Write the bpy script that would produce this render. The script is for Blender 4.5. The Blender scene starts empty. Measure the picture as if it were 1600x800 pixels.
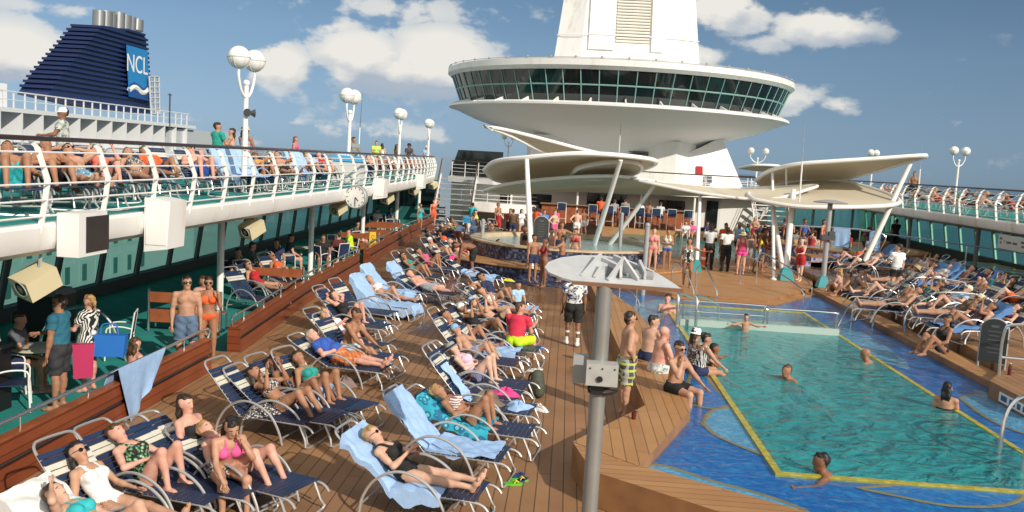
import bpy, math, random
import numpy as np
from mathutils import Vector, Matrix
random.seed(7); RNG = np.random.default_rng(7)
S = bpy.context.scene; COL = S.collection
R = math.radians; PI = math.pi
# ------------------------------------------------------------------ camera
FOC = 1400.0; VP = (890.0, 255.0); ROLL = .057; EYE = np.array([0, 0, 4.2])
def nrm(v):
    v = np.array(v, float); return v / (np.linalg.norm(v) + 1e-12)
Yw = nrm(((VP[0]-800)/FOC, -(VP[1]-400)/FOC, -1)); Zw = nrm(np.cross(nrm((1, -ROLL, 0)), Yw)); Xw = np.cross(Yw, Zw)
def ray(px, py):
    c = np.array(((px-800)/FOC, -(py-400)/FOC, -1.)); return np.array((Xw@c, Yw@c, Zw@c))
def G(px, py, z=0.):                     # point of the level z that the photo shows at (px, py)
    d = ray(px, py); t = (z-EYE[2])/d[2]; return EYE + t*d
def AY(px, py, Y):                       # point at the distance Y that the photo shows at (px, py)
    d = ray(px, py); return EYE + d*Y/d[1]
cam = bpy.data.cameras.new('camera'); co = bpy.data.objects.new('camera', cam); COL.objects.link(co)
M3 = Matrix((tuple(Xw), tuple(Yw), tuple(Zw)))
co.matrix_world = Matrix.Translation(Vector(EYE)) @ M3.to_4x4()
cam.sensor_width = 36; cam.lens = 36*FOC/1600; cam.clip_end = 60000; cam.clip_start = .05
S.camera = co

# ------------------------------------------------------------------ materials
MATS = {}
def lin(c):
    return tuple((x/12.92 if x <= .04045 else ((x+.055)/1.055)**2.4) for x in c)
def mat(name, col=(.5, .5, .5), rough=.5, metal=0., noise=0., nscale=6., bump=0., bscale=40., spec=.5, build=None, emit=None, sheen=0):
    if name in MATS: return MATS[name]
    m = bpy.data.materials.new(name); m.use_nodes = True; nt = m.node_tree; b = nt.nodes['Principled BSDF']
    b.inputs['Base Color'].default_value = (*col, 1); b.inputs['Roughness'].default_value = rough
    b.inputs['Metallic'].default_value = metal; b.inputs['Specular IOR Level'].default_value = spec
    if noise:
        tc = N(nt, 'ShaderNodeTexCoord'); n = N(nt, 'ShaderNodeTexNoise'); n.inputs['Scale'].default_value = nscale; n.inputs['Detail'].default_value = 5
        nt.links.new(tc.outputs['Object'], n.inputs['Vector'])
        r = ramp(nt, n.outputs['Fac'], [(.3, tuple(max(0, c*(1-noise)) for c in col)), (.7, tuple(min(1, c*(1+noise)) for c in col))])
        nt.links.new(r.outputs['Color'], b.inputs['Base Color'])
    if bump:
        tc = N(nt, 'ShaderNodeTexCoord'); n = N(nt, 'ShaderNodeTexNoise'); n.inputs['Scale'].default_value = bscale; n.inputs['Detail'].default_value = 4
        nt.links.new(tc.outputs['Object'], n.inputs['Vector'])
        bp = N(nt, 'ShaderNodeBump'); bp.inputs['Strength'].default_value = bump; bp.inputs['Distance'].default_value = .02
        nt.links.new(n.outputs['Fac'], bp.inputs['Height']); nt.links.new(bp.outputs['Normal'], b.inputs['Normal'])
    if emit:
        b.inputs['Emission Color'].default_value = (*emit, 1); b.inputs['Emission Strength'].default_value = 1
    if build: build(nt, b)
    MATS[name] = m; return m
def N(nt, t, **kw):
    n = nt.nodes.new(t)
    for k, v in kw.items(): setattr(n, k, v)
    return n
def ramp(nt, src, stops, interp='LINEAR'):
    r = N(nt, 'ShaderNodeValToRGB'); r.color_ramp.interpolation = interp
    e = r.color_ramp.elements
    while len(e) < len(stops): e.new(.5)
    for i, (p, c) in enumerate(stops):
        e[i].position = p; e[i].color = (*c, 1) if len(c) == 3 else c
    nt.links.new(src, r.inputs['Fac']); return r
def math_n(nt, op, a, b=None, c=None):
    m = N(nt, 'ShaderNodeMath', operation=op)
    for i, v in enumerate((a, b, c)):
        if v is None: continue
        if isinstance(v, (int, float)): m.inputs[i].default_value = v
        else: nt.links.new(v, m.inputs[i])
    return m.outputs[0]
def mixc(nt, f, a, b):
    m = N(nt, 'ShaderNodeMix', data_type='RGBA')
    for k, v in (('Factor', f), ('A', a), ('B', b)):
        s = [i for i in m.inputs if i.name == k and (i.type == ('VALUE' if k == 'Factor' else 'RGBA'))][0]
        if isinstance(v, (int, float)): s.default_value = v
        elif isinstance(v, tuple): s.default_value = (*v, 1)
        else: nt.links.new(v, s)
    return [o for o in m.outputs if o.type == 'RGBA'][0]

def planks(axis, width, c0, c1, seam, wet=None, rough=.55):
    def f(nt, b):
        tc = N(nt, 'ShaderNodeTexCoord'); sp = N(nt, 'ShaderNodeSeparateXYZ'); nt.links.new(tc.outputs['Object'], sp.inputs[0])
        a = sp.outputs['XYZ'.index(axis)]; o = sp.outputs['Y' if axis == 'X' else 'X']
        q = math_n(nt, 'DIVIDE', a, width); fl = math_n(nt, 'FLOOR', q); fr = math_n(nt, 'FRACT', q)
        wn = N(nt, 'ShaderNodeTexWhiteNoise', noise_dimensions='1D'); nt.links.new(fl, wn.inputs['W'])
        off = math_n(nt, 'MULTIPLY_ADD', wn.outputs['Value'], 7.3, math_n(nt, 'DIVIDE', o, 4.2)); 
        wn2 = N(nt, 'ShaderNodeTexWhiteNoise', noise_dimensions='2D'); cb = N(nt, 'ShaderNodeCombineXYZ')
        nt.links.new(fl, cb.inputs[0]); nt.links.new(math_n(nt, 'FLOOR', off), cb.inputs[1]); nt.links.new(cb.outputs[0], wn2.inputs['Vector'])
        ns = N(nt, 'ShaderNodeTexNoise'); ns.inputs['Scale'].default_value = 1.1; ns.inputs['Detail'].default_value = 6; nt.links.new(tc.outputs['Object'], ns.inputs['Vector'])
        v = math_n(nt, 'ADD', math_n(nt, 'MULTIPLY', wn2.outputs['Value'], .35), math_n(nt, 'MULTIPLY', math_n(nt, 'MULTIPLY_ADD', math_n(nt, 'SUBTRACT', ns.outputs['Fac'], .5), 1.5, .5), .65))
        base = ramp(nt, v, [(.2, c0), (.8, c1)]).outputs['Color']
        sm = math_n(nt, 'MAXIMUM', math_n(nt, 'LESS_THAN', fr, .09), math_n(nt, 'MULTIPLY', math_n(nt, 'LESS_THAN', math_n(nt, 'FRACT', off), .006), .5))
        colr = mixc(nt, math_n(nt, 'MULTIPLY', sm, .75), base, seam)
        rr = rough
        if wet:
            n2 = N(nt, 'ShaderNodeTexNoise'); n2.inputs['Scale'].default_value = .45; n2.inputs['Detail'].default_value = 5; n2.inputs['Distortion'].default_value = .6
            nt.links.new(tc.outputs['Object'], n2.inputs['Vector'])
            d = wet(nt, sp, n2.outputs['Fac'])
            colr = mixc(nt, math_n(nt, 'MULTIPLY', d, .6), colr, tuple(x*.28 for x in c0))
            nt.links.new(math_n(nt, 'MULTIPLY_ADD', d, -.38, rough), b.inputs['Roughness'])
        nt.links.new(colr, b.inputs['Base Color'])
    return f
def tiles(scale, cols, grout, rough=.25):
    def f(nt, b):
        tc = N(nt, 'ShaderNodeTexCoord'); v = N(nt, 'ShaderNodeVectorMath', operation='SCALE'); v.inputs['Scale'].default_value = scale
        nt.links.new(tc.outputs['Object'], v.inputs[0]); fl = N(nt, 'ShaderNodeVectorMath', operation='FLOOR'); nt.links.new(v.outputs[0], fl.inputs[0])
        wn = N(nt, 'ShaderNodeTexWhiteNoise', noise_dimensions='3D'); nt.links.new(fl.outputs[0], wn.inputs['Vector'])
        r = ramp(nt, wn.outputs['Value'], [(i/(len(cols)), c) for i, c in enumerate(cols)], 'CONSTANT')
        nt.links.new(r.outputs['Color'], b.inputs['Base Color']); b.inputs['Roughness'].default_value = rough
    return f
def pattern(kind, c, c2, sc=12., c3=None):
    def f(nt, b):
        tc = N(nt, 'ShaderNodeTexCoord')
        if kind == 'floral':
            n = N(nt, 'ShaderNodeTexVoronoi'); n.inputs['Scale'].default_value = sc; nt.links.new(tc.outputs['Object'], n.inputs['Vector'])
            stops = [(0, c2), (.42, c)] if not c3 else [(0, c3), (.25, c2), (.5, c)]
            r = ramp(nt, n.outputs['Distance'], stops, 'CONSTANT')
        elif kind == 'zebra':
            n = N(nt, 'ShaderNodeTexWave'); n.inputs['Scale'].default_value = sc; n.inputs['Distortion'].default_value = 9; n.inputs['Detail'].default_value = 1.5
            nt.links.new(tc.outputs['Object'], n.inputs['Vector']); r = ramp(nt, n.outputs['Fac'], [(0, c2), (.5, c)], 'CONSTANT')
        elif kind == 'stripe':
            n = N(nt, 'ShaderNodeTexWave'); n.bands_direction = 'Z'; n.inputs['Scale'].default_value = sc
            nt.links.new(tc.outputs['Object'], n.inputs['Vector']); r = ramp(nt, n.outputs['Fac'], [(0, c2), (.5, c)], 'CONSTANT')
        elif kind == 'plaid':
            sp = N(nt, 'ShaderNodeSeparateXYZ'); nt.links.new(tc.outputs['Object'], sp.inputs[0])
            h = math_n(nt, 'FRACT', math_n(nt, 'MULTIPLY', sp.outputs[2], sc)); v = math_n(nt, 'FRACT', math_n(nt, 'MULTIPLY', math_n(nt, 'ADD', sp.outputs[0], sp.outputs[1]), sc*.8))
            a = mixc(nt, math_n(nt, 'LESS_THAN', h, .36), c, c2); a2 = mixc(nt, math_n(nt, 'MULTIPLY', math_n(nt, 'LESS_THAN', v, .3), .7), a, c3)
            nt.links.new(a2, b.inputs['Base Color']); return
        elif kind == 'blocks':
            n = N(nt, 'ShaderNodeTexVoronoi', distance='CHEBYCHEV'); n.inputs['Scale'].default_value = sc; nt.links.new(tc.outputs['Object'], n.inputs['Vector'])
            r = ramp(nt, n.outputs['Color'], [(0, c), (.45, c2), (.62, c3), (.75, c2)], 'CONSTANT')
            n3 = N(nt, 'ShaderNodeTexVoronoi', distance='CHEBYCHEV'); n3.inputs['Scale'].default_value = sc*2.2; nt.links.new(tc.outputs['Object'], n3.inputs['Vector'])
            r2 = ramp(nt, n3.outputs['Color'], [(0, (0, 0, 0)), (.5, (1, 1, 1))], 'CONSTANT')
            nt.links.new(mixc(nt, math_n(nt, 'MULTIPLY', r2.outputs['Color'], .55), r.outputs['Color'], c2), b.inputs['Base Color']); return
        nt.links.new(r.outputs['Color'], b.inputs['Base Color'])
    return f

def streaked(nt, b):
    # years of salt and rust run down the paint
    tc = N(nt, 'ShaderNodeTexCoord'); mp = N(nt, 'ShaderNodeMapping'); mp.inputs['Scale'].default_value = (1.6, 1.6, .10); nt.links.new(tc.outputs['Object'], mp.inputs[0])
    n = N(nt, 'ShaderNodeTexNoise'); n.inputs['Scale'].default_value = 2.2; n.inputs['Detail'].default_value = 7; nt.links.new(mp.outputs[0], n.inputs['Vector'])
    n2 = N(nt, 'ShaderNodeTexNoise'); n2.inputs['Scale'].default_value = .8; n2.inputs['Detail'].default_value = 5; nt.links.new(tc.outputs['Object'], n2.inputs['Vector'])
    v = math_n(nt, 'MULTIPLY', math_n(nt, 'ADD', n.outputs['Fac'], n2.outputs['Fac']), .5)
    nt.links.new(ramp(nt, v, [(.33, (.64, .60, .53)), (.46, (.77, .765, .745)), (.7, (.81, .81, .80))]).outputs['Color'], b.inputs['Base Color'])
WHITE = mat('white_paint', (.78, .78, .76), .42, build=streaked)
WHITE2 = mat('white_coated_metal', (.8, .8, .78), .3)
ALU = mat('aluminium_tube', (.56, .56, .56), .35, .6)
CHROME = mat('brushed_steel', (.72, .73, .74), .22, .95)
NAVY = mat('navy_vinyl_strap', (.018, .035, .085), .45, noise=.2, nscale=3)
CREAM = mat('cream_vinyl_strap', (.62, .61, .53), .5, noise=.1, nscale=5)
TEAL = mat('teal_deck_carpet', (.012, .24, .22), .85, noise=.18, nscale=.9, bump=.2, bscale=120)
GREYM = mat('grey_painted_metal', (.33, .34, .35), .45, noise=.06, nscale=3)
DGREY = mat('dark_grey_metal', (.06, .065, .07), .5)
BLACK = mat('black_plastic', (.012, .012, .014), .45)
BEIGE = mat('beige_housing', (.62, .55, .36), .5)
def fabric(nt, b):
    tr = N(nt, 'ShaderNodeBsdfTranslucent'); tr.inputs[0].default_value = (.74, .67, .53, 1); m = N(nt, 'ShaderNodeMixShader'); m.inputs[0].default_value = .28
    nt.links.new(b.outputs[0], m.inputs[1]); nt.links.new(tr.outputs[0], m.inputs[2]); nt.links.new(m.outputs[0], nt.nodes['Material Output'].inputs['Surface'])
MEMB = mat('canopy_membrane', (.70, .64, .52), .75, noise=.04, nscale=.8, build=fabric)
MAHOG = mat('mahogany_panel', (.16, .042, .02), .3, build=planks('Z', .14, (.16, .038, .016), (.28, .075, .032), (.03, .01, .008), rough=.3))
BENCHW = mat('bench_wood', (.3, .09, .035), .35, noise=.25, nscale=4)
def deckwet(nt, sp, n):
    # puddles and splash water lie on the boards round the whirlpool and between the rows
    y = math_n(nt, 'SMOOTH_MIN', 1.0, math_n(nt, 'MAXIMUM', 0.0, math_n(nt, 'DIVIDE', math_n(nt, 'SUBTRACT', sp.outputs[1], 20.), 9.)), .1)
    v = math_n(nt, 'ADD', n, math_n(nt, 'MULTIPLY', y, .25))
    return math_n(nt, 'MINIMUM', 1., math_n(nt, 'MAXIMUM', 0., math_n(nt, 'MULTIPLY', math_n(nt, 'SUBTRACT', v, .62), 9.)))
DECKW = mat('teak_deck', rough=.6, build=planks('X', .175, (.25, .13, .06), (.36, .195, .095), (.04, .023, .012), deckwet, .6))
LEDGE = mat('teak_ledge', rough=.5, build=planks('X', .16, (.36, .18, .07), (.47, .25, .105), (.12, .06, .025), None, .5))
LEDGEY = mat('teak_ledge_cross', rough=.5, build=planks('Y', .16, (.36, .18, .07), (.47, .25, .105), (.12, .06, .025), None, .5))
TOWEL = mat('pale_blue_towel', (.33, .50, .78), .95, noise=.08, nscale=9, bump=.5, bscale=90)
TOWELW = mat('white_towel', (.75, .76, .76), .95, bump=.5, bscale=90)
TURQ = mat('turquoise_towel', (.03, .42, .52), .9, build=pattern('floral', (.03, .40, .55), (.02, .16, .3), 9, (.15, .6, .65)))
def schlick(nt, f0, k, normal=None):
    # reflectance that is the same seen from either side of a thin sheet
    ge = N(nt, 'ShaderNodeNewGeometry'); dp = N(nt, 'ShaderNodeVectorMath', operation='DOT_PRODUCT'); nt.links.new(ge.outputs['Incoming'], dp.inputs[0]); nt.links.new(normal if normal else ge.outputs['Normal'], dp.inputs[1])
    c = math_n(nt, 'SUBTRACT', 1., math_n(nt, 'MINIMUM', 1., math_n(nt, 'ABSOLUTE', dp.outputs['Value']))); return math_n(nt, 'MULTIPLY_ADD', math_n(nt, 'POWER', c, 5.), k, f0)
def glassy(col, alpha, rough=.05):
    def f(nt, b):
        out = nt.nodes['Material Output']; t = N(nt, 'ShaderNodeBsdfTransparent'); t.inputs[0].default_value = (*col, 1)
        g = N(nt, 'ShaderNodeBsdfGlossy'); g.inputs['Roughness'].default_value = rough; 
        mx = N(nt, 'ShaderNodeMixShader'); nt.links.new(schlick(nt, .04+alpha, .8), mx.inputs[0]); nt.links.new(t.outputs[0], mx.inputs[1]); nt.links.new(g.outputs[0], mx.inputs[2])
        nt.links.new(mx.outputs[0], out.inputs['Surface'])
    return f
GLASS = mat('green_tinted_glass', build=glassy((.24, .48, .43), .07))
DARKGLASS = mat('dark_window_glass', (.008, .014, .016), .06, spec=.8)

# ------------------------------------------------------------------ mesh building
class MB:
    def __init__(s): s.v = []; s.f = []; s.m = []; s.n = 0
    def add(s, v, f, m=0):
        v = np.asarray(v, float).reshape(-1, 3); s.v.append(v); s.f += [tuple(i+s.n for i in q) for q in f]; s.m += [m]*len(f); s.n += len(v); return s
    def box(s, c, d, m=0, rot=None, taper=1.0):
        x, y, z = np.array(d)/2.; t = taper
        v = np.array([(-x, -y, -z), (x, -y, -z), (x, y, -z), (-x, y, -z), (-x*t, -y*t, z), (x*t, -y*t, z), (x*t, y*t, z), (-x*t, y*t, z)])
        if rot is not None: v = v @ np.array(rot).T
        return s.add(v+np.array(c), [(3, 2, 1, 0), (4, 5, 6, 7), (0, 1, 5, 4), (1, 2, 6, 5), (2, 3, 7, 6), (3, 0, 4, 7)], m)
    def bbox(s, lo, hi, m=0): lo = np.array(lo, float); hi = np.array(hi, float); return s.box((lo+hi)/2, hi-lo, m)
    def tube(s, pts, r, n=8, m=0, close=False, caps=True, flat=None):
        P = np.array(pts, float); k = len(P); rs = np.full(k, r) if np.isscalar(r) else np.array(r, float)
        T = np.zeros_like(P)
        for i in range(k):
            a = P[(i-1) % k] if (close or i > 0) else P[i]; b = P[(i+1) % k] if (close or i < k-1) else P[i]; T[i] = nrm(b-a)
        ref = np.array((0, 0, 1.)) if abs(T[0][2]) < .9 else np.array((1., 0, 0)); u = nrm(np.cross(T[0], ref)); V = []
        for i in range(k):
            u = nrm(u - T[i]*(u@T[i])); w = np.cross(T[i], u)
            for j in range(n):
                a = 2*PI*j/n; V.append(P[i]+rs[i]*(u*math.cos(a)+w*math.sin(a)*(flat or 1)))
        F = []
        for i in range(k if close else k-1):
            for j in range(n):
                a = i*n+j; b = i*n+(j+1) % n; c = ((i+1) % k)*n+(j+1) % n; d = ((i+1) % k)*n+j; F.append((a, b, c, d))
        if caps and not close: F.append(tuple(range(n))[::-1]); F.append(tuple(range((k-1)*n, k*n)))
        return s.add(V, F, m)
    def lathe(s, prof, c=(0, 0, 0), n=24, m=0, sx=1., sy=1., a0=0., a1=2*PI, rot=None):
        full = abs(a1-a0-2*PI) < 1e-6; V = []; k = len(prof); cols = n if full else n+1
        for j in range(cols):
            a = a0+(a1-a0)*j/n
            for r_, z in prof: V.append((r_*math.cos(a)*sx, r_*math.sin(a)*sy, z))
        F = []
        for j in range(n):
            for i in range(k-1):
                a = j*k+i; b = ((j+1) % cols)*k+i; F.append((a, b, b+1, a+1))
        V = np.array(V)
        if rot is not None: V = V @ np.array(rot).T
        return s.add(V+np.array(c), F, m)
    def ball(s, c, r, n=12, k=8, m=0, rot=None):
        r3 = np.array((r, r, r) if np.isscalar(r) else r, float); V = []; F = []
        for i in range(k+1):
            t = PI*i/k
            for j in range(n): a = 2*PI*j/n; V.append((math.sin(t)*math.cos(a), math.sin(t)*math.sin(a), math.cos(t)))
        for i in range(k):
            for j in range(n): F.append((i*n+j, (i+1)*n+j, (i+1)*n+(j+1) % n, i*n+(j+1) % n))
        V = np.array(V)*r3
        if rot is not None: V = V @ np.array(rot).T
        return s.add(V+np.array(c), F, m)
    def prism(s, poly, z0, z1, m=0, axes=(0, 1, 2), side_m=None):
        p = np.array(poly, float); k = len(p)
        if sum(p[i][0]*p[(i+1) % k][1]-p[(i+1) % k][0]*p[i][1] for i in range(k)) < 0: p = p[::-1]
        V = np.zeros((2*k, 3)); V[:k, axes[0]] = p[:, 0]; V[:k, axes[1]] = p[:, 1]; V[:k, axes[2]] = z0; V[k:] = V[:k]; V[k:, axes[2]] = z1
        s.add(V, [tuple(range(k))[::-1], tuple(range(k, 2*k))], m)
        s.n -= 2*k; s.v.pop()
        s.v.append(V); s.n += 2*k
        base = s.n-2*k
        for i in range(k):
            j = (i+1) % k; s.f.append((base+i, base+j, base+k+j, base+k+i)); s.m.append(m if side_m is None else side_m)
        return s
    def sheet(s, g, th=.012, m=0):
        # a grid of points (rows x cols x 3) given a real thickness
        g = np.array(g, float); a, b, _ = g.shape
        du = np.gradient(g, axis=0); dv = np.gradient(g, axis=1); n = np.cross(du, dv); n /= np.linalg.norm(n, axis=2, keepdims=True)+1e-9
        V = np.concatenate([(g+n*th/2).reshape(-1, 3), (g-n*th/2).reshape(-1, 3)]); o = a*b; F = []
        for i in range(a-1):
            for j in range(b-1):
                q = (i*b+j, (i+1)*b+j, (i+1)*b+j+1, i*b+j+1); F.append(q); F.append(tuple(x+o for x in q[::-1]))
        rim = [j for j in range(b)]+[i*b+b-1 for i in range(1, a)]+[(a-1)*b+j for j in range(b-2, -1, -1)]+[i*b for i in range(a-2, 0, -1)]
        for i in range(len(rim)): p, q = rim[i], rim[(i+1) % len(rim)]; F.append((p, q, q+o, p+o))
        return s.add(V, F, m)
    def build(s, name, mats, parent=None, smooth=True, loc=None, rz=None):
        me = bpy.data.meshes.new(name); V = np.concatenate(s.v); me.from_pydata(V.tolist(), [], s.f)
        mats = mats if isinstance(mats, (list, tuple)) else [mats]
        for m in mats: me.materials.append(m)
        if len(mats) > 1: me.polygons.foreach_set('material_index', s.m)
        me.update()
        if smooth: me.shade_smooth(); me.set_sharp_from_angle(angle=R(38))
        o = bpy.data.objects.new(name, me); COL.objects.link(o)
        if parent: o.parent = parent
        if loc is not None: o.location = Vector(loc)
        if rz is not None: o.rotation_euler = (0, 0, rz)
        return o
LABELS = {}
def tag(o, label=None, cat=None, group=None, kind=None):
    if label:
        o['label'] = label
        if label in LABELS: print('DUP LABEL', label)
        LABELS[label] = o
    if cat: o['category'] = cat
    if group: o['group'] = group
    if kind: o['kind'] = kind
    return o
def thing(name, label, cat, loc=(0, 0, 0), rz=0., group=None):
    o = bpy.data.objects.new(name, None); COL.objects.link(o); o.location = Vector(loc); o.rotation_euler = (0, 0, rz); o.empty_display_size = .2
    return tag(o, label, cat, group)
def kids(o): return [c for c in bpy.data.objects if c.parent == o]
TREE = {}
def copy_tree(o, parent=None):
    if o not in TREE: TREE[o] = kids(o)
    c = o.copy(); COL.objects.link(c)
    if parent: c.parent = parent
    for ch in TREE[o]: copy_tree(ch, c)
    return c
def struct(name, mb, m, **kw): return tag(mb.build(name, m, **kw), kind='structure')
def arc(c, r, a0, a1, n, ax=0, ay=2, third=0.):
    out = []
    for i in range(n+1):
        a = a0+(a1-a0)*i/n; p = np.zeros(3); p[ax] = c[0]+r*math.cos(a); p[ay] = c[1]+r*math.sin(a); p[3-ax-ay] = third; out.append(p)
    return out
def smooth_path(P, n=6):
    P = [np.array(p, float) for p in P]; Q = [2*P[0]-P[1]]+P+[2*P[-1]-P[-2]]; out = []
    for i in range(1, len(Q)-2):
        for k in range(n):
            t = k/n; a, b, c, d = Q[i-1:i+3]
            out.append(.5*((2*b)+(c-a)*t+(2*a-5*b+4*c-d)*t*t+(3*b-a-3*c+d)*t**3))
    out.append(P[-1]); return np.array(out)
def text(name, body, size, m, loc, rot, parent=None, ext=.004, align='CENTER', kid=True):
    cu = bpy.data.curves.new(name, 'FONT'); cu.body = body; cu.size = size; cu.extrude = ext; cu.align_x = align; cu.align_y = 'CENTER'
    t = bpy.data.objects.new(name+'_tmp', cu); COL.objects.link(t)
    dg = bpy.context.evaluated_depsgraph_get(); me = bpy.data.meshes.new_from_object(t.evaluated_get(dg)); bpy.data.objects.remove(t)
    me.materials.clear(); me.materials.append(m); o = bpy.data.objects.new(name, me); COL.objects.link(o)
    if parent: o.parent = parent
    o.location = Vector(loc); o.rotation_euler = rot; return o
# ------------------------------------------------------------------ people: one continuous skin grown round a posed skeleton
def surf_net(D, org, h):
    s = D < 0
    nx, ny, nz = D.shape
    c = np.zeros((nx-1, ny-1, nz-1), np.uint8)
    for dx in (0, 1):
        for dy in (0, 1):
            for dz in (0, 1): c += s[dx:nx-1+dx, dy:ny-1+dy, dz:nz-1+dz]
    act = (c > 0) & (c < 8); idx = np.full(act.shape, -1, int); I = np.argwhere(act); idx[act] = np.arange(len(I))
    acc = np.zeros((len(I), 3)); cnt = np.zeros(len(I))
    corners = [(0, 0, 0), (1, 0, 0), (0, 1, 0), (1, 1, 0), (0, 0, 1), (1, 0, 1), (0, 1, 1), (1, 1, 1)]
    val = [D[I[:, 0]+a, I[:, 1]+b, I[:, 2]+e] for a, b, e in corners]
    for i in range(8):
        for ax in range(3):
            bit = 1 << ax
            if i & bit: continue
            j = i | bit; va, vb = val[i], val[j]; m = (va < 0) != (vb < 0)
            t = np.where(m, va/(va-vb+1e-12), 0); p = np.tile(np.array(corners[i], float), (len(I), 1)); p[:, ax] += t
            acc[m] += p[m]; cnt[m] += 1
    V = (I+acc/np.maximum(cnt, 1)[:, None])*h+org
    F = []
    for ax in range(3):
        sl0 = [slice(None)]*3; sl1 = [slice(None)]*3; sl0[ax] = slice(0, -1); sl1[ax] = slice(1, None)
        a, b = s[tuple(sl0)], s[tuple(sl1)]; E = np.argwhere(a != b)
        o1, o2 = [(1, 2), (2, 0), (0, 1)][ax]
        E = E[(E[:, o1] > 0) & (E[:, o2] > 0) & (E[:, o1] < D.shape[o1]-1) & (E[:, o2] < D.shape[o2]-1)]
        if not len(E): continue
        q = []
        for d1, d2 in ((0, 0), (-1, 0), (-1, -1), (0, -1)):
            e = E.copy(); e[:, o1] += d1; e[:, o2] += d2; q.append(idx[e[:, 0], e[:, 1], e[:, 2]])
        q = np.stack(q, 1); flip = ~a[E[:, 0], E[:, 1], E[:, 2]]; q[flip] = q[flip][:, ::-1]; F.append(q)
    F = np.concatenate(F)
    return V, F
def prim_d(p, pr):
    a, b, ra, rb, ax, sc = pr
    if ax is not None:
        k = 1/sc-1; p = p+np.outer((p-a)@ax, ax)*k; b = b+ax*((b-a)@ax)*k
    ab = b-a; L = ab@ab
    t = np.clip(((p-a)@ab)/L, 0, 1) if L > 1e-9 else np.zeros(len(p))
    return np.linalg.norm(p-a-t[:, None]*ab, axis=1)-(ra+(rb-ra)*t), t
def grow(prims, h, k=.03):
    lo = np.full(3, 9e9); hi = -lo
    for a, b, ra, rb, ax, sc in prims:
        r = max(ra, rb)*max(1, sc); lo = np.minimum(lo, np.minimum(a, b)-r); hi = np.maximum(hi, np.maximum(a, b)+r)
    lo -= 2.2*h; hi += 2.2*h; n = np.ceil((hi-lo)/h).astype(int)+1; D = np.full(tuple(n), .3)
    for pr in prims:
        a, b, ra, rb, ax, sc = pr; r = max(ra, rb)*max(1, sc)+k+1.6*h
        i0 = np.maximum(0, np.floor((np.minimum(a, b)-r-lo)/h).astype(int)); i1 = np.minimum(n, np.ceil((np.maximum(a, b)+r-lo)/h).astype(int)+1)
        g = np.stack(np.meshgrid(*[np.arange(i0[q], i1[q]) for q in range(3)], indexing='ij'), -1).reshape(-1, 3)*h+lo
        d, _ = prim_d(g, pr); sl = tuple(slice(i0[q], i1[q]) for q in range(3)); d = d.reshape(D[sl].shape); o = D[sl]
        e = np.maximum(k-np.abs(o-d), 0)/k; D[sl] = np.minimum(o, d)-e*e*k*.25
    return surf_net(D, lo, h)
SKIN = {}
def skin(i):
    tones = [(.66, .44, .34), (.58, .36, .26), (.47, .27, .18), (.36, .185, .11), (.25, .12, .07), (.62, .34, .26), (.10, .05, .032)]
    names = ['fair', 'light', 'tanned', 'bronzed', 'brown', 'sunburnt', 'dark']
    c = tones[i]
    def f(nt, b):
        tc = N(nt, 'ShaderNodeTexCoord'); n = N(nt, 'ShaderNodeTexNoise'); n.inputs['Scale'].default_value = 7; n.inputs['Detail'].default_value = 4
        nt.links.new(tc.outputs['Object'], n.inputs['Vector'])
        r = ramp(nt, n.outputs['Fac'], [(.3, (c[0]*.84, c[1]*.74, c[2]*.70)), (.7, (min(1, c[0]*1.1), c[1]*1.13, c[2]*1.16))]); nt.links.new(r.outputs['Color'], b.inputs['Base Color'])
    return mat('skin_'+names[i], c, .55, build=f, spec=.3)
HAIRC = {'black': (.012, .010, .010), 'dark': (.03, .017, .011), 'brown': (.085, .042, .02), 'fair': (.38, .23, .09), 'grey': (.36, .34, .32), 'red': (.16, .05, .02)}
def hairm(k): return mat('hair_'+k, HAIRC[k], .5, noise=.35, nscale=30, bump=.4, bscale=60)
EYEW = mat('eye_white', (.7, .68, .65), .3); LIP = mat('lip', (.36, .12, .10), .5); SHADE = mat('sunglass_lens', (.006, .006, .008), .12)
CL = {}
def cloth(c, pat=None):
    if isinstance(c, bpy.types.Material): return c
    key = 'cloth_%02d_%02d_%02d' % tuple(int(99*x) for x in c)
    return mat(key, c, .85, noise=.10, nscale=14, bump=.25, bscale=35)
def basis(u, f):
    u = nrm(u); f = nrm(np.array(f, float)-u*(np.array(f, float)@u)); return u, f, np.cross(u, f)
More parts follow.
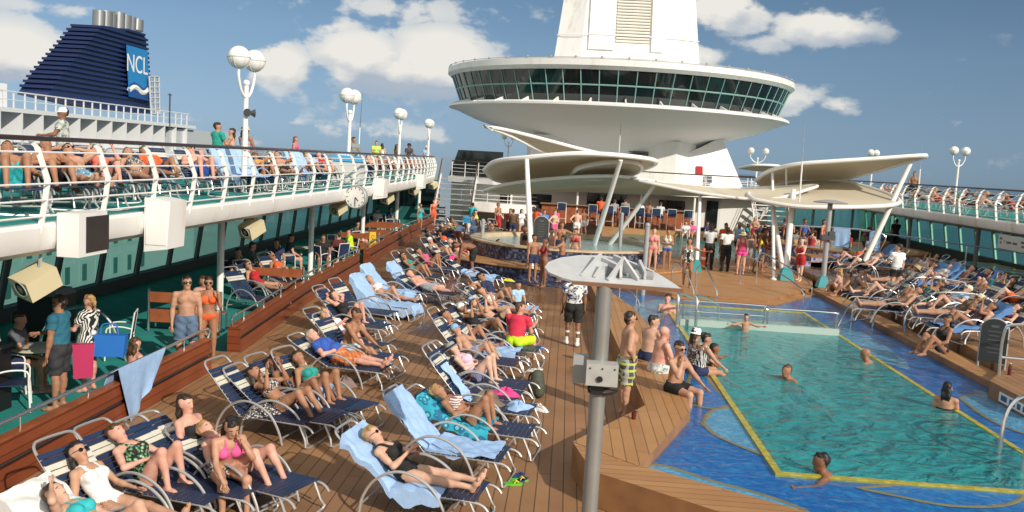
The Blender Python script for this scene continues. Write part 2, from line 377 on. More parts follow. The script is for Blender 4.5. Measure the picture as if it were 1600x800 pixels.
def skeleton(po, h, g, sex, belly):
    k = h/1.75; fem = sex == 'f'; kid = h < 1.4
    P = np.array(po['P'], float); pu, pf, pl = basis(po.get('pu', (0, 0, 1)), po.get('pf', (1, 0, 0))); cu, cf, cl = basis(po.get('cu', pu), po.get('cf', pf)); hu, hf, hl = basis(po.get('hu', cu), po.get('hf', cf))
    mu = nrm(pu+cu); W = P+.14*k*mu*1.0; C = W+.20*k*cu; NB = C+.13*k*cu; hs = k*(1.18 if kid else 1.0); H = NB+.048*k*cu+.118*hs*hu
    sw = (.165 if fem else .185)*k*(.5+.5*g); hw = (.092 if fem else .088)*k
    wa = (.098 if fem else .112)*k*g
    ps = []
    def ad(t, a, b, ra, rb=None, ax=None, sc=1.): ps.append((t, np.array(a, float), np.array(b, float), ra, ra if rb is None else rb, ax, sc))
    ad('pelvis', P-pl*.062*k, P+pl*.062*k, .108*k*g if fem else .102*k*g)
    for s_ in (-1, 1): ad('pelvis', P+pl*.072*k*s_-pf*.045*k-pu*.045*k, P+pl*.078*k*s_-pf*.04*k-pu*.06*k, (.088 if fem else .08)*k*g)
    ad('waist', P+pu*.06*k, W+cu*.06*k, wa, None, cl, 1.22)
    if belly: ad('waist', W+cf*(.035+.05*belly)*k, W-pu*.08*k+cf*(.03+.05*belly)*k, (.10+.05*belly)*k, None, cl, 1.25)
    ad('chest', C-cu*.09*k, C+cu*.045*k, .104*k*g, .108*k*g, cl, 1.42 if not fem else 1.3)
    Sh = {}
    for s_, nm in ((1, 'L'), (-1, 'R')):
        Sj = C+cu*.085*k+cl*sw*s_+np.array(po.get('sh'+nm, (0, 0, 0)))*k; Sh[nm] = Sj
        ad('shoulder', C+cu*.10*k+cl*.06*k*s_, Sj, .052*k*g, .054*k*(.6+.4*g))
        if fem and not kid: ad('chest', C-cu*.015*k+cl*.078*k*s_+cf*.072*k*g, C-cu*.03*k+cl*.082*k*s_+cf*.085*k*g, .066*k*(.5+.5*g))
        elif not kid: ad('chest', C+cu*.02*k+cl*.07*k*s_+cf*.055*k*g, C+cu*.0*k+cl*.09*k*s_+cf*.05*k*g, .07*k*g)
    ad('neck', NB-cu*.03*k, H-hu*.03*k, (.05 if fem else .06)*k)
    ad('head', H+hu*.032*hs-hf*.018*hs, H+hu*.03*hs+hf*.016*hs, .089*hs, .083*hs, hl, .92)
    ad('head', H-hu*.02*hs+hf*.022*hs, H-hu*.082*hs+hf*.052*hs, .066*hs, .044*hs, hl, 1.0)
    ad('head', H+hu*.015*hs+hf*.088*hs, H-hu*.022*hs+hf*.104*hs, .010*hs, .017*hs)
    for s_ in (-1, 1): ad('head', H+hl*.078*hs*s_-hf*.008*hs+hu*.012*hs, H+hl*.08*hs*s_-hf*.003*hs-hu*.02*hs, .020*hs, .014*hs, hl, .5)
    J = {'P': P, 'C': C, 'W': W, 'NB': NB, 'H': H, 'pf': (pu, pf, pl), 'cf': (cu, cf, cl), 'hf': (hu, hf, hl), 'k': k, 'hs': hs, 'hands': []}
    arm = (.9+.1*g)*(.86 if fem else 1.0)*k
    for nm in 'LR':
        u, f = [nrm(x) for x in po['a'+nm][:2]]; Sj = Sh[nm]; E_ = Sj+u*.285*k; Wr = E_+f*.25*k; Hd = Wr+f*.02*k
        ad('ua'+nm, Sj, E_, .052*arm, .040*arm); ad('ua'+nm, Sj+u*.10*k, Sj+u*.17*k, .050*arm, .046*arm); ad('fa'+nm, E_, Wr, .041*arm, .027*arm); ad('fa'+nm, E_+f*.05*k, E_+f*.09*k, .043*arm, .040*arm)
        hd = nrm(po['a'+nm][2]) if len(po['a'+nm]) > 2 and po['a'+nm][2] is not None else f
        pn = nrm(np.cross(hd, u) if np.linalg.norm(np.cross(hd, u)) > .15 else np.cross(hd, cu)+1e-3)
        ad('hand'+nm, Wr+hd*.02*k, Wr+hd*.075*k, .030*k*(.9 if fem else 1), .034*k*(.9 if fem else 1), pn, .45)
        J['hands'].append((Wr, hd, pn, 1 if nm == 'L' else -1)); J['E'+nm] = E_; J['Wr'+nm] = Wr
    for nm, s_ in (('L', 1), ('R', -1)):
        t, sn = [nrm(x) for x in po['l'+nm][:2]]; fd = nrm(po['l'+nm][2]) if len(po['l'+nm]) > 2 else nrm(pf)
        Jt = P+pl*hw*s_-pu*.03*k; K = Jt+t*.42*k; A = K+sn*.41*k; sl = -nrm(sn*.6-fd*0)*0
        ad('th'+nm, Jt, K, (.092 if fem else .086)*k*(.3+.7*g), .056*k); ad('th'+nm, Jt+t*.08*k, Jt+t*.2*k, (.086 if fem else .082)*k*(.3+.7*g), .075*k*(.3+.7*g))
        ad('sh'+nm, K, A, .054*k, .035*k); bk = nrm(np.cross(np.cross(sn, fd), sn)); ad('sh'+nm, K+sn*.08*k-bk*.022*k, K+sn*.17*k-bk*.018*k, .05*k, .044*k)
        dn = nrm(sn-fd*(sn@fd)); ad('foot'+nm, A+dn*.035*k-fd*.035*k, A+dn*.05*k+fd*.09*k, .036*k, .034*k); ad('foot'+nm, A+dn*.055*k+fd*.08*k, A+dn*.062*k+fd*.165*k, .036*k, .024*k)
        J['toe'+nm] = A+dn*.06*k+fd*.16*k; J['K'+nm] = K; J['A'+nm] = A; J['fd'+nm] = (fd, dn)
    return ps, J
GARN = {'trunks': 'swim_trunks', 'board': 'board_shorts', 'short': 'shorts', 'bottom': 'bikini_bottom', 'top': 'bikini_top', 'onepiece': 'swimsuit', 'strapless': 'swimsuit', 'tshirt': 'shirt', 'tank': 'tank_top', 'pants': 'trousers', 'skirt': 'skirt', 'wrap': 'towel_wrap', 'dress': 'dress', 'socks': 'socks', 'shoe': 'shoe', 'sock': 'sock'}
def person(label, po, loc, rz=0., sex='m', h=1.75, g=1., belly=0., sk=1, hair=('short', 'dark'), wear=(), acc=(), q=1, group=None, cut=None):
    vox = {0: .034, 1: .022, 2: .0165}[q]
    ps, J = skeleton(po, h, g, sex, belly); k = J['k']; hs = J['hs']
    V, F = grow([p[1:] for p in ps], vox, .028)
    if po.get('ground'): loc = (loc[0], loc[1], loc[2]-V[:, 2].min()+.002)
    # nearest bone of each skin vertex decides what clothes cover it
    Dm = np.full(len(V), 9.); T = np.zeros(len(V)); tg = np.zeros(len(V), int)
    for i, p in enumerate(ps):
        d, t = prim_d(V, p[1:]); b = d < Dm; Dm[b] = d[b]; T[b] = t[b]; tg[b] = i
    TG = np.array([p[0] for p in ps])[tg]
    C, P = J['C'], J['P']; cu, cf, cl = J['cf']; pu, pf, pl = J['pf']; hu, hf, hl = J['hf']
    sc = (V-C)@cu/k; cla = (V-C)@cl/k; cfw = (V-C)@cf/k; sp = (V-P)@pu/k; pla = (V-P)@pl/k; pfw = (V-P)@pf/k
    isT = np.isin(TG, ['chest', 'waist', 'pelvis', 'shoulder']); isU = np.isin(TG, ['chest', 'shoulder', 'waist']); hipz = np.isin(TG, ['pelvis', 'waist', 'thL', 'thR'])
    tth = np.zeros(len(V))
    for nm, hwid in (('L', 1), ('R', -1)):
        m = TG == 'th'+nm; Jt = P+pl*.09*k*hwid; tv = nrm(J['K'+nm]-Jt); tth[m] = ((V[m]-Jt)@tv)/(.42*k)
    tri = np.where(pfw > -.02, sp > -.13+.85*np.abs(pla), sp > -.13+.35*np.abs(pla)) | (np.abs(pla) < .03)
    nrmv = np.zeros_like(V); e1 = V[F[:, 2]]-V[F[:, 0]]; e2 = V[F[:, 3]]-V[F[:, 1]]; fn = np.cross(e1, e2)
    for c in range(4): np.add.at(nrmv, F[:, c], fn)
    nrmv /= np.linalg.norm(nrmv, axis=1, keepdims=True)+1e-9
    mb = MB(); keep = F
    if cut is not None:                               # only what stands clear of the water or the bench in front is needed
        pass
    mb.add(V, F.tolist())
    # fingers, toes, eyes, brows and mouth belong to the same skin mesh
    if q >= 1:
        n_ = 6 if q == 2 else 5
        for Wr, hd, pn, side in J['hands']:
            ax = nrm(np.cross(pn, hd))
            for i, (o, L) in enumerate(((-.027, .058), (-.009, .075), (.009, .08), (.027, .07))):
                b = Wr+hd*.085*k+ax*o*k; m1 = b+hd*L*.5*k+pn*.008*k; mb.tube([b-hd*.02*k, m1, m1+(hd*.8+pn*.55)*L*.5*k], [.0095*k, .009*k, .0065*k], n_)
            b = Wr+hd*.03*k+ax*.03*k; mb.tube([b-ax*.012*k, b+(ax*.7+hd*.7)*.035*k, b+(ax*.45+hd*.9)*.065*k], [.012*k, .010*k, .0075*k], n_)
    if q == 2:
        for s_ in (-1, 1):
            e = J['H']+hl*.033*hs*s_+hf*.0885*hs+hu*.012*hs
            rot = np.stack([hf, hl, hu], 1)
            mb.ball(e-hf*.002*hs, (.006*hs, .012*hs, .0045*hs), 8, 5, 1, rot); mb.ball(e+hf*.002*hs, (.004*hs, .006*hs, .0045*hs), 8, 5, 2, rot)
            mb.tube([e+hu*.02*hs-hl*.018*hs*s_+hf*.004*hs, e+hu*.024*hs+hf*.006*hs, e+hu*.017*hs+hl*.019*hs*s_-hf*.004*hs], .0042*hs, 5, 2)
            for i in range(5):
                fd, dn = J['fd'+('L' if s_ > 0 else 'R')]; t = J['toe'+('L' if s_ > 0 else 'R')]; lt = nrm(np.cross(fd, dn)); b = t+lt*(i-2)*.0135*k-fd*abs(i-1.4)*.008*k
                mb.tube([b-fd*.012*k, b+fd*.018*k, b+fd*.03*k+dn*.006*k], [.011*k, .010*k, .008*k], 5)
        mb.ball(J['H']-hu*.05*hs+hf*.0905*hs, (.008*hs, .024*hs, .007*hs), 8, 5, 3, np.stack([hf, hl, hu], 1))
    sm = skin(sk); hc = hairm(hair[1]) if hair else hairm('dark')
    o = mb.build('person', [sm, EYEW, hairm('black'), LIP], loc=loc, rz=rz); tag(o, label, 'person', group)
    o.data.set_sharp_from_angle(angle=PI)
    # clothes: a skin-tight or loose shell over the covered part of the body, with turned hems
    for w in wear:
        kd, m = w[0], cloth(w[1]); d = .010
        if kd == 'trunks': msk = hipz & (sp < .075) & ((tth < .58)); d = .020
        elif kd == 'short': msk = hipz & (sp < .07) & (tth < .30); d = .014
        elif kd == 'board': msk = hipz & (sp < .06) & (tth < .93); d = .026
        elif kd == 'pants': msk = (hipz & (sp < .09)) | np.isin(TG, ['thL', 'thR']) | (np.isin(TG, ['shL', 'shR'])); d = .022
        elif kd == 'bottom': msk = hipz & (sp < .035) & tri & (tth < .25)
        elif kd == 'top': msk = isT & (sc > -.115) & (sc < .055) & ((cfw > .03) & (np.abs(np.abs(cla)-.08) < .075) | (np.abs(sc+.075) < .02)) | (isU & (np.abs(np.abs(cla)-.06) < .012) & (sc > 0) & (cfw > .03))
        elif kd == 'onepiece': msk = (isU & (sc < .03)) | (isU & (np.abs(np.abs(cla)-.085) < .02) & (sc < .2)) | (hipz & tri & (tth < .25) & (sp < .3)) 
        elif kd == 'strapless': msk = (isU & (sc < .02)) | (hipz & tri & (tth < .25))
        elif kd == 'tshirt': msk = (isU & (sc < .155)) | (np.isin(TG, ['uaL', 'uaR']) & (T < .68)) | (hipz & (sp > -.03) & (tth < .1)); d = .020
        elif kd == 'tank': msk = (isU & (sc < .03)) | (isU & (np.abs(np.abs(cla)-.085) < .032) & (sc < .2)) | (hipz & (sp > -.03) & (tth < .1)); d = .014
        elif kd == 'dress': msk = (isU & (sc < .03)) | (isU & (np.abs(np.abs(cla)-.085) < .02) & (sc < .2)) | (hipz & (tth < .75)); d = .02
        elif kd in ('skirt', 'wrap'): msk = hipz & (sp < .08) & (tth < (.55 if kd == 'skirt' else .8)); d = .03
        elif kd == 'sock': msk = ((TG == 'sh'+w[2]) & (T > .72)) | (TG == 'foot'+w[2]); d = .007
        elif kd == 'shoe': msk = TG == 'foot'+w[2]; d = .014
        FF = F[msk[F].sum(1) >= 3]
        if not len(FF): continue
        used = np.unique(FF); mp = np.full(len(V), -1); mp[used] = np.arange(len(used))
        loose = d*k*(1+.35*np.sin(V[used]@np.array((19., 23., 11.)))*np.sin(V[used]@np.array((-13., 17., 29.)))) if d > .012 else d*k
        fl = (1+.5*np.clip(tth[used], 0, 1)) if d > .012 else 1.
        Vo = V[used]+nrmv[used]*np.reshape(loose*fl, (-1, 1)); FF = mp[FF]
        ed = {}
        for f_ in FF.tolist():
            for a, b in zip(f_, f_[1:]+f_[:1]): ed[(a, b)] = 1
        bd = [(a, b) for a, b in ed if (b, a) not in ed]; bv = sorted({x for e in bd for x in e}); im = {x: len(used)+i for i, x in enumerate(bv)}
        Vi = V[used][bv]-nrmv[used][bv]*.004 if bv else np.zeros((0, 3))
        g_ = MB(); g_.add(np.concatenate([Vo, Vi]), FF.tolist()+[(b, a, im[a], im[b]) for a, b in bd])
        go = g_.build(GARN[kd], m, o); go.data.set_sharp_from_angle(angle=R(75))
    H = J['H']
    def hp(x, y, z): return H+(hf*x+hl*y+hu*z)*hs
    if hair:
        kind = hair[0]; hp_ = []
        def ha(a, b, ra, rb=None, sc=.9): hp_.append((a, b, ra*hs, (ra if rb is None else rb)*hs, hl, sc))
        if kind != 'bald':
            ha(hp(-.035, 0, .052), hp(.012, 0, .062), .090 if kind != 'crop' else .086, .076 if kind != 'crop' else .074)
            ha(hp(-.05, 0, .0), hp(-.045, 0, -.03), .070, .05)
        if kind == 'long':
            bb = J['NB']; up = nrm((cu+hu)); 
            for s_ in (-1, 0, 1): ha(hp(-.055, .05*s_, -.02), hp(-.075, .055*s_, -.12), .05, .04); ha(hp(-.075, .055*s_, -.12), hp(-.075, .055*s_, -.12)-cu*.14*k, .04, .022)
        if kind == 'bob':
            for s_ in (-1, 1): ha(hp(-.02, .066*s_, .02), hp(-.02, .07*s_, -.07), .04, .03)
            ha(hp(-.06, -.03, -.04), hp(-.06, .03, -.06), .05)
        if kind == 'tail': ha(hp(-.10, 0, .05), hp(-.14, 0, .0), .032, .03); ha(hp(-.14, 0, 0), hp(-.13, 0, -.12), .03, .014)
        if kind == 'bun': ha(hp(-.10, 0, .09), hp(-.10, 0, .1), .042)
        if hp_:
            hv, hF = grow(hp_, vox*.9, .02*hs); hv = hv+.0035*np.sin(hv*140.)+.006*hs*np.sin(hv[:, [1, 2, 0]]*61.+3*np.sin(hv*33.))
            x = (hv-H)@hf/hs; z = (hv-H)@hu/hs; y = (hv-H)@hl/hs
            pull = np.clip((x-.05)/.05, 0, 1)*np.clip((.075-z)/.05, 0, 1); hv = hv-hf*(pull*.07*hs)[:, None]
            hb = MB(); hb.add(hv, hF.tolist()); hb.build('hair', hc, o)
    for a in acc:
        rot = np.stack([hf, hl, hu], 1)
        if a == 'shades':
            b = MB()
            for s_ in (-1, 1): b.ball(hp(.098, .034*s_, .013), (.010*hs, .030*hs, .022*hs), 10, 6, 0, rot); b.tube([hp(.095, .06*s_, .018), hp(.03, .086*s_, .018), hp(-.01, .084*s_, .01)], .004*hs, 5)
            b.tube([hp(.104, -.02, .018), hp(.104, .02, .018)], .004*hs, 5); b.build('sunglasses', SHADE, o)
        elif isinstance(a, tuple) and a[0] == 'cap':
            b = MB(); b.lathe([(.100*hs, .03*hs), (.104*hs, .05*hs), (.098*hs, .09*hs), (.075*hs, .125*hs), (.04*hs, .142*hs), (0, .147*hs)], H-hf*.004*hs, 20, 0, 1, .9, rot=rot)
            pts = [[hp(.07+.085*math.cos(t)*(u), .085*math.sin(t), .045-.02*u) for t in np.linspace(-PI/2, PI/2, 9)] for u in (0, .5, 1)]
            b.sheet(pts, .006); b.build('cap', cloth(a[1]), o)
        elif isinstance(a, tuple) and a[0] in ('sunhat', 'hat'):
            br = .20 if a[0] == 'sunhat' else .155
            b = MB(); b.lathe([(.098*hs, .03*hs), (br*.8*hs, .028*hs), (br*hs, .016*hs), (br*hs, .022*hs), (br*.8*hs, .036*hs), (.104*hs, .04*hs), (.098*hs, .10*hs), (.075*hs, .132*hs), (0, .14*hs)], H-hf*.005*hs, 24, 0, 1, .95, rot=rot)
            b.build('sun_hat', cloth(a[1]), o)
            if len(a) > 2:
                b = MB(); b.lathe([(.107*hs, .042*hs), (.104*hs, .07*hs), (.101*hs, .07*hs)], H-hf*.005*hs, 24, 0, 1, .95, rot=rot); b.build('hat_band', cloth(a[2]), o)
        elif a == 'watch':
            Wr, hd, pn, s_ = J['hands'][0]; b = MB(); b.lathe([(.033*k, -.012), (.037*k, -.01), (.037*k, .01), (.033*k, .012)], Wr-hd*.01, 12, 0, rot=np.stack([*basis(hd, pn)[1:], hd], 1)); b.build('wristwatch', WHITE2, o)
    return o, J

# poses, x forward, y to the person's own left, z up
def arm_pre(kind, s):
    y = s
    return {'down': ((.05, .16*y, -1), (.18, .04*y, -1)), 'hip': ((-.25, .75*y, -.75), (.35, -.62*y, -.55), (.5, -.6*y, -.5)), 'phone': ((.45, .25*y, -.75), (.25, -.22*y, .95)), 'front': ((.45, .12*y, -.9), (.9, -.35*y, -.1)),
            'mouth': ((.62, .2*y, -.6), (-.12, -.5*y, .85), (-.2, -.5*y, .8)), 'cross': ((.3, .15*y, -.9), (.35, -.95*y, .1)), 'up': ((.2, .6*y, .7), (-.1, -.7*y, .6)), 'out': ((.3, .85*y, -.3), (.35, .85*y, .1)), 'fwd': ((.9, .15*y, -.25), (.95, 0, .1)),
            'lap': ((.35, .2*y, -.9), (.8, -.3*y, -.35)), 'knee': ((.62, .15*y, -.75), (.72, -.05*y, -.5)), 'back': ((-.5, .3*y, -.85), (-.15, .15*y, -1)), 'visor': ((.5, .75*y, .35), (.05, -.8*y, .55))}[kind]
def stand(aL='down', aR='down', stride=0., lean=0., k=1., hturn=0., hdown=0., spread=.06, kneel=0.):
    cu = (math.sin(lean), 0, math.cos(lean)); hf = (math.cos(hturn)*math.cos(hdown), math.sin(hturn)*math.cos(hdown), -math.sin(hdown)); hu = (math.sin(hdown)*math.cos(hturn), math.sin(hdown)*math.sin(hturn), math.cos(hdown))
    return dict(ground=1, P=(0, 0, (.955-.10*abs(stride))*k), pu=(0, 0, 1), pf=(1, 0, 0), cu=cu, cf=(math.cos(lean), 0, -math.sin(lean)), hu=hu, hf=hf, aL=arm_pre(aL, 1), aR=arm_pre(aR, -1),
                lL=((stride, spread, -1), (stride*.5-max(0, -stride)*.8, 0, -1), (1, .15, 0)), lR=((-stride, -spread, -1), (-stride*.5-max(0, stride)*.8, 0, -1), (1, -.15, 0)))
def bend(k=1.):
    return dict(ground=1, P=(-.1, 0, .93*k), pu=(.35, 0, .9), pf=(.9, 0, -.35), cu=(.93, 0, .12), cf=(.12, 0, -.95), hu=(.9, 0, -.1), hf=(.3, 0, -.95), aL=((.15, .12, -1), (.15, .0, -1)), aR=((.2, -.12, -1), (.2, 0, -1)), lL=((.12, .1, -1), (-.1, 0, -1), (1, .1, 0)), lR=((.08, -.1, -1), (-.08, 0, -1), (1, -.1, 0)))
def sit(seat=.45, lean=-.1, aL='lap', aR='lap', k=1., legs='down', hturn=0., hdown=.1, turn=0.):
    cu = (math.sin(lean), 0, math.cos(lean)); hf = (math.cos(hturn)*math.cos(hdown), math.sin(hturn)*math.cos(hdown), -math.sin(hdown)); hu = (math.sin(hdown)*math.cos(hturn), math.sin(hdown)*math.sin(hturn), math.cos(hdown))
    dz = min(.0, (seat-.40*k)); lg = {'down': ((1, .14, -.05), (.05, 0, -1)), 'wide': ((1, .4, -.05), (.05, .1, -1)), 'out': ((1, .1, -.05), (.8, 0, -.6)), 'flat': ((1, .1, .0), (1, 0, -.05)), 'knees': ((.75, .12, .66), (.45, 0, -.9)), 'crossed': ((.55, .8, -.05), (.35, -.95, -.05))}[legs]
    f = (1, 0, 0) if legs != 'flat' else (.2, 0, 1)
    mk = lambda s: (tuple(np.array(lg[0])*(1, s, 1)), tuple(np.array(lg[1])*(1, s, 1)), f)
    return dict(P=(0, 0, seat+.095*k), pu=(math.sin(lean*.6), 0, math.cos(lean*.6)), pf=(1, 0, 0), cu=cu, cf=(math.cos(lean), 0, -math.sin(lean)), hu=hu, hf=hf, aL=arm_pre(aL, 1), aR=arm_pre(aR, -1), lL=mk(1), lR=mk(-1))
def lie(al=40, legs='straight', arms='side', hturn=0., k=1., x0=.84, seat=.36):
    a = R(al); c, s_ = math.cos(a), math.sin(a)
    cu = np.array((-c, 0, s_)); cf = np.array((s_, 0, c)); hu = nrm(cu*.92+np.array((0, 0, .35))); hf = nrm(cf+np.array((.35, 0, -.1)))
    hf = nrm(hf+np.array((0, math.sin(hturn)*1.2, 0)))
    A = {'side': (((c*.55, .35, -s_*.6-.1), (1, -.05, -.05)), ((c*.55, -.35, -s_*.6-.1), (1, .05, -.05))),
         'book': (((.55, .3, .1), (-.25, -.35, .85)), ((.55, -.3, .1), (-.25, .35, .85))),
         'head': (((-.3, .75, .45), (-.4, -.8, .15)), ((-.3, -.75, .45), (-.4, .8, .15))),
         'shade': (((c*.55, .35, -s_*.6-.1), (1, -.05, -.05)), ((.25, -.6, .75), (-.55, .6, .2))),
         'belly': (((.65, .45, -.35), (.45, -.8, .2)), ((.65, -.45, -.35), (.45, .8, .2))),
         'phone': (((.65, .3, -.25), (-.4, -.1, .85)), ((c*.55, -.35, -s_*.6-.1), (1, .05, -.05))),
         'drink': (((.65, .45, -.35), (.45, -.6, .2)), ((.72, -.3, -.35), (.45, .45, .55)))}[arms]
    st = lambda y: ((1, .10*y, .03), (1, -.02*y, -.07), (.3, .25*y, 1))
    up = lambda y, t=.75: ((.72, .10*y, t), (.55, 0, -.83), (1, .1*y, -.12))
    hi = lambda y: ((.55, .12*y, .85), (.22, 0, -1), (1, .1*y, -.05))
    L = {'straight': (st(1), st(-1)), 'kneeL': (up(1), st(-1)), 'kneeR': (st(1), up(-1)), 'knees': (hi(1), hi(-1)), 'mid': (up(1, .5), up(-1, .55)), 'cross': (((1, -.02, .08), (1, -.16, .0), (.3, .1, 1)), ((1, .0, .02), (1, .10, -.07), (.3, -.3, 1))), 'drop': (((.85, .75, .03), (.45, .35, -.8), (1, .4, 0)), st(-1))}[legs]
    return dict(P=(x0, 0, seat+.105*k), pu=nrm(cu*.8+np.array((-.25, 0, .15))), pf=nrm(cf*.8+np.array((0, 0, .4))), cu=cu, cf=cf, hu=hu, hf=hf, aL=A[0], aR=A[1], lL=L[0], lR=L[1])
def swim(k=1., dirn=1):
    return dict(P=(-.36, 0, -.34*k), pu=(.75, 0, .65), pf=(.65, 0, -.75), cu=(.62, 0, .78), cf=(.78, 0, -.62), hu=(0.05, 0, 1), hf=(1, 0, -.05), aL=((.55, .9, -.15), (.75, .5, .1)), aR=((.55, -.9, -.15), (.75, -.5, .1)), lL=((-.8, .1, -.5), (-.9, 0, -.3), (-.5, 0, -.8)), lR=((-.8, -.1, -.5), (-.9, 0, -.3), (-.5, 0, -.8)))
def wade(k=1., dep=1.05, aL='down', aR='down', **kw):
    p = stand(aL, aR, k=k, **kw); p['P'] = (0, 0, p['P'][2]-dep); p['ground'] = 0; return p
# ------------------------------------------------------------------ light, sky
ELEV = R(28); sd = nrm((.67, -.74, 0)); SUND = np.array((sd[0]*math.cos(ELEV), sd[1]*math.cos(ELEV), math.sin(ELEV)))
sl = bpy.data.lights.new('sun', 'SUN'); sl.energy = 3.7; sl.angle = R(.6); sl.color = (1, .91, .78); so = bpy.data.objects.new('sun', sl); COL.objects.link(so)
so.rotation_euler = Vector(SUND).to_track_quat('Z', 'Y').to_euler()
W = bpy.data.worlds.new('World'); S.world = W; W.use_nodes = True; nt = W.node_tree; bg = nt.nodes['Background']; wo = nt.nodes['World Output']
sky = N(nt, 'ShaderNodeTexSky', sky_type='NISHITA'); sky.sun_disc = False; sky.sun_elevation = ELEV; sky.sun_rotation = math.atan2(SUND[0], SUND[1]); sky.air_density = 1.0; sky.dust_density = .05; sky.ozone_density = 5.0; sky.air_density = 1.0
bw = N(nt, 'ShaderNodeRGBToBW'); nt.links.new(sky.outputs[0], bw.inputs[0]); tc0 = N(nt, 'ShaderNodeTexCoord'); sp0 = N(nt, 'ShaderNodeSeparateXYZ'); nt.links.new(tc0.outputs['Generated'], sp0.inputs[0])
hz0 = math_n(nt, 'MAXIMUM', 0., math_n(nt, 'MULTIPLY_ADD', sp0.outputs[2], -8., 1.)); lum = math_n(nt, 'MULTIPLY', bw.outputs[0], math_n(nt, 'MULTIPLY_ADD', hz0, -.28, 1.))
hue = ramp(nt, math_n(nt, 'MULTIPLY', sp0.outputs[2], 3.2), [(0., (.70, 1., 1.27)), (.6, (.55, 1., 1.6)), (1., (.50, 1., 1.7))])
sc0 = N(nt, 'ShaderNodeVectorMath', operation='SCALE'); nt.links.new(hue.outputs['Color'], sc0.inputs[0]); nt.links.new(lum, sc0.inputs['Scale']); nt.links.new(sc0.outputs[0], bg.inputs['Color']); bg.inputs['Strength'].default_value = .058
tc = N(nt, 'ShaderNodeTexCoord'); nz = N(nt, 'ShaderNodeTexNoise'); nz.inputs['Scale'].default_value = 15; nz.inputs['Detail'].default_value = 9; nz.inputs['Roughness'].default_value = .58
mp = N(nt, 'ShaderNodeMapping'); mp.inputs['Scale'].default_value = (1, 1, 1.7); nt.links.new(tc.outputs['Generated'], mp.inputs[0]); nt.links.new(mp.outputs[0], nz.inputs['Vector'])
nz2 = N(nt, 'ShaderNodeTexNoise'); nz2.inputs['Scale'].default_value = 22; nz2.inputs['Detail'].default_value = 7; nt.links.new(mp.outputs[0], nz2.inputs['Vector'])
sep = N(nt, 'ShaderNodeSeparateXYZ'); nt.links.new(tc.outputs['Generated'], sep.inputs[0])
BL = [(560, 88, 62, 42, 1.), (620, 108, 80, 34, 1.), (690, 85, 70, 42, 1.), (735, 122, 70, 30, .9), (660, 60, 50, 20, .7), (520, 40, 60, 20, .6), (690, 140, 90, 16, .6), (440, 105, 42, 34, 1.), (415, 120, 30, 16, .7), (20, 85, 60, 45, 1.), (0, 118, 90, 25, .7), (620, 15, 170, 28, .5), (1120, 12, 60, 34, .95), (1165, 28, 40, 26, .8), (1280, 42, 62, 26, .9), (1330, 50, 30, 16, .7), (1235, 32, 30, 18, .6), (1190, 70, 60, 20, .5), (1240, 155, 40, 22, .6),
      (1310, 168, 34, 14, .6), (330, 215, 220, 16, .45), (560, 205, 200, 22, .4), (460, 195, 40, 18, .4), (1090, 95, 60, 25, .75), (60, 10, 120, 14, .4), (480, 130, 60, 14, .45), (1460, 190, 90, 14, .25), (760, 130, 60, 40, .8)]
tot = None; shade = None
for px, py, rx, ry, amp in BL:
    d = nrm(ray(px, py)); x = math_n(nt, 'DIVIDE', math_n(nt, 'SUBTRACT', sep.outputs[0], float(d[0])), rx/FOC); z = math_n(nt, 'DIVIDE', math_n(nt, 'SUBTRACT', sep.outputs[2], float(d[2])), ry/FOC)
    r2 = math_n(nt, 'ADD', math_n(nt, 'MULTIPLY', x, x), math_n(nt, 'MULTIPLY', z, z)); g = math_n(nt, 'MULTIPLY', math_n(nt, 'EXPONENT', math_n(nt, 'MULTIPLY', r2, -.75)), amp)
    zz = math_n(nt, 'MULTIPLY', g, z); tot = g if tot is None else math_n(nt, 'MAXIMUM', tot, g); shade = zz if shade is None else math_n(nt, 'ADD', shade, zz)
fy = math_n(nt, 'GREATER_THAN', sep.outputs[1], 0.)
tot = math_n(nt, 'MAXIMUM', math_n(nt, 'MULTIPLY', fy, tot), math_n(nt, 'MULTIPLY', .8, math_n(nt, 'MINIMUM', 1., math_n(nt, 'MAXIMUM', 0., math_n(nt, 'MULTIPLY_ADD', sep.outputs[1], -4., 1.6)))))  # unseen clouds behind the camera, added to raise the ambient light
mv = math_n(nt, 'MULTIPLY', 1., math_n(nt, 'ADD', tot, math_n(nt, 'MULTIPLY_ADD', nz.outputs['Fac'], 1.9, -.98)))
mk = ramp(nt, mv, [(.25, (0, 0, 0)), (.50, (1, 1, 1))]); mk.color_ramp.interpolation = 'EASE'
mask = math_n(nt, 'MULTIPLY', mk.outputs['Color'], math_n(nt, 'MINIMUM', 1., math_n(nt, 'MULTIPLY_ADD', tot, 1.1, .25)))
cc = ramp(nt, math_n(nt, 'ADD', math_n(nt, 'MULTIPLY_ADD', shade, .34, .1), nz2.outputs['Fac']), [(.30, lin((.70, .745, .80))), (.60, lin((.95, .94, .91)))])
bc = N(nt, 'ShaderNodeBackground'); nt.links.new(cc.outputs['Color'], bc.inputs['Color']); bc.inputs['Strength'].default_value = .80
mx = N(nt, 'ShaderNodeMixShader'); nt.links.new(mask, mx.inputs[0]); nt.links.new(bg.outputs[0], mx.inputs[1]); nt.links.new(bc.outputs[0], mx.inputs[2]); nt.links.new(mx.outputs[0], wo.inputs['Surface'])
S.view_settings.view_transform = 'Standard'; S.view_settings.look = 'None'; S.view_settings.exposure = .24; S.view_settings.gamma = 1
S.cycles.max_bounces = 6; S.cycles.transparent_max_bounces = 12; S.cycles.caustics_reflective = False; S.cycles.caustics_refractive = False; S.cycles.use_denoising = True; S.cycles.sample_clamp_indirect = 4

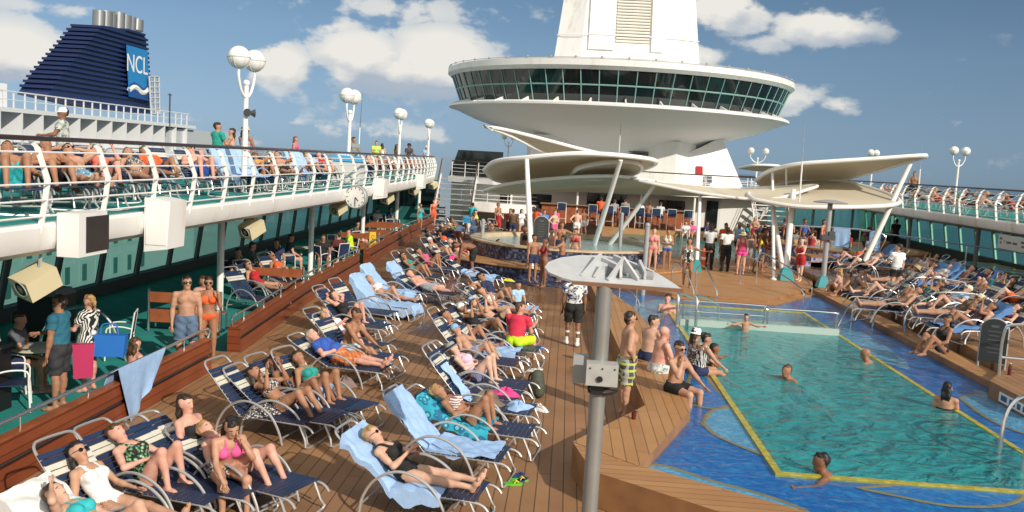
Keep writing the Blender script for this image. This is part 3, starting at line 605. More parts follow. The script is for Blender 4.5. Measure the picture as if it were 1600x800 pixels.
# ------------------------------------------------------------------ sea and decks
sea = MB(); sea.add([(-30000, -30000, -27), (30000, -30000, -27), (30000, 30000, -27), (-30000, 30000, -27)], [(0, 1, 2, 3)])
struct('sea_water', sea, mat('sea', (.012, .06, .08), .15, bump=.6, bscale=.4), smooth=False)
X0, X1 = -12.6, 21.2
fl = MB()
def slab(b, x0, y0, x1, y1, z, th=.3): b.bbox((x0, y0, z-th), (x1, y1, z))
PX0, PX1, PY0, PY1 = 3.0, 7.0, 11.7, 26.0
for a in ((-8.2, -6, PX0, 80), (PX1, -6, X1, 80), (PX0, -6, PX1, PY0), (PX0, PY1, PX1, 80)): slab(fl, a[0], a[1], a[2], a[3], 0)
struct('pool_deck', fl, DECKW, smooth=False)
WALL = [(-6.4, -4), (-6.42, 10), (-6.42, 17), (-6.95, 24), (-7.35, 34), (-7.75, 44), (-7.8, 58)]
def wallx(y): return float(np.interp(y, [p[1] for p in WALL], [p[0] for p in WALL]))
pm = MB(); pm.prism([(X0, -6)]+[(x-.05, y) for x, y in WALL]+[(X0, 58)], .002, .012); struct('promenade_floor', pm, TEAL, smooth=False)

# ------------------------------------------------------------------ the main pool
pool = thing('swimming_pool', 'long blue tiled deck pool with yellow edge strips and shallow tiled rim', 'swimming pool')
POOLOUT = [(1.14, 11.12), (2.13, 13.88), (2.40, 17.6), (1.96, 23.9), (1.5, 26.5), (1.6, 28.6), (3.4, 27.45), (6.3, 27.35), (8.5, 31.0), (8.45, 16.9), (8.9, 9.0), (3.6, 9.0)]
def beach_tiles(nt, b):
    tc = N(nt, 'ShaderNodeTexCoord'); n = N(nt, 'ShaderNodeTexNoise'); n.inputs['Scale'].default_value = 3.2; n.inputs['Detail'].default_value = 4; n.inputs['Distortion'].default_value = 1.2
    nt.links.new(tc.outputs['Object'], n.inputs['Vector']); v = N(nt, 'ShaderNodeVectorMath', operation='SCALE'); v.inputs['Scale'].default_value = 16; nt.links.new(tc.outputs['Object'], v.inputs[0])
    fl = N(nt, 'ShaderNodeVectorMath', operation='FLOOR'); nt.links.new(v.outputs[0], fl.inputs[0]); wn = N(nt, 'ShaderNodeTexWhiteNoise'); nt.links.new(fl.outputs[0], wn.inputs['Vector'])
    f = math_n(nt, 'ADD', math_n(nt, 'MULTIPLY', wn.outputs['Value'], .3), math_n(nt, 'MULTIPLY', n.outputs['Fac'], .7))
    nt.links.new(ramp(nt, f, [(.25, (.008, .095, .40)), (.5, (.012, .15, .50)), (.75, (.03, .27, .62))]).outputs['Color'], b.inputs['Base Color'])
BLUET = mat('deep_blue_pool_tile', rough=.3, build=beach_tiles)
LIGHTT = mat('light_blue_pool_tile', rough=.3, build=tiles(16, [(.10, .36, .60), (.14, .42, .66), (.22, .50, .70), (.12, .38, .63)], None))
MIDT = mat('mid_blue_pool_tile', rough=.3, build=tiles(16, [(.015, .17, .54), (.02, .2, .58), (.03, .25, .62)], None))
YEL = mat('yellow_pool_tile', rough=.35, build=tiles(14, [(.42, .35, .03), (.5, .42, .05), (.38, .31, .03)], None))
OCHRE = mat('ochre_pool_tile', (.36, .24, .07), .4, noise=.2, nscale=8)
DEEPT = mat('teal_basin_tile', rough=.35, build=tiles(7, [(.06, .43, .44), (.065, .46, .47), (.075, .48, .48)], None))
PALET = mat('pale_basin_tile', rough=.35, build=tiles(9, [(.5, .72, .62), (.55, .76, .66), (.6, .78, .68)], None))
bf = MB()
outer = POOLOUT
# beach floor as four pieces round the basin
L_ = [p for p in POOLOUT[:6]]
bf.prism([(3.0, 9.0), (2.2, 9.9), (1.14, 11.12), (2.13, 13.88), (2.40, 17.6), (1.96, 23.9), (1.5, 26.5), (1.6, 28.6), (3.0, 27.7)], .01, .27)
bf.prism([(3.0, 26.0), (3.0, 27.7), (3.4, 27.45), (6.3, 27.35), (7.0, 28.4), (7.0, 26.0)], .01, .27)
bf.prism([(7.0, 9.0), (7.0, 28.4), (8.5, 31.0), (8.45, 16.9), (8.9, 9.0)], .01, .27)
bf.prism([(3.0, 9.0), (3.0, 11.7), (7.0, 11.7), (7.0, 9.0)], .01, .27)
bf.build('beach_floor', BLUET, pool, smooth=False)
bs = MB(); bs.bbox((3.0, 11.7, -.55), (7.0, 22.6, -.5)); 
bs.bbox((2.9, 11.6, -.5), (2.998, 22.6, .26)); bs.bbox((7.002, 11.6, -.5), (7.1, 22.6, .26)); bs.bbox((2.9, 11.5, -.5), (7.1, 11.698, .26)); bs.build('deep_basin', DEEPT, pool, smooth=False)
ks = MB(); ks.bbox((3.0, 22.6, -.55), (7.0, 26.0, .0)); ks.build('shallow_basin', PALET, pool, smooth=False)
kw = MB(); kw.bbox((3.03, 22.52, -.5), (6.97, 22.66, .46)); kw.build('divider_wall', mat('frosted_divider', (.42, .52, .48), .2), pool, smooth=False)
yr = MB()
for a in ((2.95, 11.6, 3.05, 26.1), (6.95, 11.6, 7.05, 26.1), (3.05, 11.6, 6.95, 11.7), (3.05, 26.0, 6.95, 26.1)): yr.bbox((a[0], a[1], .265), (a[2], a[3], .310))
yr.build('yellow_rim', YEL, pool, smooth=False)
def mosaic(px, m, z=.279, outline=True):
    P = smooth_path([G(x, y, .3) for x, y in px]+[G(*px[0], .3)], 5)[:-1]; P[:, 2] = z
    b = MB(); b.prism([p[:2] for p in P], z-.004, z); b.build('mosaic_panel', m, pool, smooth=False)
    if outline:
        b = MB(); n = len(P)
        pts = [p+(0, 0, .002) for p in P]; b.tube(pts, .04, 6, close=True, flat=.2); b.build('mosaic_outline', OCHRE, pool)
mosaic([(1098, 660), (1112, 640), (1150, 632), (1172, 660), (1205, 705), (1216, 716), (1170, 700), (1120, 678)], LIGHTT)
mosaic([(1080, 582), (1100, 584), (1125, 612), (1142, 632), (1120, 636), (1085, 630), (1074, 605)], MIDT)
mosaic([(1008, 722), (1045, 727), (1110, 748), (1180, 767), (1240, 787), (1262, 802), (1200, 803), (1100, 772), (1040, 750), (1006, 734)], LIGHTT)
mosaic([(1340, 760), (1420, 755), (1590, 756), (1598, 775), (1560, 788), (1480, 787), (1400, 772)], MIDT)
mosaic([(985, 480), (1020, 468), (1060, 470), (1045, 478), (1030, 500), (1000, 500)], LIGHTT)
mosaic([(1270, 508), (1310, 500), (1350, 520), (1400, 550), (1420, 575), (1370, 560), (1320, 535)], LIGHTT, outline=False)
mosaic([(1500, 620), (1540, 612), (1600, 640), (1640, 680), (1590, 672), (1540, 650)], LIGHTT)
em = MB()   # dark tile emblem on the basin floor
ec = np.array((5.0, 16.4)); 
for k in range(2): em.lathe([(1.25-.5*k, -.49), (1.25-.5*k, -.474), (1.05-.5*k, -.474), (1.05-.5*k, -.49)], (*ec, 0), 32)
for k in range(8):
    a = k*PI/4; p = [(ec[0]+math.cos(a)*.15-math.sin(a)*.16, ec[1]+math.sin(a)*.15+math.cos(a)*.16), (ec[0]+math.cos(a)*(1.6 if k % 2 == 0 else 1.15), ec[1]+math.sin(a)*(1.6 if k % 2 == 0 else 1.15)), (ec[0]+math.cos(a)*.15+math.sin(a)*.16, ec[1]+math.sin(a)*.15-math.cos(a)*.16)]
    em.prism(p, -.499, -.48+.001*k)
em.build('floor_emblem', mat('dark_blue_tile', (.008, .06, .10), .4), pool, smooth=False)
def waterm(tint, bscale, st, body=None, amt=0.):
    def f(nt, b):
        out = nt.nodes['Material Output']; tc = N(nt, 'ShaderNodeTexCoord'); mpn = N(nt, 'ShaderNodeMapping'); mpn.inputs['Scale'].default_value = (1, 1.3, 1); nt.links.new(tc.outputs['Object'], mpn.inputs[0])
        n = N(nt, 'ShaderNodeTexNoise'); n.inputs['Scale'].default_value = bscale; n.inputs['Detail'].default_value = 4; n.inputs['Distortion'].default_value = .7; nt.links.new(mpn.outputs[0], n.inputs['Vector'])
        bp = N(nt, 'ShaderNodeBump'); bp.inputs['Strength'].default_value = st; bp.inputs['Distance'].default_value = .12; nt.links.new(n.outputs['Fac'], bp.inputs['Height'])
        t = N(nt, 'ShaderNodeBsdfTransparent'); t.inputs[0].default_value = (*tint, 1); g = N(nt, 'ShaderNodeBsdfGlossy'); g.inputs['Roughness'].default_value = .04; nt.links.new(bp.outputs['Normal'], g.inputs['Normal'])
        mx = N(nt, 'ShaderNodeMixShader'); nt.links.new(schlick(nt, .02, .75, bp.outputs['Normal']), mx.inputs[0]); nt.links.new(g.outputs[0], mx.inputs[2]); nt.links.new(mx.outputs[0], out.inputs['Surface'])
        if body:         # light scattered back by the stirred water itself
            df = N(nt, 'ShaderNodeBsdfDiffuse'); bp2 = N(nt, 'ShaderNodeBump'); bp2.inputs['Strength'].default_value = 1.; bp2.inputs['Distance'].default_value = .34; nt.links.new(n.outputs['Fac'], bp2.inputs['Height']); nt.links.new(bp2.outputs['Normal'], df.inputs['Normal']); df.inputs[0].default_value = (*body, 1)
            m2 = N(nt, 'ShaderNodeMixShader'); m2.inputs[0].default_value = amt; nt.links.new(t.outputs[0], m2.inputs[1]); nt.links.new(df.outputs[0], m2.inputs[2]); nt.links.new(m2.outputs[0], mx.inputs[1])
        else: nt.links.new(t.outputs[0], mx.inputs[1])
    return f
wb = MB()
for poly in ([(3.0, 9.0), (2.2, 9.9), (1.14, 11.12), (2.13, 13.88), (2.40, 17.6), (1.96, 23.9), (1.5, 26.5), (1.6, 28.6), (3.0, 27.7)][::-1], [(3.0, 26.05), (7.0, 26.05), (7.0, 28.4), (6.3, 27.35), (3.4, 27.45), (3.0, 27.7)], [(7.0, 9.0), (8.9, 9.0), (8.45, 16.9), (8.5, 31.0), (7.0, 28.4)], [(3.0, 9.0), (7.0, 9.0), (7.0, 11.65), (3.0, 11.65)]):
    wb.add([(x, y, .3) for x, y in poly], [tuple(range(len(poly)))])
struct('shallow_pool_water', wb, mat('shallow_water_surface', build=waterm((.90, .98, .99), 3.4, .30, (.02, .22, .52), .10)), smooth=False)
wb = MB(); wb.add([(3.0, 22.6, .3), (7.0, 22.6, .3), (7.0, 26.05, .3), (3.0, 26.05, .3)], [(0, 1, 2, 3)]); struct('wading_pool_water', wb, mat('wading_water_surface', build=waterm((.88, .98, .98), 3.4, .30, (.30, .52, .46), .35)), smooth=False)
wb = MB(); wb.add([(3.0, 11.65, .3), (7.0, 11.65, .3), (7.0, 22.6, .3), (3.0, 22.6, .3)], [(0, 1, 2, 3)]); struct('pool_water', wb, mat('pool_water_surface', build=waterm((.80, .96, .97), 2.3, .34, (.045, .36, .385), .58)), smooth=False)

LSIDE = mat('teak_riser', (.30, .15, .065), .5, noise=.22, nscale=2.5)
# teak surround of the pool
sur = thing('pool_surround', 'raised teak bench platform around the near side of the main pool', 'pool surround')
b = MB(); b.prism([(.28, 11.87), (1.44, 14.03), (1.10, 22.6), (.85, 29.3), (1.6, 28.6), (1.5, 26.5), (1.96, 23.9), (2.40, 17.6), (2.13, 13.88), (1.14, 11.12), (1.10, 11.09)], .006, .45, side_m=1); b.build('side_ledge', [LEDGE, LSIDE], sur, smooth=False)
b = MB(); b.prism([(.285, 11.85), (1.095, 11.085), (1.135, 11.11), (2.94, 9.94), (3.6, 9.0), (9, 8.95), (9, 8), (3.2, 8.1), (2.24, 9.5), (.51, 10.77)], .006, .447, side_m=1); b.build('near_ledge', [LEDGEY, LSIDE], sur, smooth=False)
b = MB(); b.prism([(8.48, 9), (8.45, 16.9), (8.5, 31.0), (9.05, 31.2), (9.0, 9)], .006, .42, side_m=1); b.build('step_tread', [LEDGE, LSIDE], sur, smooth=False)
rd = MB(); rd.prism([(9.03, 6), (9.0, 14.9), (8.1, 15.6), (8.1, 17.0), (9.05, 18.4), (9.4, 22.5), (9.55, 30.5), (9.2, 34.5), (10.6, 44), (X1, 44), (X1, 6)], .008, .6); struct('side_deck', rd, DECKW, smooth=False)
b = MB(); b.box((0, 0, 0), (.75, .16, .012)); b.box((0, 0, .007), (.70, .12, .004), 1)
ws = thing('depth_sign', 'small white marker plate with faded blue print on the edge of the teak deck', 'sign', (8.088, 16.0, .42)); sb = MB(); sb.box((0, 0, 0), (.016, 1.1, .17)); sb.build('plate', WHITE2, ws, smooth=False)
mat('sign_black', (.02, .02, .02), .5); b = MB(); [b.box((-.0095, y_, 0), (.003, w_, .10)) for y_, w_ in ((.36, .22), (.06, .2), (-.18, .12), (-.4, .16))]; b.build('faded_print', mat('sign_blue', (.03, .10, .22), .5), ws, smooth=False)

# far teak island between the pools, second pool, whirlpools
far = thing('pool_island', 'teak walkway platform between the main pool and the far pool', 'walkway')
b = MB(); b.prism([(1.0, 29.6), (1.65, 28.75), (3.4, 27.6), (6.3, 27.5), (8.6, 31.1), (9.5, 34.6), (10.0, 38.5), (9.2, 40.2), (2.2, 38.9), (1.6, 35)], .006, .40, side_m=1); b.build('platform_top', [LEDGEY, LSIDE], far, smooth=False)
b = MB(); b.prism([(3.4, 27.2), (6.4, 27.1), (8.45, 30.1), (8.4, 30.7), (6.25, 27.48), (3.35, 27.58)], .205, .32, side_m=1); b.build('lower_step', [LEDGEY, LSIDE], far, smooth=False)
p2 = thing('far_pool', 'second smaller teal pool in front of the bar', 'swimming pool')
b = MB(); b.prism([(2.2, 38.95), (9.15, 40.25), (9.6, 50), (7.5, 52.2), (3, 52.2), (1.9, 47)], .006, .03); b.build('basin_floor', DEEPT, p2, smooth=False)
b = MB(); b.prism([(1.9, 46.9), (1.9, 53.2), (10.2, 53.2), (10.2, 39.9), (9.65, 40.3), (9.65, 50), (7.5, 52.25), (3.0, 52.25)], .006, .62); b.build('coping', LEDGEY, p2, smooth=False)
wb = MB(); wb.add([(2.2, 38.95, .33), (9.15, 40.25, .33), (9.6, 50, .33), (7.5, 52.2, .33), (3, 52.2, .33), (1.9, 47, .33)], [tuple(range(6))]); struct('far_pool_water', wb, mat('far_pool_surface', build=waterm((.72, .92, .93), 3, .4, (.05, .28, .29), .5)), smooth=False)
MOSD = mat('dark_mosaic', rough=.25, build=tiles(13, [(.02, .025, .045), (.04, .05, .10), (.07, .08, .15), (.03, .035, .06), (.13, .15, .22)], None))
MOSL = mat('light_mosaic', rough=.35, build=tiles(11, [(.10, .12, .32), (.22, .25, .48), (.34, .36, .56), (.45, .46, .6), (.15, .17, .40)], None))
RIMC = mat('cream_stone_rim', (.55, .44, .30), .4, noise=.15, nscale=3)
def whirl(name, label, c, r0, r1, h0, h1, m, wood=True):
    t = thing(name, label, 'whirlpool', (*c, 0))
    b = MB(); b.lathe([(r0-.02, .006), (r0-.02, h0), (r1, h0)], n=56); b.build('lower_wall', m, t)
    b = MB(); b.lathe([(r0, h0), (r0+.02, h0+.03), (r0-.01, h0+.07), (r1-.1, h0+.07)], n=56); b.build('wood_step', LEDGE, t)
    b = MB(); b.lathe([(r1, h0+.07), (r1, h1)], n=56); b.build('upper_wall', m, t)
    b = MB(); b.lathe([(r1, h1), (r1+.05, h1+.03), (r1+.05, h1+.09), (r1-.35, h1+.09), (r1-.38, h1+.05), (r1-.38, h1-.3)], n=56); b.build('rim', RIMC if m is MOSD else LEDGE, t)
    b = MB(); b.lathe([(r1-.4, h1-.08), (0, h1-.08)], n=40); w = b.build('bubbling_water', mat('whirlpool_water', (.25, .42, .46), .12, bump=1., bscale=9), t)
    return t
whirl('whirlpool_tub', 'round whirlpool with dark mosaic walls and a wooden step ring, full of bathers', (.1, 36.3), 5.2, 3.9, .40, .98, MOSD)
b = MB(); b.lathe([(6.3, .005), (6.3, .028), (5.2, .028)], (.1, 36.3, 0), 56); b.build('tiled_apron', MOSD); tag(b and bpy.data.objects['tiled_apron'], kind='structure')
whirl('whirlpool_tub', 'round whirlpool with speckled lilac mosaic walls at the shaded side of the deck', (12.6, 40.5), 3.7, 3.2, .62, 1.15, MOSL)
st = thing('mosaic_steps', 'lilac mosaic steps with wooden treads beside the shaded whirlpool', 'steps', (9.9, 37.2, .4))
for i in range(3):
    b = MB(); b.bbox((-.9+.5*i, -.4, 0), (1.1, 1.6, .2+.2*i-.03)); b.build('riser_block', MOSL, st, smooth=False)
    b = MB(); b.bbox((-.93+.5*i, -.43, .2+.2*i-.028), (1.1, 1.6, .2+.2*i)); b.build('tread', LEDGEY, st, smooth=False)

# ------------------------------------------------------------------ low mahogany wall with handrail on the promenade side
def path_seg(y0, y1, n=10): return [(wallx(y), y) for y in np.linspace(y0, y1, n)]
def ribbon(b, pts, x0, x1, z0, z1):
    P = [(x+x0, y) for x, y in pts]+[(x+x1, y) for x, y in pts[::-1]]; b.prism(P, z0, z1)
for y0, y1, lab in ((-3, 15.9, 'low mahogany deck wall nearest the camera with a towel over its rail'), (17.1, 31.2, 'low mahogany deck wall behind the middle row of loungers'), (32.6, 54, 'low mahogany deck wall running on to the far stairs')):
    t = thing('deck_wall', lab, 'low wall')
    pts = path_seg(y0, y1, 12)
    b = MB(); ribbon(b, pts, 0, .05, .006, .29); b.build('lower_panel', MAHOG, t, smooth=False)
    b = MB(); ribbon(b, pts, -.09, -.02, .006, .34); b.build('backing', DGREY, t, smooth=False)
    b = MB(); ribbon(b, pts, -.06, .03, .34, .60); b.build('upper_panel', MAHOG, t, smooth=False)
    b = MB(); ribbon(b, pts, -.09, .05, .602, .63); b.build('cap', BENCHW, t, smooth=False)
    if y0 > -3:
        b = MB(); b.bbox((wallx(y0)-.09, y0-.06, .006), (wallx(y0)+.16, y0-.003, .58)); b.build('end_panel', MAHOG, t, smooth=False)
    r = thing('handrail', 'steel handrail along the top of the '+lab.replace('low mahogany deck wall ', 'wall ').replace(' with a towel over its rail', ''), 'handrail')
    rp = [(x-.02, y, .80) for x, y in path_seg(y0+.05, y1-.05, 14)]; rp = [(rp[0][0], rp[0][1]-.02, .6)]+rp+[(rp[-1][0], rp[-1][1]+.02, .6)]
    b = MB(); b.tube(smooth_path(rp, 3), .026, 8); b.build('rail', CHROME, r)
    y = y0+.8
    while y < y1-.4:
        b = MB(); b.tube([(wallx(y)-.02, y, .6), (wallx(y)-.02, y, .785)], .013, 6); b.build('post', CHROME, r); y += 1.55
st = thing('deck_steps', 'teak step in the gap between the mahogany wall sections', 'steps', (wallx(16.5), 16.5, 0)); b = MB(); b.bbox((-.5, -.52, .016), (.35, .52, .12)); b.build('tread', DECKW, st, smooth=False)

# ------------------------------------------------------------------ upper decks, left and right
def fascia_profile(s):   # outline across the deck edge, s = +1 when it faces +X
    return [(0, 3.05), (.10*s, 3.05), (.14*s, 3.0), (.14*s, 2.82), (.09*s, 2.70), (-.06*s, 2.62), (-.4*s, 2.62), (-.4*s, 3.0)]
def edge_sweep(b, pts, prof):
    V = []; k = len(prof); n = len(pts)
    for x, y in pts:
        for px, pz in prof: V.append((x+px, y, pz))
    F = [(i*k+j, i*k+(j+1) % k, (i+1)*k+(j+1) % k, (i+1)*k+j) for i in range(n-1) for j in range(k)]
    F += [tuple(range(k)), tuple(range((n-1)*k, n*k))[::-1]]
    b.add(V, F)
LE = [(-6.8, -4), (-6.8, 30), (-7.0, 38), (-7.4, 46), (-7.9, 52), (-8.6, 56)]
RE = [(15.4, 8), (15.4, 44), (15.0, 54), (14.2, 62), (13.0, 66)]
def ex(E_, y): return float(np.interp(y, [p[1] for p in E_], [p[0] for p in E_]))
def deck(E_, s, xo, lab, y1):
    t = thing('upper_deck', lab, 'upper deck')
    pts = [(ex(E_, y), y) for y in np.linspace(E_[0][1], y1, 40)]
    b = MB(); edge_sweep(b, pts, fascia_profile(s)); o = b.build('fascia', WHITE, t)
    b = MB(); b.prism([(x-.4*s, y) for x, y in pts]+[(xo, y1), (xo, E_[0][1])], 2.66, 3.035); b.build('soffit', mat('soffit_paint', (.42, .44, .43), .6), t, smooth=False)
    b = MB(); b.prism([(x, y) for x, y in pts]+[(xo, y1), (xo, E_[0][1])], 3.038, 3.054); b.build('floor', TEAL, t, smooth=False)
    b = MB(); b.bbox((xo-.15, E_[0][1], 2.66), (xo+.15, y1, 3.6)); b.build('bulwark', WHITE, t, smooth=False)
    return t
deck(LE, 1, -12.6, 'white sunlit upper sun deck with a teal floor above the promenade', 56)
deck(RE, -1, 21.6, 'upper sun deck on the shaded side, its edge grey in shadow', 64)
HRAIL = mat('dark_teak_handrail', (.045, .025, .022), .3)
def post_bm(s):
    b = MB(); pr = [(.11, 2.84), (.145, 3.0), (.20, 3.30), (.24, 3.62), (.10, 4.02), (.02, 4.09)]; V = []
    for i, (x, z) in enumerate(pr):
        w = .05; d = .055
        V += [(s*(x-d), -.012, z), (s*(x+d*.3), -.012, z), (s*(x+d*.3), .012, z), (s*(x-d), .012, z)]
    F = []
    for i in range(len(pr)-1):
        for j in range(4): F.append((i*4+j, i*4+(j+1) % 4, i*4+4+(j+1) % 4, i*4+4+j))
    F += [(0, 1, 2, 3), (20, 21, 22, 23)]
    b.add(V, F); return b
def balcony_rail(E_, s, lab, ys, y0, y1):
    t = thing('balcony_railing', lab, 'railing')
    proto = None
    for y in ys:
        if proto is None: proto = post_bm(s).build('post', WHITE2, t); o = proto
        else: o = proto.copy(); COL.objects.link(o); o.parent = t
        o.location = (ex(E_, y), y, 0)
    yy = np.linspace(y0, y1, 36)
    b = MB(); b.tube([(ex(E_, y)+.03*s, y, 4.13) for y in yy], .055, 10, flat=.6); b.build('handrail', HRAIL, t)
    for x, z in ((.165, 3.15), (.205, 3.36), (.245, 3.57), (.19, 3.78), (.11, 3.96)):
        b = MB(); b.tube([(ex(E_, y)+x*s, y, z) for y in yy], .014, 6); b.build('bar', WHITE2, t)
balcony_rail(LE, 1, 'white railing with bent posts and dark handrail along the sunlit upper deck', [11.0+1.5*i for i in range(-5, 31)], 3, 56)
balcony_rail(RE, -1, 'white railing with bent posts and dark handrail along the shaded upper deck', [25.4+1.5*i for i in range(0, 26)], 24, 64)
# pillars under the decks
for i, y in enumerate((21.4, 29.2, 36.7, 43.5, 50)):
    lab = ['white round pillar beside the wooden bench, nearest under the sunlit balcony', 'white round pillar in front of the dark loungers and dining chairs', 'white round pillar beside the yellow caution sign', 'white round pillar between wooden benches with draped chairs', 'white round pillar nearest the far stairs'][i]
    t = thing('deck_pillar', lab, 'pillar', (-8.4+.1*(i > 2), y, 0), group='white pillars under the balcony'); b = MB(); b.tube([(0, 0, .02), (0, 0, 2.65)], .085, 14); b.build('shaft', WHITE2, t); b = MB(); b.lathe([(.16, .013), (.16, .03), (.09, .05)], n=16); b.build('base_flange', WHITE2, t)
for i, y in enumerate((31, 38.5, 46)):
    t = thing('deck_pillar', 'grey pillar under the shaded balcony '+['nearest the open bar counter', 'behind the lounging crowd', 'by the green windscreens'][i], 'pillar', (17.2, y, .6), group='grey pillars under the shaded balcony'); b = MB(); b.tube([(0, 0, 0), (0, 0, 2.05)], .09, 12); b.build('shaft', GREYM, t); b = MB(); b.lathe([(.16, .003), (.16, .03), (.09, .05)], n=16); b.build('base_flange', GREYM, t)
# slanted windscreens
def screens(x, y0, y1, step, s, lab, zb, zt, mf, gl):
    t = thing('windscreen', lab, 'windscreen'); y = y0; pr = None; gp = None
    b = MB(); b.bbox((x-.14, y0, .014), (x+.14, y1, zb)); b.build('sill_wall', mat('windscreen_sill', (.05, .07, .07), .5), t, smooth=False)
    b = MB(); b.tube([(x+s*.03, y0, (zb+zt)/2+.35), (x+s*.03, y1, (zb+zt)/2+.35)], .035, 6); b.build('mid_rail', mf, t)
    while y < y1:
        if pr is None:
            m_ = MB(); V = []
            for z, dy, dx in ((zb, 0, 0), (zt, .55, .12)):
                V += [(-.05+dx*s, -.09+dy, z), (.05+dx*s, -.09+dy, z), (.05+dx*s, .09+dy, z), (-.05+dx*s, .09+dy, z)]
            m_.add(V, [(0, 1, 5, 4), (1, 2, 6, 5), (2, 3, 7, 6), (3, 0, 4, 7), (3, 2, 1, 0), (4, 5, 6, 7)]); pr = m_.build('mullion', mf, t, smooth=False); o = pr
            g_ = MB(); g_.add([(0, .1, zb), (0, step-.1, zb), (.12*s, step+.45, zt), (.12*s, .65, zt)], [(0, 1, 2, 3)]); gp = g_.build('glass_pane', gl, t, smooth=False); q = gp
        else:
            o = pr.copy(); COL.objects.link(o); o.parent = t; q = gp.copy(); COL.objects.link(q); q.parent = t
        o.location = (x, y, 0); q.location = (x, y, 0); y += step
FRAMED = mat('dark_window_frame', (.05, .07, .075), .4); FRAMEG = mat('pale_green_mullion', (.38, .62, .52), .4)
screens(-12.3, 4, 57, 2.1, 1, 'slanted green glass windscreen along the shaded promenade', .32, 2.66, FRAMED, GLASS)
screens(20.9, 20, 64, 1.9, -1, 'green glass windscreen behind the shaded loungers', .75, 2.66, FRAMEG, mat('pale_green_glass', build=glassy((.34, .66, .55), .08)))

# ------------------------------------------------------------------ lookout lounge round the funnel
TC = np.array((2.92, 62.0)); RT = 11.45
tw = thing('lookout_lounge', 'huge white disc shaped lounge with a dark band of windows wrapped round the funnel', 'lounge', (*TC, 0))
b = MB(); b.lathe([(4.2, 10.9), (8.5, 10.45), (RT-.2, 10.10), (RT+.05, 10.0), (RT+.05, 9.68), (RT-.18, 9.48), (RT-.7, 9.46)], n=96); b.build('roof', WHITE, tw)
b = MB(); b.lathe([(RT-.28, 9.49), (RT-.95, 7.72)], n=84); b.build('window_band', DARKGLASS, tw, smooth=True)
MULG = mat('window_mullion', (.20, .36, .34), .4)
mu = None
for k in range(66):
    a = 2*PI*k/66
    if math.sin(a) > .35: continue
    if mu is None:
        m_ = MB(); m_.tube([(RT-.255, 0, 9.49), (RT-.925, 0, 7.72)], .034, 4); mu = m_.build('mullion', MULG, tw, smooth=False); o = mu
    else: o = mu.copy(); COL.objects.link(o); o.parent = tw
    o.rotation_euler = (0, 0, a)
b = MB(); b.tube([((RT-.59)*math.cos(t), (RT-.59)*math.sin(t), 8.66) for t in np.linspace(0, 2*PI, 97)[:-1]], .05, 6, close=True); b.build('transom', MULG, tw)
b = MB(); b.lathe([(RT-.9, 7.74), (RT-.35, 7.72), (RT-.10, 7.62), (RT-.12, 7.50), (RT-.6, 7.38), (9.6, 6.85), (8.2, 6.42), (7.1, 6.08), (6.3, 5.72), (5.9, 5.2), (5.9, 4.2)], n=96); b.build('bowl', mat('bowl_white', (.86, .86, .86), .5), tw)  # whiter than the other paint, making up for weak bounce light underneath
fin = None
for k in range(34):
    a = 2*PI*(k+.5)/34
    if math.sin(a) > .5: continue
    if fin is None:
        m_ = MB(); m_.prism([(RT-1.1, 7.735), (RT-.12, 7.62), (RT-.16, 7.68), (RT-.95, 8.0)], -.04, .04, axes=(0, 2, 1)); fin = m_.build('fin', WHITE, tw, smooth=False); o = fin
    else: o = fin.copy(); COL.objects.link(o); o.parent = tw
    o.rotation_euler = (0, 0, a)
b = MB(); b.lathe([(RT+.02, 10.09), (RT+.02, 10.12), (RT-.06, 10.12)], n=96)
for k in range(48):
    a = 2*PI*k/48; b.ball(((RT-.05)*math.cos(a), (RT-.05)*math.sin(a), 10.14), .07, 6, 4)
b.build('roof_lights', GREYM, tw)
# base under the bowl
b = MB(); b.prism([(-5.4, -5.2), (3.6, -5.9), (5.0, -4.2), (5.0, 4), (-5.4, 4)], 2.97, 5.9); b.build('base_block', WHITE, tw, smooth=False)
b = MB()
V = [(4.0, -5.2, 2.95), (8.3, -4.2, 2.95), (8.3, 0, 2.95), (4.0, 0, 2.95), (4.4, -4.8, 5.2), (6.6, -4.0, 6.4), (6.6, 0, 6.4), (4.4, 0, 5.2)]
b.add(V, [(3, 2, 1, 0), (4, 5, 6, 7), (0, 1, 5, 4), (1, 2, 6, 5), (2, 3, 7, 6), (3, 0, 4, 7)]); b.build('buttress', WHITE, tw, smooth=False)
b = MB()
for i in range(7): b.box((-.1, -5.72, 4.35+.13*i), (4.0, .12, .07), rot=Matrix.Rotation(R(-6), 3, 'Z') @ Matrix.Rotation(R(30), 3, 'X'))
b.build('vent_louvre', mat('vent_dark', (.12, .12, .125), .6), tw, smooth=False)
# funnel
fn = thing('funnel', 'tall white tapering funnel with a louvred front rising out of the lounge roof', 'funnel', (*TC, 0))
def loft(b, A, Bp, z0, z1, m=0):
    k = len(A); V = [(x, y, z0) for x, y in A]+[(x, y, z1) for x, y in Bp]
    b.add(V, [tuple(range(k))[::-1], tuple(range(k, 2*k))]+[(i, (i+1) % k, k+(i+1) % k, k+i) for i in range(k)], m)
A = [(-4.35, -3.7), (-2.7, -4.7), (2.9, -4.7), (4.9, -3.7), (4.9, 4), (-4.35, 4)]; Bq = [(-3.75, -1.6), (-2.3, -2.3), (2.6, -2.3), (4.35, -1.6), (4.35, 3.5), (-3.75, 3.5)]
b = MB(); loft(b, A, Bq, 10.6, 17.0); b.build('casing', WHITE, fn, smooth=False)
def fpt(x, z, off): t = (z-10.6)/6.4; return np.array((x, -4.7+2.4*t-off, z))
b = MB()
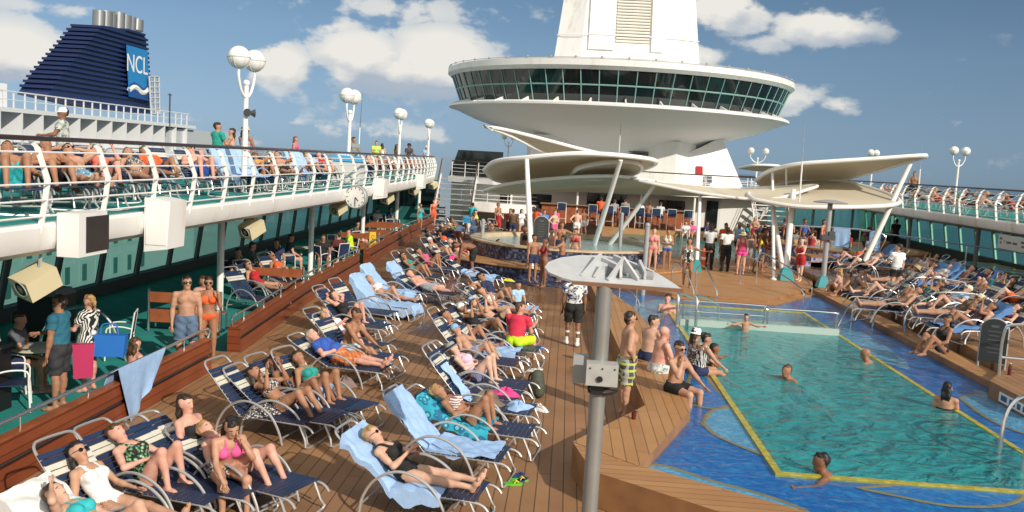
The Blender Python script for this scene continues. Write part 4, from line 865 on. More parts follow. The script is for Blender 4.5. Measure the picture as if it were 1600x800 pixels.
for x0, x1 in ((-2.2, -.62), (1.72, 2.45)):
    for q in (0,):
        V = [fpt(x0, 11.4, 0), fpt(x1, 11.4, 0), fpt(x1, 16.9, 0), fpt(x0+.0, 16.9, 0), fpt(x0, 11.4, .16), fpt(x1, 11.4, .16), fpt(x1, 16.9, .16), fpt(x0, 16.9, .16)]
        b.add(V, [(4, 5, 6, 7), (0, 1, 5, 4), (1, 2, 6, 5), (2, 3, 7, 6), (3, 0, 4, 7)])
b.build('front_panel', WHITE, fn, smooth=False)
b = MB()
for i in range(24):
    z = 12.0+.2*i; c = fpt(.55, z, .06); b.box(c, (2.1, .14, .09), rot=Matrix.Rotation(R(35), 3, 'X'))
b.build('louvre', mat('cream_louvre', (.76, .73, .66), .5), fn, smooth=False)
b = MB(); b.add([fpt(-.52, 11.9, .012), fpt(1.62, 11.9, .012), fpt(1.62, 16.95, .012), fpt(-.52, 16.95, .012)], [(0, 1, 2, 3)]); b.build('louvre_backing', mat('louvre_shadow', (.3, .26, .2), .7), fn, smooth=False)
b = MB()
for z in (12.35,):
    t = (z-10.6)/6.4; k = 1-t
    ring = [(-4.35+.6*t-.05, -3.7+2.1*t-.05), (-2.7+.4*t, -4.7+2.4*t-.2), (2.9-.3*t, -4.7+2.4*t-.2), (4.9-.55*t+.05, -3.7+2.1*t-.05)]
    b.tube([(x, y, z) for x, y in ring], .035, 6)
b.build('pipe', WHITE2, fn)

# ------------------------------------------------------------------ bar building under the lounge
bar = thing('bar_building', 'white deck bar under the lounge with a curved roof edge and dark openings', 'bar')
WALLP = [(-7.5, 57.5), (-4.5, 56), (0, 55.3), (5, 55.3), (9.5, 56.2), (13, 59)]
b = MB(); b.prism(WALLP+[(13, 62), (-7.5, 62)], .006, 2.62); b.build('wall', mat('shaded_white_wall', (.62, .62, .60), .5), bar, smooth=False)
b = MB(); b.prism([(-7.6, 56.6), (-4.6, 54.6), (0, 53.4), (5, 53.4), (9.7, 54.6), (13.6, 58.2), (13.6, 66), (-7.6, 66)], 2.63, 2.95); b.build('roof', WHITE, bar, smooth=False)
b = MB(); b.prism([(-7.5, 56.65), (-4.55, 54.7), (0, 53.5), (5, 53.5), (9.65, 54.7), (13.5, 58.25), (13.5, 66), (-7.5, 66)], 2.952, 2.966); b.build('terrace_floor', mat('pale_terrace_deck', (.50, .48, .45), .7, noise=.1, nscale=1.), bar, smooth=False)  # pale colour chosen to bounce brighter, neutral light up onto the bowl
for x0, x1, z0, z1, y in ((-2.2, -.9, 1.3, 2.2, 55.5), (1.2, 3.6, 1.1, 2.45, 55.27), (5.6, 7.2, 1.2, 2.3, 55.4), (-4.2, -3.0, 1.5, 2.4, 55.9), (8.6, 9.3, .7, 2.4, 55.98)):
    b = MB(); b.bbox((x0, y-.05, z0), (x1, y+.12, z1)); b.build('dark_opening', DARKGLASS, bar, smooth=False)
b = MB(); b.prism([(-1.5, 53.9), (3, 53.9), (7.5, 54.3), (7.5, 54.9), (3, 54.6), (-1.5, 54.6)], .63, 1.7); b.build('counter', BENCHW, bar, smooth=False)
b = MB(); b.prism([(-1.6, 53.7), (3, 53.7), (7.6, 54.1), (7.6, 54.9), (3, 54.62), (-1.6, 54.62)], 1.702, 1.76); b.build('counter_top', mat('counter_stone', (.25, .16, .1), .3), bar, smooth=False)
for x in (-3.4, .6, 4.4, 7.6):
    b = MB(); b.tube([(x, 53.75+abs(x-2.5)*.1, .62), (x, 53.75+abs(x-2.5)*.1, 2.64)], .07, 10); b.build('post', WHITE2, bar)
tr = thing('terrace_railing', 'white railing round the terrace above the bar', 'railing')
TP = [(-7.4, 56.7), (-4.5, 54.8), (0, 53.6), (5, 53.6), (9.6, 54.8), (13.4, 58.3)]
for z, r in ((3.95, .04), (3.72, .016), (3.5, .016), (3.28, .016)):
    b = MB(); b.tube([(*p, z) for p in smooth_path([(*p, 0) for p in TP], 6)[:, :2].tolist()], r, 6); b.build('handrail' if z > 3.9 else 'bar', HRAIL if z > 3.9 else WHITE2, tr)
for p in smooth_path([(*p, 0) for p in TP], 3)[:, :2].tolist(): b = MB(); b.tube([(*p, 2.96), (*p, 3.95)], .025, 6); b.build('post', WHITE2, tr)
# stair at the end of the promenade, with its curved white landing
stt = thing('deck_stairs', 'white open stairs with steel rails leading from the promenade to the upper deck', 'stairs', (-6.7, 52.5, 0))
for i in range(10): b = MB(); b.bbox((-1.2, i*.32, .3*i+.1), (1.0, i*.32+.3, .3*i+.15)); b.build('tread', GREYM, stt, smooth=False)
for s_ in (-1.22, 1.02): b = MB(); b.prism([(0, 0), (.3, 0), (3.3, 2.85), (3.3, 3.1), (3.0, 3.1), (0, .25)], s_-.03, s_+.03, axes=(1, 2, 0)); b.build('stringer', WHITE2, stt, smooth=False)
for s_ in (-1.22, 1.02):
    for h_ in (.45, .7, .95): b = MB(); b.tube([(s_, 0, .1+h_), (s_, 3.2, 3.1+h_)], .022 if h_ < .9 else .03, 6); b.build('rail', CHROME if h_ < .9 else HRAIL, stt)
ld = thing('curved_landing', 'curved white landing with rails beside the stairs', 'landing', (-4.2, 56.5, 0))
b = MB(); b.lathe([(2.6, .95), (2.65, 1.0), (2.65, 1.5), (2.6, 1.52), (0, 1.52)], n=32, a0=PI*.9, a1=PI*2.1); b.build('apron', WHITE, ld)
for h_ in (1.75, 2.0, 2.25): b = MB(); b.tube([(2.55*math.cos(t), 2.55*math.sin(t), h_) for t in np.linspace(PI*.95, PI*2.05, 24)], .022, 6); b.build('rail', WHITE2, ld)
for t in np.linspace(PI*.95, PI*2.05, 8): b = MB(); b.tube([(2.55*math.cos(t), 2.55*math.sin(t), 1.5), (2.55*math.cos(t), 2.55*math.sin(t), 2.25)], .02, 6); b.build('post', WHITE2, ld)
# end bulkhead of the promenade with teal windows
bk = thing('end_bulkhead', 'teal glazed bulkhead closing the far end of the promenade', 'wall'); b = MB(); b.bbox((-12.5, 57.2, .02), (-8.2, 57.4, 2.64)); b.build('panel', mat('teal_bulkhead', (.03, .14, .14), .4), bk, smooth=False)
for i in range(3): b = MB(); b.bbox((-12.2+1.35*i, 57.12, .9), (-11.1+1.35*i, 57.197, 2.4)); b.build('window', DARKGLASS, bk, smooth=False)
ew = thing('end_windscreen', 'green glazed end screen with white stairs beside it beyond the lilac whirlpool', 'windscreen', (0, 59.2, 0))
b = MB(); b.bbox((9.6, -.1, .02), (21, .1, .95)); b.build('sill_wall', MATS['windscreen_sill'], ew, smooth=False)
po_ = None
for i in range(10):
    if po_ is None:
        b = MB(); b.bbox((-.07, -.08, .95), (.07, .08, 2.66)); po_ = o = b.build('mullion', FRAMEG, ew, smooth=False); b = MB(); b.add([(.08, 0, .96), (1.17, 0, .96), (1.17, 0, 2.64), (.08, 0, 2.64)], [(0, 1, 2, 3)]); pg_ = q = b.build('glass_pane', MATS['pale_green_glass'], ew, smooth=False)
    else: o = po_.copy(); COL.objects.link(o); q = pg_.copy(); COL.objects.link(q); o.parent = q.parent = ew
    o.location = q.location = (9.7+1.25*i, 0, 0)
b = MB(); b.bbox((9.4, -.9, 2.67), (15.2, 5, 3.0)); b.build('header_deck', WHITE, ew, smooth=False)
s2 = thing('deck_stairs', 'white open stairs in front of the green end screen on the shaded side', 'stairs', (12.6, 54.6, 0))
for i in range(9): b = MB(); b.bbox((-1.0, i*.34, .3*i+.15), (1.0, i*.34+.3, .3*i+.2)); b.build('tread', WHITE2, s2, smooth=False)
for s_ in (-1.05, 1.05):
    b = MB(); b.tube([(s_, 0, .15), (s_, 3.0, 2.8)], .06, 6); b.build('stringer', WHITE2, s2)
    for h_ in (.5, .95): b = MB(); b.tube([(s_, 0, .15+h_), (s_, 3.0, 2.8+h_)], .025, 6); b.build('rail', WHITE2, s2)
er = thing('terrace_railing', 'white railing on the short bridge above the green end screen', 'railing', (0, 58.4, 0))
for z_ in (3.3, 3.6, 4.0): b = MB(); b.tube([(9.4, 0, z_), (15.0, 0, z_)], .018 if z_ < 3.9 else .04, 6); b.build('bar' if z_ < 3.9 else 'handrail', WHITE2 if z_ < 3.9 else HRAIL, er)
for i in range(6): b = MB(); b.tube([(9.5+1.08*i, 0, 3.002), (9.5+1.08*i, 0, 3.98)], .025, 6); b.build('post', WHITE2, er)
wc = thing('wind_shelter', 'dark green glass shelter on the upper deck beside the sail canopy', 'shelter', (-6.1, 58, 3.0)); b = MB(); b.prism([(-1.6, 0), (1.8, 0), (1.8, 1.6), (-1.1, 1.6)], -.04, .04, axes=(0, 2, 1)); b.build('glass', DARKGLASS, wc, smooth=False); 
b = MB(); b.tube([(-1.6, 0, 0), (-1.1, 0, 1.62), (1.8, 0, 1.62)], .05, 6); b.build('frame', FRAMED, wc)
# ------------------------------------------------------------------ shade canopies over the whirlpool and the far deck
def AX(px, py, X): d = ray(px, py); t = X/d[0]; return EYE+d*t
def PT(p): return AY(*p)
def canopy(name, label, rim, sag=.25, r=.09, closed=None, n=6, inner=.0):
    P = np.array([PT(p) for p in rim]); P = smooth_path(list(P)+[P[0]], n)[:-1] if closed is None else P
    t = thing(name, label, 'canopy'); c = P.mean(0)
    b = MB(); b.tube(P, r, 8, close=True); b.build('rim_tube', WHITE2, t)
    k = len(P); rings = 5; V = []
    for th in (0, -.012):
        for i in range(rings):
            f = 1-i/rings; f0 = .985 if i == 0 else f
            for p in P: V.append(c+(p-c)*f0+(0, 0, -sag*(1-f*f)+th))
        V.append(c+(0, 0, -sag+th))
    F = []; h = rings*k+1
    for o in (0, h):
        for i in range(rings-1):
            for j in range(k): q = (o+i*k+j, o+i*k+(j+1) % k, o+(i+1)*k+(j+1) % k, o+(i+1)*k+j); F.append(q if o == 0 else q[::-1])
        for j in range(k): q = (o+(rings-1)*k+j, o+(rings-1)*k+(j+1) % k, o+rings*k); F.append(q if o == 0 else q[::-1])
    b = MB(); b.add(V, F); b.build('membrane', MEMB, t); return t
canopy('shade_canopy', 'round cream shade canopy with a white rim tilted over the mosaic whirlpool', [(757, 266, 36.5), (775, 252, 35.2), (823, 246, 34.2), (900, 240, 33.8), (970, 243, 34.2), (1025, 252, 35.4), (1000, 266, 36.8), (960, 276, 38), (880, 283, 38.6), (820, 286, 38.4), (775, 281, 37.6)], -.28, .095)
canopy('shade_canopy', 'small oval shade ring hung inside the round cream canopy', [(893, 274, 36.4), (905, 262, 35.6), (945, 254, 35.2), (990, 253, 35.4), (1003, 262, 36.4), (985, 273, 37.2), (930, 279, 37.4)], -.08, .09)
canopy('shade_canopy', 'long flat leaf shaped canopy below the round one, reaching to the bar roof', [(757, 298, 38), (790, 288, 36.8), (850, 280, 36), (930, 275, 36), (990, 278, 36.6), (1060, 295, 38), (1108, 304, 40), (1000, 302, 42), (900, 298, 42), (800, 302, 40)], -.12, .07)
canopy('shade_canopy', 'pointed triangular shade sail rising above the round cream canopy', [(756, 197, 37), (800, 205, 37.2), (900, 231, 38), (955, 246, 38.6), (900, 252, 39), (855, 240, 38.4), (800, 213, 37.4)], .03, .075, n=3)
canopy('shade_canopy', 'large leaf shaped canopy with its pointed tip on the slanted mast', [(1182, 282, 37), (1200, 268, 36), (1240, 257, 35), (1300, 252, 34.5), (1380, 247, 34.3), (1447, 243, 34.2), (1420, 252, 35.2), (1365, 268, 36.6), (1300, 284, 38), (1240, 291, 38.6), (1195, 290, 38.2)], -.22, .08, n=4)
canopy('shade_canopy', 'sunlit cream disc canopy at the right with the shadow of a lamp on it', [(1178, 312, 34.6), (1240, 322, 33.6), (1310, 324, 33.2), (1390, 321, 33.6), (1404, 312, 34.6), (1370, 297, 36.2), (1318, 284, 37.6), (1260, 282, 38), (1200, 292, 37), (1170, 302, 35.6)], -.06, .08)
canopy('shade_canopy', 'narrow twisted canopy strip linking the round canopy to the sunlit disc', [(985, 279, 36.5), (1040, 291, 36), (1110, 304, 35.4), (1200, 312, 34.8), (1262, 296, 35), (1276, 290, 35.4), (1240, 291, 36), (1170, 294, 36.6), (1090, 292, 37)], .05, .06, n=4)
canopy('shade_canopy', 'small white canopy behind the leaf shaped one, under a double globe lamp', [(1155, 262, 48), (1180, 258, 47), (1215, 259, 47), (1222, 263, 48), (1190, 266, 49)], .05, .07)
def mast(label, top, foot, z0, r=.09, base=None, name='canopy_mast'):
    B = G(*foot, z0); T = AY(*top)
    t = thing(name, label, 'mast', B); b = MB(); d = T-B; b.tube([(0, 0, .02), d*.5, d], [r*1.05, r, r*.85], 12); b.build('shaft', WHITE2, t)
    b = MB()
    if base: b.lathe([(r*3.4, .0), (r*3.2, .05), (r*2.2, .36), (r*1.2, .44)], n=4, a0=PI/4, a1=PI/4+2*PI); b.build('teal_base', mat('teal_base_paint', (.02, .26, .30), .4), t, smooth=False)
    else: b.lathe([(r*2.0, .0), (r*2.0, .04), (r*1.1, .07)], n=16); b.build('base_plate', WHITE2, t)
mast('white mast at the whirlpool edge carrying the round canopy', (823, 249, 34.2), (831, 419), .47, .10)
mast('slanted white mast, the nearer of a pair leaning behind the white disc', (970, 250, 34.3), (924, 398), .47, .10)
mast('slanted white mast, the farther of a pair leaning behind the white disc', (1028, 283, 36.6), (942, 396), .47, .095)
mast('upright white mast with a teal foot behind the zebra swimsuit woman', (1094, 302, 36), (1088, 424), .40, .075, True)
mast('white mast with a teal foot holding up the disc canopy', (1240, 297, 34.8), (1227, 437), .40, .11, True)
mast('slim white mast leaning to the left of the teal footed mast', (1206, 316, 35), (1224, 430), .40, .10)
mast('long slanted white mast running up to the tip of the leaf canopy', (1425, 250, 34.6), (1340, 432), .60, .10)
mast('thin white strut between the leaf canopy and the strip', (1207, 268, 36), (1209, 437), .40, .06)
mast('second thin strut under the leaf canopy', (1228, 263, 36), (1232, 420), .40, .045)
# grey reflector post standing in front of the sunlit canopy
def reflector(label, base, z0, ztop, r, bm, mname):
    t = thing('reflector_post', label, 'light post', base); b = MB(); b.tube([(0, 0, .01), (0, 0, ztop)], [r, r*.95], 16); b.build('pole', mname, t); return t
b_ = G(1285, 449, .40); t = reflector('grey post with a small round plate and teal foot before the sunlit canopy', b_, .4, 2.95, .09, None, GREYM)
b = MB(); b.lathe([(0, 2.98), (.55, 2.94), (.57, 2.97), (.2, 3.05), (0, 3.06)], n=28); b.build('round_plate', GREYM, t); b = MB(); b.lathe([(.3, .005), (.28, .06), (.16, .36), (.1, .42)], n=4, a0=PI/4, a1=PI/4+2*PI); b.build('teal_base', MATS['teal_base_paint'], t, smooth=False)
b = MB(); b.box((0, -.06, 1.75), (.45, .3, .16)); b.box((.1, -.12, 1.9), (.2, .2, .14)); b.build('floodlight', DGREY, t, smooth=False)
# the big one close to the camera
PB = np.array((.39, 8.13, 0.)); t = thing('reflector_post', 'tall grey post close to the camera with a white winged reflector plate on top', 'light post', PB)
zt = AY(940, 440, 8.13)[2]; topx = AY(940, 440, 8.13)[0]-PB[0]
GALV = mat('galvanised_post', (.27, .27, .26), .4, .35, noise=.12, nscale=2.5)
b = MB(); b.tube([(0, 0, .012), (0, 0, zt-.02)], .074, 24); b.build('pole', GALV, t)
zb = AY(940, 583, 8.0)[2]
b = MB(); b.box((.02, -.14, zb), (.285, .16, .20)); b.build('control_box', mat('box_grey', (.38, .385, .37), .45, noise=.10, nscale=9), t, smooth=False); 
b = MB(); b.tube([(.0, -.223, zb-.035), (.0, -.236, zb-.035)], .028, 12); b.build('socket', BLACK, t)
for x in (-.09, .02, .13): b = MB(); b.tube([(x, -.22, zb+.06), (x, -.228, zb+.06)], .008, 8); b.build('screw', BLACK, t)
b = MB(); b.box((-.17, .1, zb-.02), (.14, .1, .26)); b.build('rear_box', GREYM, t, smooth=False)
b = MB(); b.tube(smooth_path([(-.08, -.08, zb-.14), (.0, -.11, zb-.17), (.08, -.09, zb-.15), (.17, -.05, zb-.17), (.08, -.10, zb-.20), (-.07, -.10, zb-.19), (-.09, -.08, zb-.13)], 4), .013, 6); b.box((-.01, -.10, zb-.16), (.12, .05, .09)); b.build('cable_coil', BLACK, t)
tl = R(20); ROT = np.array(Matrix.Rotation(tl, 3, 'X')); pc = np.array((0, 0, zt))
out = [(-.29, .0), (-.40, .05), (-.52, .14), (-.56, .24), (-.53, .35), (-.42, .46), (-.24, .54), (-.02, .565), (.16, .53), (.36, .40), (.53, .20), (.63, .06), (.68, -.02), (.66, -.03)]
def plate(poly, z0, z1, name, m):
    b = MB(); b.prism(poly, z0, z1); b.v = [v @ ROT.T+pc for v in b.v]; return b.build(name, m, t, smooth=False)
RW = mat('reflector_white', (.50, .515, .53), .4, noise=.06, nscale=8)
plate([(x, y-.06) for x, y in out], 0, .022, 'plate', RW); plate([(x*1.0, y-.062) for x, y in [(-.30, -.012), (.70, -.032), (.70, -.02), (-.29, .0)]], -.012, .024, 'front_edge', mat('coppery_edge', (.28, .16, .11), .4))
def fin_(p, q, h0, h1, w=.012, nm='fin', m=RW):
    p = np.array(p); q = np.array(q); n = nrm((-(q-p)[1], (q-p)[0]))*w; V = [(*(p+n), .024), (*(q+n), .024), (*(q-n), .024), (*(p-n), .024), (*(p+n), h0), (*(q+n), h1), (*(q-n), h1), (*(p-n), h0)]
    b = MB(); b.add(np.array(V) @ ROT.T+pc, [(3, 2, 1, 0), (4, 5, 6, 7), (0, 1, 5, 4), (1, 2, 6, 5), (2, 3, 7, 6), (3, 0, 4, 7)]); b.build(nm, m, t, smooth=False)
b = MB(); b.prism([(.0, .06), (.36, .05), (.32, .30), (.04, .38)], .0235, .027); b.v = [v @ ROT.T+pc for v in b.v]; b.build('recess_shade', mat('recess_shade_grey', (.16, .17, .18), .5), t, smooth=False)  # flat dark plate, its colour stands for the shade inside the folds
fin_((-.22, .04), (-.04, .40), .03, .10); fin_((-.04, .40), (.32, .10), .06, .04); fin_((-.10, .02), (-.02, .22), .04, .08); fin_((.02, -.02), (.16, .16), .04, .19); fin_((.16, .16), (.30, .02), .19, .05); fin_((.36, .05), (.32, .30), .10, .10); fin_((.08, .42), (.44, .14), .08, .07); fin_((.14, .02), (.14, .14), .05, .13)
fin_((.20, .13), (.44, .10), .06, .06, .05, 'lamp_housing', GREYM)

# ------------------------------------------------------------------ lamps
def lamp(label, loc, z_g, dia, sep, ang, spk=False):
    t = thing('lamp_post', label, 'lamp', loc, ang); z = z_g-loc[2]; r = dia/2
    b = MB(); b.tube([(0, 0, .0), (0, 0, z*.5), (0, 0, z-dia*1.15)], [r*.28, r*.25, r*.22], 12); b.ball((0, 0, z-dia*1.1), r*.33, 10, 6); b.build('pole', WHITE2, t)
    b = MB(); P = [(-sep/2, 0, z-r*.95), (-sep/2, 0, z-dia*.9), (-sep*.3, 0, z-dia*1.5), (0, 0, z-dia*1.75), (sep*.3, 0, z-dia*1.5), (sep/2, 0, z-dia*.9), (sep/2, 0, z-r*.95)]; b.tube(smooth_path(P, 5), r*.13, 8); b.build('fork', WHITE2, t)
    for s in (-1, 1):
        b = MB(); b.ball((s*sep/2, 0, z), r, 24, 14); g = b.build('globe', mat('opal_globe', (.82, .82, .80), .25), t)
        b = MB(); b.lathe([(r*1.03, -.02*dia), (r*1.05, 0), (r*1.03, .02*dia)], (s*sep/2, 0, z), 24)
        for k in range(6):
            a = k*PI/3; b.tube([(s*sep/2+r*1.03*math.cos(a)*math.cos(e), r*1.03*math.sin(a)*math.cos(e), z-r*1.03*math.sin(e)) for e in np.linspace(0, PI/2, 6)], r*.035, 4)
        b.build('cage', mat('cage_white', (.6, .6, .58), .4), g)
    if spk:
        b = MB(); 
        for s in (-1, 1): b.tube([(.0+s*.04, -.1, z*.60), (s*.11, -.14-.04*s, z*.60)], [.04, .10], 16)
        b.build('horn_speaker', DGREY, t)
for i, (px, py, X, lab) in enumerate(((386, 92, -7.8, 'white double globe lamp with a dark horn speaker, nearest on the sunlit upper deck'), (548, 150, -7.9, 'white double globe lamp standing beside a man at the blue towel bin'), (626, 178, -8.0, 'white double globe lamp behind the man in the black cap'), (671, 193, -8.2, 'white globe lamp at the far end of the sunlit upper deck by the straw hat'))):
    p = AX(px, py, X); lamp(lab, (p[0], p[1], 3.056), p[2], .52, .72, R((81, 84, 91, 93)[i]), i == 0)
for px, py, Y, lab, sc, ang in ((1500, 236, 38, 'white double globe lamp on the shaded upper deck, the biggest there', .36, 8), (1365, 239, 49, 'white double globe lamp seen above the leaf canopy', .36, 40), (1185, 236, 58, 'white lamp with widely forked globes beside the bar terrace', .42, 0)):
    p = AY(px, py, Y); lamp(lab, (p[0], p[1], 3.056 if px > 1200 else 2.97), p[2], sc, sc*1.4 if px > 1200 else sc*2.2, R(ang))
lamp('white double lamp behind the pointed sail', (*AY(795, 215, 60)[:2], 2.97), AY(795, 213, 60)[2], .4, .6, R(20))
for px, y0, y1, Y, lab in ((1251, 290, 195, 33, 'thin whip antenna rising in front of the leaf canopy'), (1436, 292, 222, 44, 'whip antenna with a white foot on the shaded upper deck'), (967, 240, 165, 53, 'thin whip antenna in front of the lounge bowl'), (560, 235, 145, 48, 'thin dark whip antenna on the sunlit upper deck')):
    a = AY(px, y0, Y); c = AY(px+(y0-y1)*.07, y1, Y); t = thing('whip_antenna', lab, 'antenna', a-(0, 0, .9 if px in (1436, 560) else .6)); d = c-a
    h_ = .9 if px in (1436, 560) else .6
    b = MB(); b.tube([(0, 0, 0), d*.4+(0, 0, h_)], .03, 6); b.build('foot', WHITE2, t); b = MB(); b.tube([d*.4+(0, 0, h_), d+(0, 0, h_)], [.016, .006], 5); b.build('whip', GREYM if px != 560 else DGREY, t)

# ------------------------------------------------------------------ boxes, clock and speakers on the balcony edge
def bal_y(px): return 6.66*1400/(890-px)
def bbox_(name, label, cat, pxc, w, z0, z1, d=.42):
    y = bal_y(pxc); t = thing(name, label, cat, (ex(LE, y)+.16, y, 0)); return t
y = bal_y(95); t = thing('screen_housing', 'white box with a dark screen let into it, hung on the balcony edge', 'screen', (-6.64, y, 2.96))
b = MB(); b.bbox((.0, -.42, -.36), (.30, .30, .22)); b.build('housing', WHITE, t, smooth=False); b = MB(); b.bbox((.302, -.25, -.31), (.312, .33, .17)); b.build('screen', mat('dark_screen', (.03, .03, .032), .15), t, smooth=False)
for px, lab, w, z0, z1, d in ((228, 'large white cabinet hung outside the railing, nearest the camera', .62, -.58, .28, .42), (588, 'white cabinet on the balcony edge right beside the clock', .75, -.42, .32, .4), (667, 'small white cabinet far along the balcony edge', .8, -.42, .3, .35)):
    y = bal_y(px); t = thing('wall_cabinet', lab, 'cabinet', (ex(LE, y)+.145, y, 3.0)); b = MB(); b.prism([(0, z0), (d*.9, z0+.06), (d, z1-.04), (.12, z1), (0, z1)], -w/2, w/2, axes=(0, 2, 1)); b.build('body', WHITE, t, smooth=False)
    b = MB(); b.bbox((.03, -w/2-.014, z0+.12), (d*.86, -w/2-.002, z1-.1)); b.build('door', WHITE2, t, smooth=False)
cp = AX(557, 308, -6.35); t = thing('clock', 'round white clock with black hands showing half past four, under the balcony edge', 'clock', cp, R(-14))
b = MB(); Rx = np.array(Matrix.Rotation(PI/2, 3, 'X')); b.lathe([(0, -.1), (.33, -.1), (.36, -.06), (.36, .06), (.33, .09), (.31, .07)], n=40, rot=Rx); b.build('case', GREYM, t)
b = MB(); b.lathe([(0, .072), (.31, .072)], n=40, rot=Rx); b.build('dial', mat('clock_dial', (.8, .8, .76), .4), t)
b = MB()
for k in range(12):
    a = k*PI/6; r_ = Matrix.Rotation(-a, 3, 'Y'); b.box((.27*math.sin(a), -.077, .27*math.cos(a)), (.022, .006, .05), rot=np.array(r_))
b.build('hour_mark', BLACK, t, smooth=False)
for a, L, nm in ((R(137), .15, 'hour_hand'), (R(180), .23, 'minute_hand')):
    b = MB(); b.box((L/2*math.sin(a), -.083-(.004 if L > .2 else 0), L/2*math.cos(a)), (.022, .004, L), rot=np.array(Matrix.Rotation(a, 3, 'Y'))); b.build(nm, BLACK, t, smooth=False)
SPKL = ['big beige speaker with a pale cone hanging over the shaded tables', 'beige speaker under the balcony above the dark loungers', 'beige speaker under the balcony to the left of the clock', 'beige speaker under the balcony just beyond the clock', 'smaller beige speaker between two far pillars', 'farthest beige speaker by the end bulkhead']
for (px, py, X), lab in zip(((50, 440, -6.95), (391, 357, -7.1), (527, 325, -7.3), (604, 310, -7.4), (646, 297, -7.6), (676, 289, -7.8)), SPKL):
    p = AX(px, py, X); t = thing('loudspeaker', lab, 'speaker', p, R(-28)); rx = np.array(Matrix.Rotation(R(26), 3, 'X') @ Matrix.Rotation(R(10), 3, 'Y'))
    b = MB(); b.box((0, .05, 0), (.37, .46, .29), rot=rx); 
    b.build('housing', BEIGE, t, smooth=False)
    f = np.array((0, -.186, 0))
    b = MB(); b.lathe([(.13, 0), (.12, .012), (.1, .006), (.045, -.0), (0, .012)], rx @ np.array((.02, -.183, .0)), 20, rot=rx @ np.array(Matrix.Rotation(PI/2, 3, 'X'))); b.build('cone', mat('speaker_cone', (.5, .48, .42), .5), t)
    b = MB(); b.lathe([(.105, .004), (.06, .010)], rx @ np.array((.02, -.184, .0)), 20, rot=rx @ np.array(Matrix.Rotation(PI/2, 3, 'X'))); b.build('cone_ring', BLACK, t)
    b = MB(); b.tube([(0, .1, .12), (0, .12, 2.64-p[2])], .025, 6); b.build('bracket', GREYM, t)

# ------------------------------------------------------------------ loungers, chairs, tables
def make_lounger(al):
    t = thing('sun_lounger', None, 'sun lounger', group='navy strapped sun loungers'); a = R(al); c, s = math.cos(a), math.sin(a); hx, hz = .74, .34; L = .80
    def bk(u, off=0.): return np.array((hx-c*u+s*off, 0, hz+s*u+c*off))
    b = MB()
    for y in (-.31, .31): b.tube(smooth_path([(hx, y, hz), (1.2, y, .34), (1.72, y, .33), (1.86, y, .30), (1.92, y, .24)], 4), .016, 6)
    b.build('side_rail', ALU, t)
    b = MB(); b.tube(smooth_path([(1.70, -.31, .33), (1.80, -.31, .12), (1.84, -.31, .018), (1.84, .31, .018), (1.80, .31, .12), (1.70, .31, .33)], 3), .016, 6); b.build('foot_leg', ALU, t)
    for y in (-.345, .345):
        b = MB(); b.tube(smooth_path([(.38, y, .012), (.42, y, .22), (.56, y, .44), (.80, y, .57), (1.04, y, .55), (1.26, y, .42), (1.40, y, .20), (1.46, y, .012)], 4), .018, 8); b.build('arched_arm', ALU, t)
    for q in ((.40, .13), (1.43, .10)): b = MB(); b.tube([(q[0], -.345, q[1]), (q[0], .345, q[1])], .013, 6); b.build('cross_bar', ALU, t)
    b = MB(); b.tube(smooth_path([bk(0)+(0, -.29, 0), bk(.4)+(0, -.29, 0), bk(L)+(0, -.29, 0), bk(L+.12)+(0, -.25, 0), bk(L+.15)+(0, -.15, 0), bk(L+.15)+(0, .15, 0), bk(L+.12)+(0, .25, 0), bk(L)+(0, .29, 0), bk(.4)+(0, .29, 0), bk(0)+(0, .29, 0)], 3), .016, 6); b.build('back_frame', ALU, t)
    rot = np.array(((-c, 0, s), (0, 1, 0), (s, 0, c))).T
    b = MB()
    for i in range(14): b.box((.80+.072*i, 0, .352), (.060, .655, .010))
    b.build('seat_straps', NAVY, t, smooth=False)
    b = MB(); b2 = MB()
    for i in range(11): (b2 if i in (7, 8) else b).box(bk(.045+.072*i, .014), (.060, .61, .010), rot=rot)
    b.build('back_straps', NAVY, t, smooth=False); b2.build('headrest_strap', CREAM, t, smooth=False)
    return t
LP = {a: make_lounger(a) for a in (12, 28, 38, 48)}; USED = set()
def place(proto, loc, rz, label, group=None):
    if proto not in TREE: TREE[proto] = kids(proto); [TREE.__setitem__(k_, kids(k_)) for k_ in TREE[proto]]
    o = copy_tree(proto) if proto in USED else proto; USED.add(proto)
    o.location = Vector(loc); o.rotation_euler = (0, 0, rz); tag(o, label); 
    if group: o['group'] = group
    return o
def nearal(al): return min(LP, key=lambda a: abs(a-al))
def lounger(label, loc, rz, al=38, group='navy strapped sun loungers'): return place(LP[nearal(al)], loc, rz, label, group)
def make_chair(stool=False):
    dz = .32 if stool else 0; t = thing('bar_stool' if stool else 'dining_chair', None, 'bar stool' if stool else 'chair')
    b = MB()
    for y in (-.25, .25): b.tube(smooth_path([(.24, y*1.05, .012), (.22, y, .42+dz), (.20, y, .63+dz), (-.02, y, .66+dz), (-.22, y, .62+dz)], 3), .014, 6); b.tube([(-.26, y*1.05, .012), (-.20, y, .43+dz), (-.27, y, .92+dz)], .014, 6)
    b.tube([(-.27, -.25, .92+dz), (-.27, .25, .92+dz)], .014, 6); b.tube([(.22, -.25, .42+dz), (.22, .25, .42+dz)], .014, 6)
    if stool:
        for y in (-.25, .25): b.tube([(.23, y, .3), (-.23, y, .3)], .012, 5)
        b.tube([(.23, -.25, .3), (.23, .25, .3)], .012, 5)
    b.build('frame', WHITE2, t)
    b = MB(); b.box((0, 0, .425+dz), (.42, .48, .014)); b.build('seat', NAVY, t, smooth=False); 
    b = MB(); b.box((-.238, 0, .69+dz), (.014, .48, .42), rot=np.array(Matrix.Rotation(R(-8), 3, 'Y'))); b.build('backrest', NAVY, t, smooth=False); return t
